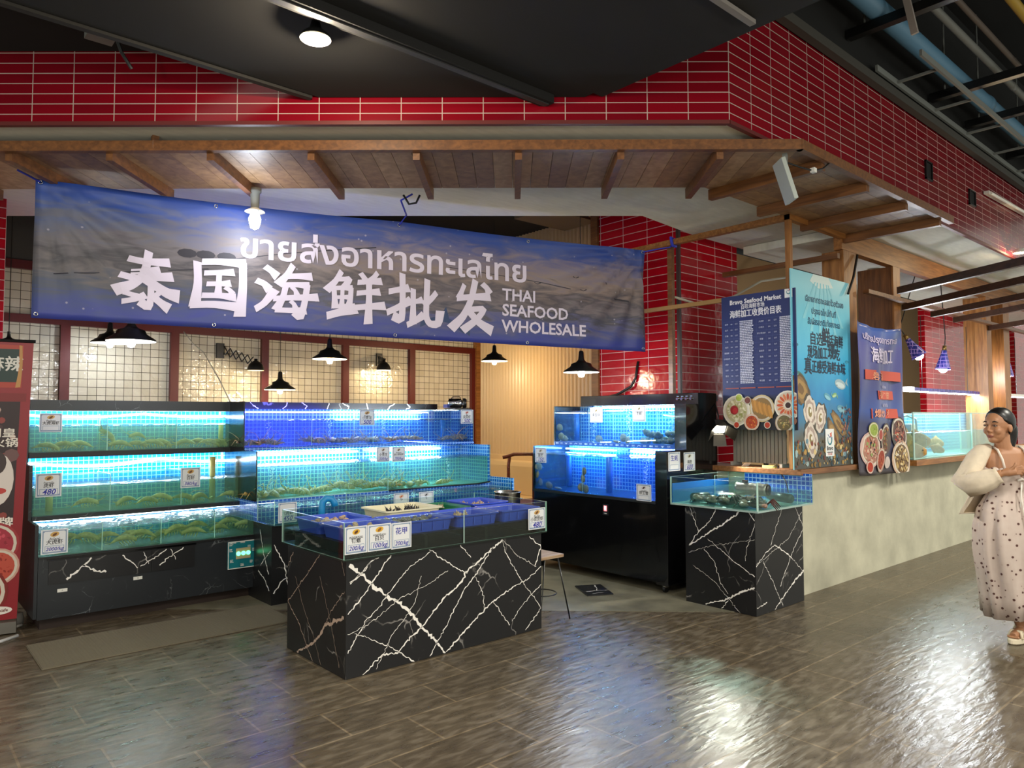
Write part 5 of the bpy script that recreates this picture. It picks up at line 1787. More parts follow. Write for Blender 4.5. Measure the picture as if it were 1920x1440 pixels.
def bannerm():
    m, N, L, b = newmat('printed sea banner vinyl')
    uv = N.new('ShaderNodeUVMap')
    mp = N.new('ShaderNodeMapping')
    mp.inputs['Scale'].default_value = (5.1, 1, 1)
    L.new(uv.outputs[0], mp.inputs[0])
    wv = N.new('ShaderNodeMapping')
    wv.inputs['Scale'].default_value = (2.2, 9, 1)
    L.new(mp.outputs[0], wv.inputs[0])
    nz = N.new('ShaderNodeTexNoise')
    nz.inputs['Scale'].default_value = 1.3
    nz.inputs['Detail'].default_value = 8
    nz.inputs['Distortion'].default_value = 1.2
    L.new(wv.outputs[0], nz.inputs['Vector'])
    sp_ = N.new('ShaderNodeSeparateXYZ')
    L.new(uv.outputs[0], sp_.inputs[0])
    ad = N.new('ShaderNodeMath')
    ad.operation = 'MULTIPLY_ADD'
    ad.inputs[1].default_value = .5
    L.new(nz.outputs[0], ad.inputs[0])
    su = N.new('ShaderNodeMath')
    su.operation = 'SUBTRACT'
    su.inputs[1].default_value = .25
    L.new(sp_.outputs[1], su.inputs[0])
    L.new(su.outputs[0], ad.inputs[2])
    sky = ramp(N, [(0, '#3a429a'), (.12, '#434c90'), (.22, '#625f86'), (.30, '#4c4a58'), (.38, '#7c7076'), (.46, '#5a525a'), (.58, '#93817c'), (.74, '#82788c'), (.88, '#4c5896'), (1, '#3450a2')])
    L.new(ad.outputs[0], sky.inputs[0])
    lft = ramp(N, [(0, '#3a4498'), (.14, '#404c88'), (.26, '#4c5264'), (.38, '#6a6468'), (.46, '#4a4850'), (.6, '#706c74'), (.76, '#5e6684'), (.9, '#3c56a0'), (1, '#3050a8')])
    L.new(ad.outputs[0], lft.inputs[0])
    fx = ramp(N, [(.12, (0, 0, 0, 1)), (.55, (1, 1, 1, 1))])
    L.new(sp_.outputs[0], fx.inputs[0])
    mx = N.new('ShaderNodeMix')
    mx.data_type = 'RGBA'
    L.new(fx.outputs[0], mx.inputs[0])
    L.new(lft.outputs[0], mx.inputs[6])
    L.new(sky.outputs[0], mx.inputs[7])
    # foam flecks
    vo = N.new('ShaderNodeTexVoronoi')
    vo.inputs['Scale'].default_value = 9
    vo.inputs['Randomness'].default_value = 1
    L.new(mp.outputs[0], vo.inputs['Vector'])
    fr = ramp(N, [(.05, (.5, .5, .5, 1)), (.09, (0, 0, 0, 1))])
    L.new(vo.outputs['Distance'], fr.inputs[0])
    m3 = N.new('ShaderNodeMix')
    m3.data_type = 'RGBA'
    m3.inputs[7].default_value = lin('#c8c2d4')
    L.new(fr.outputs[0], m3.inputs[0])
    L.new(mx.outputs[2], m3.inputs[6])
    L.new(m3.outputs[2], b.inputs['Base Color'])
    b.inputs['Roughness'].default_value = .42
    b.inputs['Specular IOR Level'].default_value = .45
    return m


NX, NY = 110, 22
b = MB()
v = [bsurf(BLn * i / NX, j / NY) for j in range(NY + 1) for i in range(NX + 1)]
f = []
uvs = {}
for j in range(NY):
    for i in range(NX):
        a = j * (NX + 1) + i
        uvs[len(f)] = [(i / NX, 1 - j / NY), (i / NX, 1 - (j + 1) / NY), ((i + 1) / NX, 1 - (j + 1) / NY), ((i + 1) / NX, 1 - j / NY)]
        f.append((a, a + NX + 1, a + NX + 2, a + 1))
b.add(v, f)
b.uv = uvs
big = tag(b.build('banner', bannerm(), smooth=True), 'long blue sea banner lettered for Thai seafood wholesale, strung across the shop front', 'banner')
sm = big.modifiers.new('thickness', 'SOLIDIFY')
sm.thickness = .002
sm.offset = -1 if False else 1


def on_banner(b, g, cx, ct, sx, sy, off_=.008, m=0):
    """2-D geometry in metres (y up) centred at cx metres along, ct from top"""
    b.add([bsurf(min(BLn - .01, max(.01, cx + x * sx)), ct - y * sy, off_) for x, y in g[0]], g[1], m)


BRUSH = dict(
    tai=((645, 425, 1000, 790), [([(722, 476), (790, 488), (942, 482)], 38), ([(738, 556), (800, 548), (888, 536)], 34), ([(676, 580), (760, 596), (862, 580), (962, 572)], 40),
                                  ([(828, 432), (818, 520), (790, 590), (735, 640), (648, 676)], 48), ([(812, 596), (880, 640), (940, 676), (998, 690)], 54),
                                  ([(846, 630), (846, 700), (838, 782), (790, 742)], 38), ([(700, 690), (740, 700), (772, 712)], 30), ([(690, 744), (750, 730), (810, 700)], 32), ([(905, 668), (880, 690), (852, 712)], 32), ([(862, 706), (905, 740), (945, 768)], 44)]),
    guo=((1075, 495, 1385, 830), [([(1105, 535), (1112, 650), (1096, 780)], 44), ([(1140, 522), (1230, 512), (1372, 512)], 38), ([(1362, 516), (1366, 660), (1350, 822)], 46), ([(1082, 782), (1200, 770), (1368, 780)], 40),
                                   ([(1152, 588), (1220, 580), (1306, 572)], 30), ([(1166, 652), (1230, 646), (1288, 640)], 28), ([(1142, 722), (1230, 716), (1318, 722)], 32), ([(1228, 584), (1226, 650), (1224, 720)], 32), ([(1268, 668), (1290, 680), (1304, 700)], 26)]),
    hai=((1445, 530, 1795, 850), [([(1500, 556), (1530, 574), (1556, 600)], 36), ([(1452, 640), (1488, 652), (1512, 680)], 36), ([(1448, 800), (1490, 770), (1546, 690)], 36),
                                   ([(1648, 536), (1620, 590), (1572, 646)], 36), ([(1604, 600), (1680, 592), (1756, 590)], 32), ([(1614, 646), (1596, 730), (1560, 796)], 34), ([(1616, 650), (1680, 644), (1742, 646)], 30), ([(1736, 646), (1724, 740), (1700, 846), (1670, 812)], 36),
                                   ([(1550, 736), (1660, 722), (1794, 712)], 32), ([(1560, 802), (1640, 800), (1724, 796)], 30), ([(1650, 664), (1668, 680), (1676, 704)], 24), ([(1644, 748), (1660, 760), (1668, 784)], 24)]),
    xian=((130, 365, 455, 655), [([(206, 382), (180, 430), (132, 482)], 30), ([(196, 420), (230, 418), (262, 412), (226, 462)], 26), ([(168, 470), (172, 520), (176, 572)], 28), ([(168, 472), (220, 466), (268, 466)], 24), ([(264, 468), (262, 520), (252, 572)], 28), ([(172, 522), (214, 518), (258, 516)], 20), ([(216, 470), (215, 520), (212, 570)], 22), ([(172, 572), (214, 568), (254, 566)], 22), ([(140, 622), (200, 602), (286, 578)], 40),
                                  ([(322, 384), (336, 400), (348, 422)], 28), ([(412, 374), (396, 396), (374, 420)], 28), ([(308, 430), (370, 422), (434, 416)], 28), ([(304, 490), (360, 482), (424, 476)], 28), ([(286, 572), (366, 560), (454, 552)], 32), ([(366, 420), (368, 520), (364, 648)], 34)]),
    pi=((450, 390, 755, 665), [([(462, 486), (510, 474), (564, 462)], 30), ([(532, 394), (534, 510), (530, 642), (486, 618)], 34), ([(452, 596), (510, 568), (576, 528)], 32), ([(594, 470), (594, 560), (592, 646)], 30), ([(592, 534), (620, 528), (644, 520)], 26), ([(566, 656), (606, 636), (652, 602)], 30), ([(726, 478), (700, 510), (660, 540)], 30), ([(676, 414), (672, 510), (668, 610), (690, 648), (742, 646), (752, 580)], 34)]),
    fa=((780, 420, 1020, 690), [([(852, 450), (840, 480), (826, 514)], 26), ([(820, 520), (900, 508), (1004, 500)], 32), ([(918, 424), (896, 530), (850, 620), (782, 684)], 36), ([(968, 436), (990, 452), (1004, 478)], 30), ([(880, 580), (930, 572), (984, 566), (930, 634), (852, 690)], 30), ([(886, 590), (940, 644), (1018, 684)], 38)]),
)
lb = MB()
for (key, cx) in (('tai', .73), ('guo', 1.232), ('hai', 1.738), ('xian', 2.285), ('pi', 2.785), ('fa', 3.305)):
    (x0, y0, x1, y1), ss = BRUSH[key]
    k = .455 / (y1 - y0)
    for i, (pts, wd) in enumerate(ss):
        g = stroke([((x - (x0 + x1) / 2) * k, -(y - (y0 + y1) / 2) * k) for x, y in pts], wd * k * 1.38, .75, 1.12, slant=.3)
        on_banner(lb, g, cx, .672, .94 if key in ('tai', 'guo', 'hai') else .92, .97, .009 + .0003 * i)
g = text('ขายส่งอาหารทะเลไทย', .30, .019)
xs = [p[0] for p in g[0]]
kx = 2.46 / (max(xs) - min(xs))
on_banner(lb, (g[0], g[1]), 2.61, .335, kx, .92, .009)
for s_, ct in (('THAI', .553), ('SEAFOOD', .695), ('WHOLESALE', .84)):
    g = text(s_, .150, .022, 'LEFT')
    on_banner(lb, g, 3.595, ct, 1.0, 1.0, .009)
lb.build('lettering', mat('lilac white print', '#e4daf0', .4), big)
# printed rope, fish and distant birds in the picture
pb = MB()
on_banner(pb, stroke([(-.62, -.07), (-.2, -.02), (.4, .06)], .012), .75, .60, 1, 1, .004)
on_banner(pb, stroke([(0, 0), (.5, .11), (1.2, .22)], .010), 1.25, .46, 1, 1, .004)
on_banner(pb, stroke([(-.9, .05), (0, 0), (.9, -.12)], .010), 4.0, .40, 1, 1, .004)
for x, y in ((4.35, .33), (4.5, .30), (4.42, .45), (3.95, .42), (4.7, .36)):
    on_banner(pb, stroke([(-.03, .01), (0, -.004), (.03, .012)], .010), x, y, 1, 1, .004)
for x in (1.0, 1.13, 1.28):
    on_banner(pb, disc(0, 0, .07, .035, 10), x, .43, 1, 1, .004)
fg = stroke([(-.16, 0), (-.05, .05), (.08, .04), (.2, -.03)], .10, .4, .5)
on_banner(pb, fg, 3.02, .86, 1, 1, .004, 1)
on_banner(pb, ([(.18, 0), (.28, .07), (.27, -.08)], [(0, 2, 1)]), 3.02, .87, 1, 1, .0045, 1)
on_banner(pb, ([(-.02, .05), (.05, .16), (.08, .05)], [(0, 2, 1)]), 3.02, .86, 1, 1, .0045, 1)
pb.build('picture_details', [mat('dark print', '#2c2a38', .5), mat('blue grey print', '#2f4470', .5)], big)
for x, t_ in ((.03, .02), (1.196, .03), (2.646, .03), (3.85, .03), (BLn - .03, .02), (.03, .97), (1.2, .975), (2.62, .975), (3.85, .975), (BLn - .03, .97)):
    p = bsurf(x, t_, .003)
    pts = []
    ux = (TR - TL).normalized()
    for k in range(12):
        a = 2 * pi * k / 12
        pts.append(p + ux * (.012 * cos(a)) + Vector((0, 0, .012 * sin(a))))
    MB().tube(pts, .004, 6, closed=True).build('eyelet', M['chrome'], big, smooth=True)
for pts in ([bsurf(.03, .02, .01), (.76, 6.08, 3.275), (.70, 6.055, 3.29)], [bsurf(2.646, .03, .01), bsurf(2.66, .0, .03) + Vector((.05, .0, .06)), (3.05, 4.80, 3.25), (3.12, 4.74, 3.30)], [bsurf(BLn - .03, .02, .01), (5.82, 4.43, 3.22), (5.95, 4.385, 3.25), (5.97, 4.36, 3.31)]):
    MB().tube(pts, .007, 6).build('tie_rope', M['rope'], big, smooth=True)
MB().tube([(5.93, 4.36, 3.34), (6.0, 4.37, 3.335), (6.01, 4.36, 3.26), (5.94, 4.35, 3.26)], .016, 6, closed=True).build('tie_rope', M['rope'], big, smooth=True)
MB().tube([(3.06, 4.78, 3.29), (3.10, 4.76, 3.22), (3.14, 4.72, 3.23), (3.16, 4.70, 3.29)], .009, 6).build('wire_loop', M['cable'], big, smooth=True)
# ---------------------------------------------------------------- printed boards
class Print:
    """collects flat print shapes by colour on a plane; unit square mapped to w x h metres, y down from the top"""

    def __init__(s, o, ex, ey, w, h):
        s.o, s.ex, s.ey, s.w, s.h = Vector(o), Vector(ex), Vector(ey), w, h
        s.cols, s.b, s.k = [], MB(), 0

    def ci(s, c):
        if c not in s.cols:
            s.cols.append(c)
        return s.cols.index(c)

    def pt(s, u, v, off_):
        return s.o + s.ex * (u * s.w) - s.ey * (v * s.h) + s.ex.cross(s.ey) * off_

    def shape(s, g, c, off_=None):
        """geometry already in (u, v) space"""
        s.k += 1
        off_ = .0012 + s.k * .000012 if off_ is None else off_
        for fc in g[1]:
            poly = [g[0][i] for i in fc]
            if any(p[0] < 0 or p[0] > 1 or p[1] < 0 or p[1] > 1 for p in poly):
                for ax, lim, sg in ((0, 0, 1), (0, 1, -1), (1, 0, 1), (1, 1, -1)):
                    out = []
                    for i, a in enumerate(poly):
                        b_ = poly[i - 1]
                        da, db = sg * (a[ax] - lim), sg * (b_[ax] - lim)
                        if (da >= 0) != (db >= 0):
                            t = db / (db - da)
                            out.append((b_[0] + (a[0] - b_[0]) * t, b_[1] + (a[1] - b_[1]) * t))
                        if da >= 0:
                            out.append(a)
                    poly = out
            if len(poly) > 2:
                s.b.add([s.pt(u, v, off_) for u, v in poly], [tuple(range(len(poly)))], s.ci(c))

    def rect(s, u0, v0, u1, v1, c):
        s.shape(([(u0, v1), (u1, v1), (u1, v0), (u0, v0)], [(0, 1, 2, 3)]), c)

    def disc(s, u, v, r, c, ry=None, n=20, rot=0):
        """r in metres"""
        g = disc(0, 0, r, ry, n, rot)
        s.shape(([(u + x / s.w, v - y / s.h) for x, y in g[0]], g[1]), c)

    def text(s, t, u, v, size, c, bold=.02, align='CENTER', wid=None, shear=0):
        g = text(t, size, bold, align, shear)
        k = 1
        if wid:
            xs = [p[0] for p in g[0]]
            k = wid * s.w / (max(xs) - min(xs))
        for dx, dy in heavy(t, size, bold):
            s.shape(([(u + (x * k + dx) / s.w, v - (y + dy) / s.h) for x, y in g[0]], g[1]), c)

    def stroke(s, pts, wd, c, **k):
        g = stroke([(u * s.w, -v * s.h) for u, v in pts], wd, **k)
        s.shape(([(x / s.w, -y / s.h) for x, y in g[0]], g[1]), c)

    def build(s, name, parent, warp=None):
        if warp:
            s.b.v = [tuple(warp(Vector(p))) for p in s.b.v]
        # make faces look towards the viewer
        return s.b.build(name, [PM(c) for c in s.cols], parent)


_pm = {}


def PM(c):
    if c not in _pm:
        _pm[c] = mat('print ' + c.lstrip('#'), c, .45)
    return _pm[c]


def dishpic(P, u, v, r_, rim, food, food2, seed, n=26, inner=.78, pat='blob', dark=None):
    rn = random.Random(seed)
    r = r_ * 1.22
    P.disc(u, v, r, rim)
    P.disc(u, v, r * .9, '#cfc4b4' if dark is None else dark)
    P.disc(u, v, r * inner, food2)
    if pat == 'blob':
        for i in range(n * 3):
            a, q = rn.uniform(0, 6.28), r * inner * math.sqrt(rn.random()) * .9
            P.disc(u + q * cos(a) / P.w, v + q * sin(a) / P.h, r * rn.uniform(.05, .14), rn.choice(food + [food2, food2]), r * rn.uniform(.04, .10), 7, rn.uniform(0, 3))
    elif pat == 'ring':
        for i in range(n):
            a = 2 * pi * i / n
            q = r * .58
            P.disc(u + q * cos(a) / P.w, v + q * sin(a) / P.h, r * .24, food[i % len(food)], r * .09, 10, -a)
        P.disc(u, v, r * .26, '#e6ddd0')
        P.disc(u, v, r * .2, '#3a1c14')
    elif pat == 'rolls':
        for i in range(8):
            dx = (i - 3.5) * r * .19
            P.disc(u + dx / P.w, v + dx * .35 / P.h, r * .13, food[i % 2], r * .52, 12, .25)


def logo(P, u, v, s, word=True):
    """white rounded square with a curled teal bowl and small orange fish"""
    g = disc(0, 0, s * .5)
    P.rect(u - s * .42 / P.w, v - s * (.62 if word else .45) / P.h, u + s * .42 / P.w, v + s * (.62 if word else .45) / P.h, '#eef0f0')
    pts = [(.20 * cos(a), .22 * sin(a) + .14) for a in [radians(d) for d in range(160, 390, 20)]]
    P.stroke([(u + x * s / P.w, v - (y) * s / P.h) for x, y in pts], s * .13, '#1f7a8c', t0=.5, t1=.9)
    P.stroke([(u + x * s / P.w, v - y * s / P.h) for x, y in ((-.16, .36), (.0, .22), (.12, .30))], s * .07, '#2b3f8c')
    P.disc(u + .12 * s / P.w, v - .34 * s / P.h, s * .07, '#d8502a', s * .10, 10, .4)
    P.stroke([(u + x * s / P.w, v - y * s / P.h) for x, y in ((.02, .40), (.2, .44))], s * .05, '#d8502a')
    if word:
        P.text('Bravo', u, v + s * .26 / P.h, s * .26, '#1c1c22', .04)
        P.rect(u - .28 * s / P.w, v + s * .42 / P.h, u + .28 * s / P.w, v + s * .46 / P.h, '#3a3a40')
        P.text('百旺海鲜', u, v + s * .53 / P.h, s * .11, '#c03028', .03)


rn = random.Random(31)
# --- menu board (faces the shop)
x0, ytop, w_, h_ = 5.93, 3.795, .725, 1.228
MBD = tag(MB().box(5.93, 5.942, 3.07, 3.795, 1.434, 2.662).build('menu_board', mat('navy menu board', '#232f68', .4)), 'navy price list board headed Bravo Seafood Market, with dishes along its foot', 'menu board')
P = Print((5.93, 3.795, 2.662), (0, -1, 0), (0, 0, 1), .725, 1.228)
P.rect(0, .74, 1, 1, '#1c1c22')
for i in range(6):
    P.rect(0, .735 + i * .012, 1, .75 + i * .012, ['#232f68', '#212a58', '#1f2648', '#1e2238', '#1d1e2c', '#1c1c22'][i])
P.text('Bravo Seafood Market', .47, .05, .058, '#eceaf2', .03, wid=.70)
P.text('百旺海鲜市场', .44, .091, .048, '#eceaf2', .02, wid=.32)
P.text('海鲜加工收费价目表', .47, .143, .075, '#eceaf2', .025, wid=.70)
# price table
P.stroke  # (table rules)
for j in range(12):
    v_ = .19 + j * .0432
    P.rect(.03, v_, .97, v_ + .0012, '#4a5590')
for u_ in (.03, .11, .17, .25, .49, .62, .70, .78, .97):
    P.rect(u_, .19, u_ + .002, .667, '#4a5590')
left = ['花甲', '白贝', '钉螺', '生蚝', '扇贝', '象拔蚌', '小皮皮虾', '虎虾', '白虾', '青龙', '蟹']
right = ['大虎虾', '小青龙', '波士顿龙虾', '花蟹', '肉蟹', '皮皮虾', '鲍鱼', '石斑', '鲈鱼', '海胆', '帝王蟹']
for j in range(11):
    v_ = .212 + j * .0432
    P.text(left[j], .07, v_, .017, '#c8cce4', .01)
    P.text('100', .14, v_, .015, '#c8cce4', .01)
    P.text('公斤', .21, v_, .015, '#c8cce4', .01)
    P.text(right[j], .555, v_, .017, '#c8cce4', .01)
    P.text('200', .66, v_, .015, '#c8cce4', .01)
    P.text('公斤', .74, v_, .015, '#c8cce4', .01)
for u0, u1 in ((.26, .45), (.80, .955)):
    for j in range(38):
        v_ = .194 + j * .01235
        x = u0
        while x < u1 - .02:
            q = rn.uniform(.012, .035)
            P.rect(x, v_, min(x + q, u1), v_ + .0075, '#d4d6ea')
            x += q + .004
for j, (u0, u1) in enumerate(((.05, .24), (.26, .47), (.5, .72), (.74, .95))):
    P.rect(u0, .69, u1, .697, '#b0503c')
dishpic(P, .20, .86, .115, '#e2dccb', ['#d8d0b0', '#c9bc8e', '#e4dcc0', '#9a9a58'], '#b9ae88', 1, 40)
P.disc(.17, .855, .042, '#a01c22')
P.disc(.18, .86, .026, '#c02a30')
dishpic(P, .55, .845, .10, '#c8b48a', ['#b07a30', '#c48a3a'], '#8a6a38', 2, pat='rolls')
dishpic(P, .89, .825, .105, '#e8e2d8', ['#c8502a', '#d87a48'], '#d8c0a8', 3, 16, pat='ring')
dishpic(P, .41, .945, .062, '#e0b8a0', ['#c8481e', '#e08a3a', '#a83018'], '#b84a20', 4, 22)
dishpic(P, .20, .965, .026, '#e4dccc', ['#c03a1c'], '#c03a1c', 5, 4)
dishpic(P, .62, .965, .026, '#e4dccc', ['#b83418'], '#c03a1c', 6, 4)
dishpic(P, .84, .95, .07, '#c0a890', ['#a88a48', '#6a6a38', '#c8b070'], '#6a5a38', 7, 20)
P.disc(.95, .935, .035, '#9a6a58')
dishpic(P, .24, .765, .032, '#d8d8b8', ['#b8c040'], '#a8b848', 8, 5)
dishpic(P, .36, .785, .03, '#8a7a6a', ['#8a3020'], '#6a2a1c', 9, 5)
logo(P, .925, .035, .085, False)
P.build('lettering_and_dishes', MBD)

# --- tall sea poster (faces the aisle)
def posterm():
    m, N, L, b = newmat('underwater poster print')
    uv = N.new('ShaderNodeUVMap')
    sp_ = N.new('ShaderNodeSeparateXYZ')
    L.new(uv.outputs[0], sp_.inputs[0])
    nz = N.new('ShaderNodeTexNoise')
    nz.inputs['Scale'].default_value = 9
    nz.inputs['Detail'].default_value = 6
    L.new(uv.outputs[0], nz.inputs['Vector'])
    ad = N.new('ShaderNodeMath')
    ad.operation = 'MULTIPLY_ADD'
    ad.inputs[1].default_value = .14
    L.new(nz.outputs[0], ad.inputs[0])
    L.new(sp_.outputs[1], ad.inputs[2])
    cr = ramp(N, [(.07, '#4a4a44'), (.20, '#5a5444'), (.30, '#3f7290'), (.42, '#2a80b8'), (.6, '#3ca4d0'), (.85, '#70c8e0'), (1.0, '#88d2e4')])
    L.new(ad.outputs[0], cr.inputs[0])
    L.new(cr.outputs[0], b.inputs['Base Color'])
    b.inputs['Roughness'].default_value = .35
    return m


b = MB().box(5.905, 7.035, 3.096, 3.106, 1.097, 2.832)
b.uv = {2: [(0, 0), (1, 0), (1, 1), (0, 1)]}
PO = tag(b.build('sea_poster', posterm()), 'tall pale blue underwater poster with oysters and fish on the stall corner', 'poster')
P = Print((5.905, 3.096, 2.832), (1, 0, 0), (0, 0, 1), 1.13, 1.735)
P.shape(([(.36, 0), (.62, 0), (.70, .05), (.45, .07), (.30, .04)], [(4, 3, 2, 1, 0)]), '#d8ecec')
for u0, u1, v1 in ((.42, .30, .30), (.47, .44, .36), (.52, .58, .34), (.57, .72, .32), (.60, .84, .26), (.38, .18, .24)):
    P.shape(([(u0, .04), (u0 + .02, .04), (u1 + .035, v1), (u1 - .01, v1)], [(3, 2, 1, 0)]), '#86cfe0')
P.text('เลือกอาหารทะเลสดด้วยตัวเอง', .55, .135, .075, '#1c4a6a', .03, wid=.66)
P.text('ปรุงสดใหม่ทันที', .53, .195, .075, '#1c4a6a', .03, wid=.42)
P.text('สัมผัสรสชาติแท้ของทะเล', .53, .25, .075, '#1c4a6a', .03, wid=.55)
P.text('自选', .39, .342, .125, '#1e2e44', .04, wid=.20)
P.text('鲜', .555, .33, .19, '#1e2e44', .045, wid=.13)
P.text('活海鲜', .73, .342, .125, '#1e2e44', .04, wid=.25)
P.text('现场加工', .41, .412, .125, '#1e2e44', .04, wid=.33)
P.text('现', .645, .40, .16, '#1e2e44', .045, wid=.12)
P.text('吃', .75, .412, .125, '#1e2e44', .04, wid=.085)
P.text('真', .245, .487, .16, '#1e2e44', .045, wid=.11)
P.text('正感受海鲜本味', .60, .487, .125, '#1e2e44', .04, wid=.58)


def fishpic(P, u, v, s, c, c2, flip=1, rot=0.0):
    P.disc(u, v, s, c, s * .42, 18, rot)
    P.disc(u, v + .004, s * .8, c2, s * .22, 14, rot)
    ex_, ey_ = cos(rot), sin(rot)
    tail = [(-.9, 0), (-1.45, .38), (-1.3, 0), (-1.45, -.38)]
    P.shape(([(u + flip * (x * ex_ - y * ey_) * s / P.w, v - (x * ey_ + y * ex_) * s / P.h) for x, y in tail], [(3, 2, 1, 0) if flip > 0 else (0, 1, 2, 3)]), c)
    P.disc(u + flip * .62 * s * ex_ / P.w, v - .62 * s * ey_ / P.h, s * .07, '#101018', None, 8)


fishpic(P, .79, .565, .11, '#9ab0b8', '#c4d2d4', -1, -.15)
fishpic(P, .13, .545, .10, '#3f7a72', '#6fa69a', 1, -.5)
fishpic(P, .56, .635, .07, '#5a9ab0', '#88bccc', -1, -.3)
fishpic(P, .68, .625, .05, '#7aa878', '#b0c898', -1, .2)
fishpic(P, .80, .70, .09, '#5f96ae', '#8ab8c6', -1, -.2)
fishpic(P, .06, .38, .04, '#2a7890', '#3a8aa0', 1, .1)
fishpic(P, .92, .44, .035, '#3a88a8', '#4a98b4', -1, 0)


def oysterpic(P, u, v, rx, ry, rot, seed, closed=False):
    r_ = random.Random(seed)
    n = 22
    for k, c in ((1.0, '#4a4238'), (.90, '#cfc4b8'), (.72, '#a8948a'), (.50, '#d8ccc0')) if not closed else ((1.0, '#5c4a34'), (.86, '#8a6c44'), (.62, '#a8864f'), (.35, '#7a5c38')):
        pts = []
        for i in range(n):
            a = 2 * pi * i / n
            q = k * (1 + r_.uniform(-.13, .13))
            x, y = rx * q * cos(a), ry * q * sin(a)
            pts.append((u + (x * cos(rot) - y * sin(rot)) / P.w, v - (x * sin(rot) + y * cos(rot)) / P.h))
        P.shape((pts, [tuple(range(n))]), c)
    if not closed:
        P.disc(u, v, rx * .28, '#8a7a50', ry * .3, 12, rot)
        P.disc(u + .01, v - .006, rx * .12, '#f0e8de', ry * .12, 8)


oysterpic(P, .12, .60, .17, .12, -.5, 1, True)
oysterpic(P, .66, .835, .07, .19, .7, 2, True)
oysterpic(P, .75, .78, .06, .20, .9, 3, True)
oysterpic(P, .26, .715, .12, .16, .2, 4)
oysterpic(P, .43, .745, .11, .14, -.4, 5)
oysterpic(P, .27, .855, .12, .17, .35, 6)
for i in range(170):
    u_, v_ = rn.random(), 1 - .14 * rn.random() ** .7
    P.disc(max(.03, min(.97, u_)), min(v_, .985), rn.uniform(.008, .026), rn.choice(['#8a6a34', '#b08a48', '#6a8a98', '#3f6a7c', '#d8c088', '#7a3a2c', '#2f4450', '#9ab0b0', '#54402a']), None, 7)
for i in range(60):
    P.disc(rn.uniform(.78, .97), rn.uniform(.68, .88), rn.uniform(.006, .018), rn.choice(['#7a4a40', '#a06a58', '#5a4a5a', '#3a5a70']), None, 7)
logo(P, .575, .875, .20)
P.build('picture_and_lettering', PO)

# --- hanging dish banner
def hwarp(p):
    u_ = (p.x - 7.0) / 1.05
    v_ = (2.44 - p.z) / 1.45
    d = .018 * sin(u_ * 9 + v_ * 3.0) * (.4 + v_) + .02 * sin(u_ * 4 - v_ * 5) + .012 * sin(u_ * 21 + v_ * 9) * (1 - v_)
    z = p.z + .03 * (u_ - .5) ** 2 * 4 * (1 - v_) - .012 * sin(u_ * 3)
    return Vector((p.x + .02 * v_, p.y + d - .02, z))


def hbanm():
    m, N, L, b = newmat('purple dish banner print')
    uv = N.new('ShaderNodeUVMap')
    sp_ = N.new('ShaderNodeSeparateXYZ')
    L.new(uv.outputs[0], sp_.inputs[0])
    cr = ramp(N, [(.0, '#4a4448'), (.34, '#3c4066'), (.42, '#40569a'), (.62, '#4a4a84'), (.86, '#565498'), (1, '#4868b4')])
    L.new(sp_.outputs[1], cr.inputs[0])
    L.new(cr.outputs[0], b.inputs['Base Color'])
    b.inputs['Roughness'].default_value = .3
    return m


b = MB()
n1, n2 = 34, 40
b.add([hwarp(Vector((7.0 + 1.04 * i / n1, 3.03, 2.44 - 1.45 * j / n2))) for j in range(n2 + 1) for i in range(n1 + 1)], [(j * (n1 + 1) + i, (j + 1) * (n1 + 1) + i, (j + 1) * (n1 + 1) + i + 1, j * (n1 + 1) + i + 1) for j in range(n2) for i in range(n1)])
for j in range(n2):
    for i in range(n1):
        b.uv[j * n1 + i] = [(i / n1, 1 - j / n2), (i / n1, 1 - (j + 1) / n2), ((i + 1) / n1, 1 - (j + 1) / n2), ((i + 1) / n1, 1 - j / n2)]
HB = tag(b.build('dish_banner', hbanm(), smooth=True), 'crumpled purple vinyl banner with orange boxes and dishes, hung on the stall front', 'banner')
sm = HB.modifiers.new('thickness', 'SOLIDIFY')
sm.thickness = .002
P = Print((7.0, 3.022, 2.44), (1, 0, 0), (0, 0, 1), 1.04, 1.45)
P.text('บริการปรุงอาหารทะเล', .50, .085, .085, '#cdbfe0', .03, wid=.78)
P.text('海鲜加工', .55, .20, .17, '#d8cce6', .03, wid=.50)
for (u0, v0, u1, v1, s_) in ((.08, .31, .95, .375, '蒜蓉 清蒸 椒盐'), (.30, .435, .80, .495, '泰式做法'), (.18, .56, .84, .625, '爆炒 冬阴')):
    P.rect(u0, v0, u1, v1, '#c8482e')
    P.text(s_, (u0 + u1) / 2, (v0 + v1) / 2, .085, '#e89a78', .03, wid=(u1 - u0) * .85)
for u_, v_, s_ in ((.5, .405, 'อาหารไทย'), (.5, .53, 'ผัด นึ่ง ต้ม')):
    P.text(s_, u_, v_, .04, '#b8b0d0', .02)
dishpic(P, .18, .83, .14, '#c8a8a0', ['#c8a890', '#b05a48', '#8a9a58'], '#a87a68', 11, 26)
dishpic(P, .50, .76, .13, '#5a4a44', ['#8a4a30', '#b0763a', '#7a8a4a'], '#6a4030', 12, 30)
dishpic(P, .83, .73, .14, '#4a4444', ['#b8a080', '#8a5a4a', '#a83a2a'], '#5a3a34', 13, 30)
dishpic(P, .38, .90, .10, '#b89080', ['#a83820', '#c86a3a'], '#a04028', 14, 18)
dishpic(P, .82, .905, .15, '#c8a890', ['#b89a60', '#8a6a3a', '#d8c090'], '#6a5034', 15, 30)
dishpic(P, .20, .70, .06, '#a8a860', ['#8a9a40'], '#90a048', 16, 8)
dishpic(P, .33, .73, .05, '#c0a098', ['#b04030'], '#a03828', 17, 6)
dishpic(P, .55, .92, .05, '#c8b8b0', ['#b83a20'], '#a83018', 18, 6)
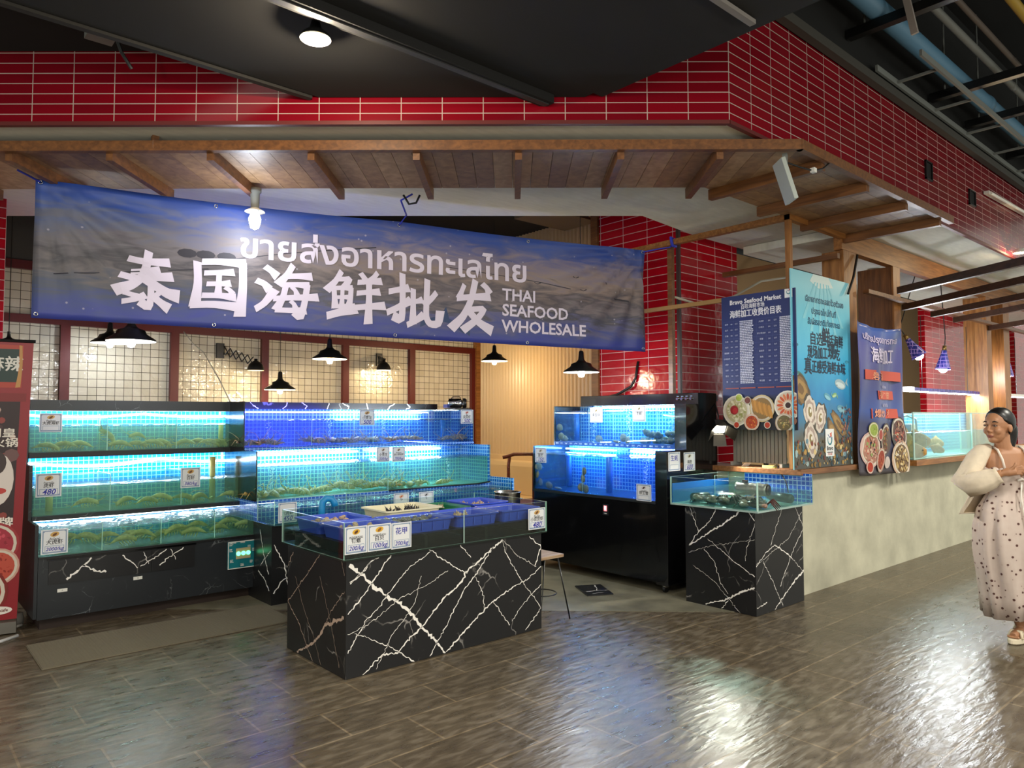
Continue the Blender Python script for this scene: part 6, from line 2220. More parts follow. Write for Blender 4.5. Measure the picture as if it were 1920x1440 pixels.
dishpic(P, .14, .945, .05, '#b88a80', ['#b83a20'], '#a83018', 19, 6)
P.build('lettering_and_dishes', HB, warp=hwarp)

# --- red roll-up banner at the left edge
rr = rt0.copy()                       # panel runs roughly square to the street
o0 = Vector((.815, 6.40, .10))
top = Vector((.868, 6.36, 2.118))
ex_ = Vector((.985, -.17, 0)).normalized()
RU = thing('rollup_banner', (.5, 6.45, 0), 'red roll-up food banner with a dark green name plate at the far left', 'banner stand')
W_ = .85
ey_ = (top - o0)
HH = ey_.length
ey_.normalize()
nrm = ex_.cross(ey_).normalized()
ol = o0 - ex_ * W_
b = MB()
v = []
for d_ in (0, -.004):
    v += [ol + nrm * d_, o0 + nrm * d_, o0 + ey_ * HH + nrm * d_, ol + ey_ * HH + nrm * d_]
b.add(v, [(0, 1, 2, 3), (7, 6, 5, 4), (0, 4, 5, 1), (1, 5, 6, 2), (2, 6, 7, 3), (3, 7, 4, 0)])
b.build('panel', mat('dark red banner print', '#8a1620', .4), RU)
MB().tube([ol + ey_ * HH, o0 + ey_ * HH + ex_ * .012], .012, 8).build('top_rail', M['black'], RU)
MB().tube([ol + ey_ * (HH / 2) - nrm * .03 + ex_ * .4, ol - nrm * .03 + ex_ * .4 + ey_ * .01], .008, 6).build('support_pole', M['steel'], RU)
MB().bar(ol + Vector((0, 0, -.05)), o0 + Vector((0, 0, -.05)), .09, .08).build('base_case', mat('grey aluminium', '#77736c', .4, .6), RU)
P = Print(ol + ey_ * HH, ex_, ey_, W_, HH)
P.rect(.05, .015, .93, .17, '#a83a2a')
P.rect(.08, .03, .90, .15, '#14302c')
P.text('麻辣', .80, .088, .115, '#d8d4cc', .03)
P.text('香锅', .50, .088, .115, '#d8d4cc', .03)
for q in (.06, .91):
    P.stroke([(q, .02), (q + .01, .09), (q - .005, .165)], .03, '#b8864a')
P.rect(.0, .19, .97, .22, '#7a1a1c')
P.rect(.02, .22, .93, .66, '#2a1518')
rn2 = random.Random(3)
for i in range(90):
    P.disc(rn2.uniform(.06, .9), rn2.uniform(.24, .64), rn2.uniform(.015, .05), rn2.choice(['#5a2226', '#3a1a1e', '#8a3a34', '#b89a90', '#1c1013', '#6a4a48', '#43282a']), None, 8)
P.text('透明皇', .76, .335, .07, '#e0d8cc', .03, wid=.30)
P.text('火锅', .84, .37, .07, '#e0d8cc', .03, wid=.18)
P.disc(.80, .50, .10, '#d8ccc4', .19, 18)
P.disc(.80, .44, .05, '#3a2a28', .08, 14)
P.disc(.80, .54, .06, '#b83a34', .025, 14)
P.text('锅品牌', .78, .655, .075, '#e6dcd0', .035, wid=.30)
dishpic(P, .80, .73, .13, '#9a2a30', ['#a82a3c', '#c84a5a', '#8a1c2c'], '#a0283a', 5, 24)
dishpic(P, .84, .81, .11, '#c89a8a', ['#a83424', '#8a2418'], '#b84a38', 6, 18)
dishpic(P, .70, .90, .16, '#7a1c14', ['#b8301c', '#8a1810', '#d8d0c8'], '#9a2014', 7, 30)
P.disc(.86, .965, .09, '#e4dcd4', .03, 14)
P.text('Bravo cafe', .86, .965, .03, '#6a2a20', .03)
P.build('lettering_and_pictures', RU)
for i, (a, c, lab) in enumerate((((.60, 6.30, .02), (.86, 6.52, .02), 'white plastic rod on the floor beside the red banner, the farther one'), ((.50, 5.98, .02), (.80, 6.22, .02), 'white plastic rod on the floor beside the red banner, the nearer one'))):
    tag(MB().tube([a, c], .012, 8).build('plastic_rod', M['white_p'], smooth=True), lab, 'rod')
tag(MB().lathe([(.001, 0), (.055, 0), (.06, .05), (.05, .09), (.001, .09)], (.83, 6.62, .001), 16).build('plastic_jug', mat('grey plastic jug', '#8f8b84', .5), smooth=True), 'small grey plastic tub on the floor behind the red banner foot', 'tub')

# ---------------------------------------------------------------- fish tanks on the stall counter
tag(MB().box(8.13, 13.0, 2.925, 3.058, 1.035, 1.094).build('tank_shelf', M['wood'], bevel=.003), 'wooden shelf edge under the fish tanks, projecting from the concrete wall', 'shelf')


def ftank(x0, x1, y0, y1, label, seed, first):
    z0, z1 = 1.097, 1.585
    t = thing('fish_tank', ((x0 + x1) / 2, (y0 + y1) / 2, z0), label, 'fish tank', 'fish tanks on the stall counter')
    pane(t, x0, x1, y0, y0 + .009, z0, z1)
    pane(t, x0, x0 + .009, y0 + .01, y1 - .01, z0, z1)
    pane(t, x1 - .009, x1, y0 + .01, y1 - .01, z0, z1)
    MB().box(x0 + .01, x1 - .01, y1 - .012, y1, z0, z1).build('tile_back', M['bluetile'], t)
    MB().box(x0 + .01, x1 - .01, y0 + .01, y1 - .013, z0, z0 + .012).build('tank_floor', mat('pale tank floor 2', '#b0c8c0', .5), t)
    for xx in (x0, x1):
        MB().cyl((xx, y0, z0), (xx, y0, z1), .009, n=8).build('corner_seal', M['glassedge'], t)
    MB().box(x0, x1, y0 - .001, y0 + .012, z1, z1 + .01).build('rim', M['glassedge'], t)
    water(t, x0 + .012, x1 - .012, y0 + .012, y1 - .015, z0 + .014, 1.37, M['wat_c'])
    ripple(t, x0 + .012, x1 - .012, y0 + .012, y1 - .015, 1.376, SURF, seed)
    return t


ft1 = ftank(8.17, 9.98, 2.965, 3.42, 'long glass fish tank of tan fish on the stall counter', 71, True)
MB().box(8.42, 8.62, 3.25, 3.38, 1.12, 1.60).build('filter_box', mat('sky blue filter box', '#3a8fd0', .4), ft1)
MB().tube([(8.62, 3.3, 1.5), (8.75, 3.25, 1.56), (8.95, 3.22, 1.52), (9.0, 3.22, 1.25)], .012, 8).build('air_hose', mat('clear hose', '#a8c8d0', .3), ft1, smooth=True)
MB().box(8.98, 9.12, 3.28, 3.36, 1.30, 1.46).build('float_box', M['white_p'], ft1)
pane(ft1, 8.56, 8.566, 2.98, 3.24, 1.115, 1.58, 'glass_divider')
ft2 = ftank(10.02, 12.0, 3.10, 3.45, 'second glass fish tank behind the woman in the pale dress', 72, False)
pane(ft2, 10.62, 10.628, 3.115, 3.43, 1.115, 1.57, 'glass_divider')


def fish_mb():
    b = MB()
    rings = []
    for i in range(13):
        t = i / 12
        x = -.13 + .26 * t
        h = .075 * sin(pi * min(1, t * .93 + .04)) ** .7 + .006
        rings.append([(x, .024 * (h / .08) * cos(a), h * sin(a)) for a in [2 * pi * k / 12 for k in range(12)]])
    b.loft(rings)
    b.add([(.115, -.002, .01), (.18, 0, .06), (.165, 0, 0), (.18, 0, -.06), (.115, -.002, -.01), (.115, .002, .01), (.115, .002, -.01)], [(0, 1, 2), (0, 2, 4), (4, 2, 3), (5, 2, 1), (6, 2, 5), (6, 3, 2)])
    b.add([(-.06, -.002, .06), (.02, 0, .115), (.09, -.002, .05), (-.06, .002, .06), (.09, .002, .05)], [(0, 2, 1), (3, 1, 4)])
    b.add([(-.02, -.002, -.06), (.03, 0, -.11), (.09, -.002, -.05), (-.02, .002, -.06), (.09, .002, -.05)], [(0, 1, 2), (3, 4, 1)])
    return b


fp = tag(fish_mb().build('fish', M['fish'], smooth=True, org=(0, 0, 0)), 'x', 'fish')
MB().ball((-.095, -.02, .015), .008, 8).ball((-.095, .02, .015), .008, 8).build('eye', M['black'], fp, smooth=True)
for i, (x, y, z, a, s, lab) in enumerate(((8.36, 3.12, 1.29, 2.9, 1.25, 'large tan fish at the left end of the long fish tank, the upper one'), (8.42, 3.08, 1.175, 2.0, 1.1, 'large tan fish at the left end of the long fish tank, the lower one'),
                                     (8.72, 3.14, 1.29, 1.9, 1.05, 'tan fish just right of the divider in the long fish tank'), (8.88, 3.17, 1.25, 2.4, 1.05, 'tan fish in the middle group of the long fish tank'), (8.97, 3.24, 1.29, 2.2, 1.0, 'paler fish at the back of the middle group in the long tank'),
                                     (9.12, 3.06, 1.18, 1.5, .6, 'small orange-tan fish low in the long fish tank'), (9.36, 3.15, 1.24, 1.2, .75, 'tan fish alone toward the right of the long fish tank'))):
    o = fp if i == 0 else dup(fp, (0, 0, 0))
    o.location, o.rotation_euler, o.scale = (x, y, z), (0, rn.uniform(-.4, .4), a), (s, s, s)
    o['label'] = lab
# wrapped lamps and light bars over the tanks
plaid = tiles('blue violet plaid foil', '#24307a', '#3a3a9a', '#a890d8', .045, .045, .004, .2)


def wraplamp(x, y, z, tiltx, label, power, bulb=True):
    t = thing('wrapped_lamp', (x, y, z), label, 'lamp', 'foil wrapped spot lamps')
    R = Euler((tiltx, tiltx * .6, 0)).to_matrix()
    c = Vector((x, y, z))
    MB().lathe([(.001, .24), (.03, .24), (.035, .20), (.085, .02), (.09, 0), (.08, .005), (.03, .19), (.001, .2)], c, 18, rot=R).build('shade', plaid, t, smooth=True)
    MB().lathe([(.001, .30), (.022, .30), (.026, .24), (.001, .235)], c, 12, rot=R).build('socket', mat('brass socket', '#8a7040', .3, .8), t, smooth=True)
    MB().ball(c + R @ Vector((0, 0, .015)), (.055, .055, .06), 12).build('bulb', M['bulbc'], t, smooth=True)
    MB().tube([c + R @ Vector((0, 0, .3)), c + R @ Vector((0, 0, .4)), (x, y, 3.30)], .006, 6).build('cord', M['cable'], t)
    light('lamp_light', 'POINT', c + R @ Vector((0, 0, -.06)), power, (.95, .97, 1), .05, parent=t)


wraplamp(9.28, 3.28, 2.26, -.45, 'blue plaid wrapped lamp, leftmost over the fish tank, tilted', PC * .5)
wraplamp(10.1, 3.3, 2.14, .08, 'bright purple plaid wrapped lamp with a brass neck over the fish tank', PC * 1.4)
wraplamp(11.6, 3.3, 2.17, -.15, 'blue wrapped lamp near the right edge, left of the brightest one', PC * .5)
wraplamp(12.75, 3.3, 2.15, .05, 'bright wrapped lamp at the right edge of the view', PC * 1.2)
for x0, x1, lab in ((8.9, 11.4, 'foil wrapped light bar above the long fish tank'), (12.1, 13.6, 'white light bar above the fish tank at the right edge')):
    t = thing('light_bar', ((x0 + x1) / 2, 3.3, 1.85), lab, 'light', 'hanging light bars')
    MB().box(x0 + .12, x1, 3.25, 3.35, 1.845, 1.885).build('housing', plaid if x0 < 10 else M['white_p'], t)
    MB().box(x0, x0 + .12, 3.25, 3.35, 1.84, 1.89).build('lit_end', M['bulbc'], t)
    MB().box(x0 + .12, x1, 3.255, 3.345, 1.838, 1.845).build('diffuser', glow('light bar diffuser', '#f4fbff', 22), t)
    light('lamp_light', 'AREA', ((x0 + x1) / 2, 3.3, 1.83), 30, (.95, .98, 1), x1 - x0 - .2, aim=((x0 + x1) / 2, 3.3, 0), parent=t, sy=.08)
    for x in (x0 + .5, x1 - .4):
        MB().cyl((x, 3.3, 1.885), (x, 3.3, 2.75), .004, n=6).build('wire', M['cable'], t)

# ---------------------------------------------------------------- brown batten grid over the stall front
pg = thing('batten_pergola', (9.0, 2.7, 2.7), 'grid of dark brown battens projecting over the stall counter', 'pergola')
BAT = ((7.32, 2.75, 6.2, .75), (8.5, 3.15, 7.1, 1.1), (9.35, 3.15, 8.2, 1.45), (10.1, 3.15, 9.0, 1.6), (11.4, 3.15, 10.3, 1.6))
for xa, ya, xb, yb in BAT:
    MB().bar((xa, ya, 2.75), (xb, yb, 2.75), .05, .065).build('batten', M['woodd'], pg)
for y, x0 in ((3.1, 7.42),):
    MB().bar((x0, y, 2.80), (14, y, 2.80), .06, .04).build('runner', M['wood2'], pg)
MB().tube([(7.29, 3.12, 3.15), (7.1, 3.08, 2.9), (6.95, 3.07, 2.72)], .012, 6).build('brace', M['cable'], pg)
t = thing('camera_dome', (8.9, 3.6, 2.9), 'small white round ceiling fitting above the stall', 'fitting')
MB().lathe([(.001, 0), (.05, .01), (.08, .05), (.08, .07), (.001, .07)], (8.9, 3.6, 3.225), 18).build('cover', M['white_p'], t, smooth=True)
t = thing('junction_box', (7.72, 3.6, 3.2), 'black round box with a drooping cable on the stall ceiling', 'fitting')
MB().lathe([(.001, 0), (.06, 0), (.06, .05), (.09, .05), (.09, .07), (.001, .07)], (7.72, 3.55, 3.225), 18).build('box', M['black'], t, smooth=True)
MB().tube([(7.72, 3.55, 3.22), (7.78, 3.55, 3.05), (7.95, 3.6, 2.95), (8.1, 3.7, 2.92)], .008, 6).build('cable', M['cable'], t, smooth=True)
tag(MB().tube([(6.02, 4.4, 2.76), (6.3, 4.3, 2.70), (6.7, 4.15, 2.80), (7.0, 4.0, 2.98), (7.4, 3.9, 3.06), (7.9, 3.9, 3.10)], .012, 6).build('conduit', M['cablew'], smooth=True), 'sagging pale conduit behind the stall posters', 'conduit')
tag(MB().tube([(8.2, 4.6, 2.40), (8.9, 4.6, 2.42), (9.6, 4.6, 2.55), (10.2, 4.6, 2.78), (10.6, 4.6, 3.1), (10.75, 4.6, 3.6), (10.8, 4.6, 4.25)], .014, 6).build('conduit', M['cablew'], smooth=True), 'pale conduit curving up behind the wrapped lamps', 'conduit')
tag(MB().tube([(2.66, 8.8, 2.55), (2.70, 8.6, 2.40), (2.72, 8.3, 2.28), (2.65, 7.6, 1.95), (2.62, 7.20, 1.715)], .006, 6).build('hanging_wire', M['cablew'], smooth=True), 'pale wire running down across the tiled wall to the left shrimp tank', 'wire')
tag(MB().tube([(6.19, 5.0, 2.15), (6.18, 5.03, 1.97), (6.16, 5.08, 1.88), (6.14, 5.25, 1.80), (6.12, 5.4, 1.77)], .014, 6).build('hanging_cable', M['cable'], smooth=True), 'black cable curling down the red pillar above the black tank', 'cable')
tag(MB().tube([(5.13, 6.3, .95), (5.15, 6.25, .90), (5.12, 6.2, .85), (4.9, 6.16, .838), (4.3, 6.16, .842), (3.8, 6.17, .838)], .008, 6).build('tank_cable', M['cable'], smooth=True), 'black cable along the mosaic step of the lobster tank', 'cable')
# interior bits of the stall
t = thing('work_chair', (9.5, 5.4, 0), 'dark folding stool inside the stall behind the light bar', 'chair')
MB().box(9.2, 9.8, 5.2, 5.6, 1.75, 1.80).build('seat', M['black'], t)
MB().bar((9.25, 5.4, 1.75), (9.7, 5.4, .0), .03, .03).build('leg', M['blackmetal'], t)
MB().bar((9.75, 5.4, 1.75), (9.3, 5.4, .0), .03, .03).build('leg', M['blackmetal'], t)
# acoustic panels in the dark interior ceiling
for i, (x0, x1, y0, y1, z, lab) in enumerate(((4.0, 5.2, 6.0, 7.0, 4.05, 'tan ceiling panel in the dark interior, the nearer larger one'), (6.0, 6.9, 6.2, 6.8, 4.05, 'tan ceiling panel in the dark interior, next to the red pillar'))):
    t = thing('ceiling_panel', ((x0 + x1) / 2, (y0 + y1) / 2, z), lab, 'panel', 'tan ceiling panels')
    MB().box(x0, x1, y0, y1, z, z + .03).build('board', mat('tan ceiling board', '#6b5c44', .8), t)
    MB().cyl(((x0 + x1) / 2, (y0 + y1) / 2, z + .03), ((x0 + x1) / 2, (y0 + y1) / 2, 4.25), .006, n=6).build('hanger', M['black'], t)

# ---------------------------------------------------------------- pipes and trays in the dark ceiling on the right
def along(name, y, z, r, m, label, cat='pipe', x0=3.4, x1=17, n=14):
    t = thing(name, ((x0 + x1) / 2, y, z), label, cat)
    MB().cyl((x0, y, z), (x1, y, z), r, n=n).build('pipe', m, t, smooth=True)
    x = x0 + 1.5
    while x < x1:
        MB().cyl((x, y, z), (x + .09, y, z), r * 1.12, n=n).build('coupling', m, t, smooth=True)
        x += 3.2
    return t


bp = along('water_pipe', 2.21, 4.62, .075, mat('dusty blue pipe', '#5d89a6', .5), 'thick pale blue pipe running along the dark ceiling')
along('drain_pipe', 1.98, 4.72, .03, M['greym'], 'thin grey pipe beside the blue pipe on its right')
along('drain_pipe', 1.84, 4.75, .022, mat('grey brown pipe', '#6b625a', .5), 'thin brownish pipe, second to the right of the blue pipe')
along('gas_pipe', 1.50, 4.62, .035, mat('dull yellow pipe', '#a88a34', .5), 'dull yellow pipe at the top right corner')
along('air_duct', 1.28, 4.7, .09, mat('grey tan duct', '#8b8478', .6), 'pale duct right of the yellow pipe at the top right corner', 'duct')
for i, x in enumerate((5.6, 7.3, 8.25, 9.6, 11.4)):
    t = thing('support_beam', (x, 1.5, 4.5), ['dark cross beam nearest the raft under the blue pipe', 'dark cross beam second from the raft under the pipes', 'dark cross beam third from the raft under the pipes', 'dark cross beam fourth from the raft under the pipes', 'farthest dark cross beam under the pipes'][i], 'beam', 'cross beams under the pipes')
    MB().bar((x, -2.5, 4.50), (x, 2.42, 4.50), .07, .07).build('beam', M['blackmetal'], t)
    for y in (2.3, .6):
        MB().cyl((x, y, 4.53), (x, y, 5.6), .008, n=6).build('hanger_rod', M['greym'], t)
tr = thing('cable_tray', (10, .9, 4.4), 'light steel cable ladder under the dark ceiling at the right', 'cable tray')
for y in (2.05, 2.38):
    MB().bar((6.0, y, 4.36), (17, y, 4.36), .02, .05).build('rail', M['greym'], tr)
for i in range(12):
    x = 6.4 + i * .85
    MB().bar((x, 2.05, 4.36), (x, 2.38, 4.36), .02, .02).build('rung', M['greym'], tr)
t = thing('steel_channel', (4.8, 2.35, 4.24), 'grey steel channel along the top edge of the red side fascia', 'channel')
MB().bar((3.95, 2.39, 4.25), (16, 2.39, 4.25), .06, .07).build('channel', mat('dusty dark steel', '#3d3a34', .7), t)
t = thing('tube_light', (5.62, 2.0, 4.2), 'unlit pale tube hanging at the top of the dark ceiling', 'light')
MB().bar((5.45, 2.02, 4.95), (5.55, 1.93, 4.30), .045, .03).build('housing', mat('pale tube housing', '#a39a92', .5), t)
t = thing('conduit_bar', (2.5, 1.87, 3.5), 'pale grey conduit crossing to the right corner of the black ceiling panel', 'conduit')
MB().bar((1.6, 1.87, 3.512), (3.24, 1.87, 3.512), .034, .022).build('bar', mat('grey conduit', '#7a7570', .5), t)
t = thing('ceiling_track', (0, 3.17, 3.48), 'black track running under the black ceiling panel', 'track')
MB().box(-4, 3.08, 3.12, 3.21, 3.475, 3.528).build('rail', M['darker'], t)
MB().box(-4, 3.06, 3.145, 3.185, 3.468, 3.476).build('slot', mat('grey track slot', '#2c2c2c', .5), t)
t = thing('eave_lamp', (9.5, 2.3, 3.38), 'small lit downlight under the side fascia at the right edge', 'lamp')
MB().lathe([(.05, .04), (.07, .0), (.068, -.005), (.04, .03)], (9.6, 2.32, 3.38), 16).build('shade', M['enamel'], t, smooth=True)
MB().ball((9.6, 2.32, 3.395), .03, 10).build('bulb', M['bulbw'], t, smooth=True)
light('lamp_light', 'POINT', (9.6, 2.32, 3.34), PW * .5, WARM, .03, parent=t)
t = thing('speaker_box', (.9, 3.6, 3.5), 'small grey box with a cable under the ceiling at the top left', 'fitting')
MB().box(.83, .97, 4.5, 4.62, 3.70, 3.83).build('box', M['greym'], t)
MB().tube([(.95, 4.5, 3.75), (.99, 4.48, 3.62), (1.05, 4.5, 3.55)], .01, 6).build('cable', M['cable'], t)
# ---------------------------------------------------------------- the woman at the right edge
pe = empty('person', (6.015, 1.56, 0), radians(-41.2))
tag(pe, 'person in a pale floral dress and cream cardigan, looking left, hands at the chest', 'person')
HC = Vector((-.073, -.01, 1.478))
hf = Vector((-.93, -.37, 0)).normalized()
hs_ = Vector((hf.y, -hf.x, 0))
HM = Matrix(((hf.x, hs_.x, 0), (hf.y, hs_.y, 0), (0, 0, 1)))


def H(f, s, u):
    return HC + hf * f + hs_ * s + Vector((0, 0, u))


def ring(c, rx, ry, n=18, tilt=None):
    c = Vector(c)
    return [c + Vector((rx * cos(2 * pi * k / n), ry * sin(2 * pi * k / n), 0)) for k in range(n)]


b = MB()
b.ball(H(-.004, 0, .028), (.094, .076, .094), 20, rot=HM)
b.ball(H(.034, 0, -.035), (.060, .060, .080), 18, rot=HM)
b.ball(H(.060, 0, -.090), (.030, .032, .026), 14, rot=HM)
b.ball(H(.066, 0, .035), (.030, .050, .040), 14, rot=HM)
for s in (-1, 1):
    b.ball(H(.066, s * .036, -.03), (.026, .026, .028), 12, rot=HM)
    b.ball(H(-.008, s * .077, -.012), (.020, .010, .031), 12, rot=HM)
    b.ball(H(.100, s * .011, -.034), (.010, .010, .009), 10, rot=HM)
b.tube([H(.086, 0, .018), H(.101, 0, -.008), H(.113, 0, -.032)], [.009, .011, .012], 10)
b.ball(H(.090, 0, -.062), (.016, .024, .014), 12, rot=HM)
# neck, torso
b.tube([H(-.022, 0, -.05), (-.045, .0, 1.36), (-.025, .015, 1.30)], [.052, .050, .062], 16)
b.loft([ring((-.01, .02, z), rx, ry) for z, rx, ry in ((1.335, .06, .05), (1.315, .12, .065), (1.29, .165, .08), (1.24, .170, .092), (1.16, .152, .105), (1.08, .142, .100), (1.0, .138, .095), (.92, .155, .105), (.84, .172, .115), (.78, .15, .105))])
# arms
b.tube([(-.165, .02, 1.285), (-.205, .0, 1.25), (-.27, -.01, 1.15), (-.315, -.03, 1.075), (-.27, -.09, 1.095), (-.165, -.165, 1.165)], [.05, .052, .044, .040, .036, .024], 14)
b.tube([(.145, .02, 1.285), (.185, .0, 1.25), (.25, -.01, 1.15), (.285, -.03, 1.07), (.23, -.10, 1.09), (.13, -.175, 1.15)], [.05, .052, .044, .040, .036, .024], 14)
# hands
for sx, wx, wz in ((1, -.165, 1.165), (-1, .13, 1.15)):
    W_ = Vector((wx, -.168, wz))
    b.tube([W_, W_ + Vector((sx * .03, -.012, .006)), W_ + Vector((sx * .075, -.024, .012))], [.022, .030, .028], 12)
    for i, (ln, dz) in enumerate(((.070, .034), (.078, .016), (.072, -.003), (.056, -.021))):
        p = W_ + Vector((sx * .072, -.026, .012 + dz * .75))
        b.tube([p, p + Vector((sx * ln * .5, -.008, dz * .15 + .004)), p + Vector((sx * ln * .85, .010, dz * .2 - .006)), p + Vector((sx * ln, .026, dz * .2 - .016))], [.0095, .009, .0085, .007], 8)
    p = W_ + Vector((sx * .035, -.03, .022))
    b.tube([p, p + Vector((sx * .020, -.014, .026)), p + Vector((sx * .032, -.012, .050))], [.012, .010, .008], 8)
# legs and feet
b.tube([(-.075, .02, .86), (-.07, .0, .48), (-.02, -.02, .30), (.025, -.03, .10)], [.085, .058, .055, .034], 14)
b.tube([(.095, .04, .86), (.11, .07, .48), (.15, .12, .30), (.19, .15, .10)], [.085, .058, .055, .034], 14)
for ax, ay in ((.025, -.03), (.19, .15)):
    b.tube([(ax + .03, ay + .02, .065), (ax - .02, ay - .015, .068), (ax - .075, ay - .05, .055), (ax - .105, ay - .068, .050)], [.030, .034, .032, .024], 12)
    for i in range(5):
        q = (i - 2) * .0125
        b.ball((ax - .122 + abs(i - 1.2) * .004 + q * .55, ay - .082 - q * .9, .048), (.013, .012, .009), 8)
body = b.build('body', mat('warm tan skin', '#a67655', .5, noise=.05, nscale=9), pe, smooth=True, local=True)
rm = body.modifiers.new('merge', 'REMESH')
rm.mode = 'VOXEL'
rm.voxel_size = .0042
rm.use_smooth_shade = True
sm = body.modifiers.new('soften', 'SMOOTH')
sm.factor = .5
sm.iterations = 6
# face details
for s in (-1, 1):
    e = MB().ball(H(.0835, s * .034, .006), (.011, .0125, .0070), 12, rot=HM).build('eye', mat('eye white', '#9a8e86', .3), pe, smooth=True, local=True)
    MB().ball(H(.0895, s * .034, .006), (.0058, .0062, .0062), 10, rot=HM).build('iris', mat('dark iris', '#1a100c', .2), e, smooth=True, local=True)
    MB().tube([H(.090, s * .018, .031), H(.093, s * .034, .036), H(.082, s * .054, .030)], [.0035, .0045, .002], 6).build('eyebrow', mat('dark brow', '#1e1512', .8), pe, smooth=True, local=True)
    MB().tube([H(.091, s * .020, .010), H(.0945, s * .034, .0130), H(.084, s * .050, .008)], [.003, .0045, .003], 6).build('eyelid', mat('eyelid skin', '#6d4834', .6), pe, smooth=True, local=True)
MB().tube([H(.090, -.023, -.066), H(.1015, -.010, -.063), H(.1035, 0, -.064), H(.1015, .010, -.063), H(.090, .023, -.066)], [.003, .0055, .0055, .0055, .003], 8).tube([H(.090, -.020, -.069), H(.1005, 0, -.073), H(.090, .020, -.069)], [.003, .0065, .003], 8).build('lips', mat('lip', '#84493f', .45), pe, smooth=True, local=True)
# hair: cap swept back with a low tail
b = MB()
rings = []
for i in range(13):
    ph = pi * i / 12
    rg = []
    for k in range(22):
        t = 2 * pi * k / 22
        x, y, z = .110 * sin(ph) * cos(t), .090 * sin(ph) * sin(t), .108 * cos(ph)
        # pull the face side back to the hairline
        if x > .0:
            lim = .055 + max(0, z - .02) * .65 if z > -.01 else -.012
            x = min(x, lim)
        rg.append(HC + HM @ Vector((x - .016, y, z + .030)))
    rings.append(rg)
b.loft(rings, cap=True)
b.tube([H(-.09, 0, .03), H(-.115, 0, -.03), H(-.112, 0, -.09), H(-.10, 0, -.15), H(-.10, 0, -.22)], [.05, .055, .045, .035, .015], 12)
hb = b.build('hair', mat('black hair', '#0f0c0b', .35, noise=.3, nscale=90), pe, smooth=True, local=True)
hb.modifiers.new('sub', 'SUBSURF').levels = 1


# dress
def floral():
    m, N, L, b = newmat('pale floral cotton')
    tc = N.new('ShaderNodeTexCoord')
    vo = N.new('ShaderNodeTexVoronoi')
    vo.inputs['Scale'].default_value = 26
    L.new(tc.outputs['Object'], vo.inputs['Vector'])
    cr = ramp(N, [(.0, '#4a2e28'), (.20, '#5a3a34'), (.26, '#c6b4aa'), (1, '#cabab0')])
    L.new(vo.outputs['Distance'], cr.inputs[0])
    L.new(cr.outputs[0], b.inputs['Base Color'])
    b.inputs['Roughness'].default_value = .85
    return m


FL = floral()
rn = random.Random(12)
b = MB()
rings = []
N_ = 72
for z, cx, cy_, rx, ry, am in ((1.185, -.005, .0, .158, .115, .02), (1.165, -.005, .0, .168, .125, .05), (1.14, -.005, 0, .160, .118, .02), (1.09, 0, 0, .162, .122, .035), (1.04, .0, 0, .150, .112, .03), (1.01, .0, 0, .146, .108, .02), (.985, .0, 0, .160, .120, .04), (.90, .005, 0, .215, .15, .05), (.78, .01, 0, .245, .175, .07), (.62, .015, .01, .245, .19, .08), (.45, .022, .02, .228, .20, .085), (.30, .03, .03, .208, .20, .085), (.175, .035, .035, .195, .205, .09)):
    rg = []
    for k in range(N_):
        a = 2 * pi * k / N_
        q = 1 + am * (sin(11 * a + z * 2.2) * .6 + sin(17 * a - z * 3) * .4)
        dz = .012 * sin(9 * a) * (1 if z > 1.15 else 0) + (.03 * cos(a) if z < .2 else 0)
        # parted front below the knee line
        rg.append((cx + rx * q * cos(a), cy_ + ry * q * sin(a), z + dz))
    rings.append(rg)
b.loft(rings, cap=False)
dr = b.build('dress', FL, pe, smooth=True, local=True)
s_ = dr.modifiers.new('thickness', 'SOLIDIFY')
s_.thickness = .003
b = MB()
for k in range(30):      # ruffle along the neckline
    a = 2 * pi * k / 30
    p = Vector((-.005 + .166 * cos(a), .122 * sin(a), 1.17))
    b.ball(p, (.022, .018, .016 + .008 * (k % 2)), 8)
b.build('neck_ruffle', FL, pe, smooth=True, local=True)
for x in (-.10, .085):
    MB().tube([(x, -.105, 1.175), (x - .005, -.085, 1.25), (x - .01, -.045, 1.315), (x, .02, 1.335)], .008, 8).build('strap', mat('cream strap', '#d8cbbf', .7), pe, smooth=True, local=True)
MB().tube([(-.015, -.135, 1.10), (-.025, -.145, 1.0), (-.03, -.175, .88), (-.03, -.19, .78)], .005, 6).tube([(-.01, -.135, 1.10), (-.03, -.15, 1.02), (-.05, -.17, .93)], .005, 6).tube([(-.04, -.135, 1.11), (-.015, -.145, 1.12), (.01, -.135, 1.11)], .009, 6).build('tie_string', mat('white ribbon', '#e8e0d6', .6), pe, smooth=True, local=True)
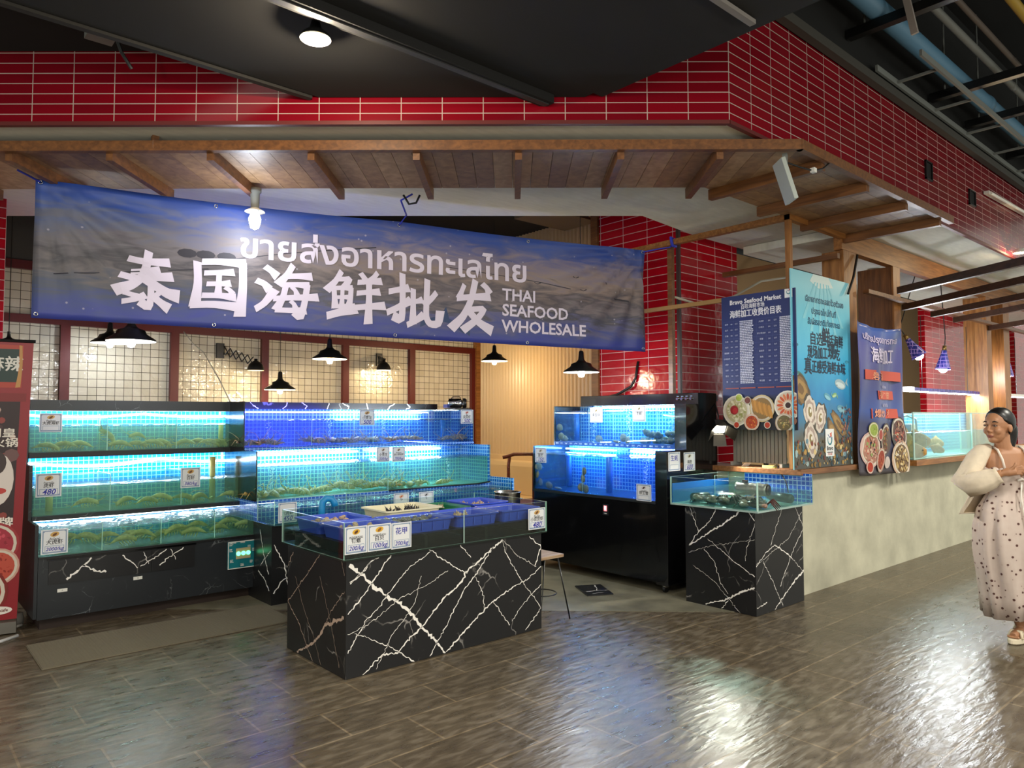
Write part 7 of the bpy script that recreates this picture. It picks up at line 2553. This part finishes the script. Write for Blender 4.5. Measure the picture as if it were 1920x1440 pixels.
# cardigan sleeves and back
CR = mat('cream gauze knit', '#d3c4ae', .9, noise=.06, nscale=30)
b = MB()
for sx in (-1, 1):
    path = [(.10, .05, 1.322), (.165, .02, 1.30), (.215, .0, 1.255), (.27, -.005, 1.165), (.320, -.015, 1.095), (.305, -.055, 1.075), (.25, -.095, 1.095), (.20, -.13, 1.125), (.178, -.15, 1.14), (.165, -.158, 1.148)]
    rr_ = [.035, .058, .066, .070, .078, .082, .078, .066, .050, .056]
    pts = []
    for i, p in enumerate(path):
        pts.append(Vector((sx * p[0] - (.012 if sx < 0 else .022), p[1], p[2] - (.0 if sx < 0 else .01))))
    st = len(b.v)
    b.tube(pts, rr_, 20)
    # gather folds
    for j in range(st, len(b.v)):
        i, k = divmod(j - st, 20)
        c = pts[i]
        b.v[j] = tuple(c + (Vector(b.v[j]) - c) * (1 + .08 * sin(k * 2.2 + i * .9) * (i > 2)))
b.loft([[(x, y, z) for x, y, z in ((-.20, .05, 1.28), (-.10, .10, 1.31), (.08, .11, 1.31), (.18, .05, 1.28), (.17, .09, 1.27), (0, .135, 1.29), (-.19, .09, 1.27))],
        [(-.21, .06, 1.15), (-.11, .13, 1.15), (.1, .13, 1.15), (.2, .06, 1.15), (.2, .09, 1.15), (0, .155, 1.15), (-.21, .09, 1.15)],
        [(-.235, .05, 1.0), (-.12, .15, 1.0), (.11, .15, 1.0), (.22, .06, 1.0), (.22, .09, 1.0), (0, .175, 1.0), (-.235, .08, 1.0)],
        [(-.335, .04, .865), (-.16, .19, .86), (.13, .2, .86), (.25, .06, .87), (.25, .09, .87), (0, .22, .85), (-.325, .07, .855)]])
cg = b.build('cardigan', CR, pe, smooth=True, local=True)
# sandals
for ax, ay in ((.025, -.03), (.19, .15)):
    sd = []
    for z, k in ((.003, .96), (.008, 1.0), (.034, 1.0), (.038, .97)):
        rg = []
        for i in range(24):
            a = 2 * pi * i / 24
            l_, w2 = .132 * cos(a), (.046 + .006 * cos(a)) * sin(a)
            d = Vector((-.84, -.54, 0))
            n = Vector((.54, -.84, 0))
            p = Vector((ax - .035, ay - .028, z)) + (d * l_ + n * w2) * k
            rg.append(p)
        sd.append(rg)
    so = MB().loft(sd).build('sandal', mat('cream sandal', '#e6d8bd', .5), pe, smooth=False, local=True, bevel=.002)
    d = Vector((-.84, -.54, 0))
    n = Vector((.54, -.84, 0))
    q0 = Vector((ax - .035, ay - .028, .036))
    for f0, f1 in ((.055, .02), (.02, .065)):
        MB().tube([q0 + d * f0 - n * .045, q0 + d * (f0 * .6 + f1 * .4) - n * .03 + Vector((0, 0, .042)), q0 + d * (f0 * .4 + f1 * .6) + n * .03 + Vector((0, 0, .042)), q0 + d * f1 + n * .045], [.010, .010, .010, .010], 8).build('sandal_strap', mat('cream strap leather', '#e0d0b4', .5), so, smooth=True, local=True)
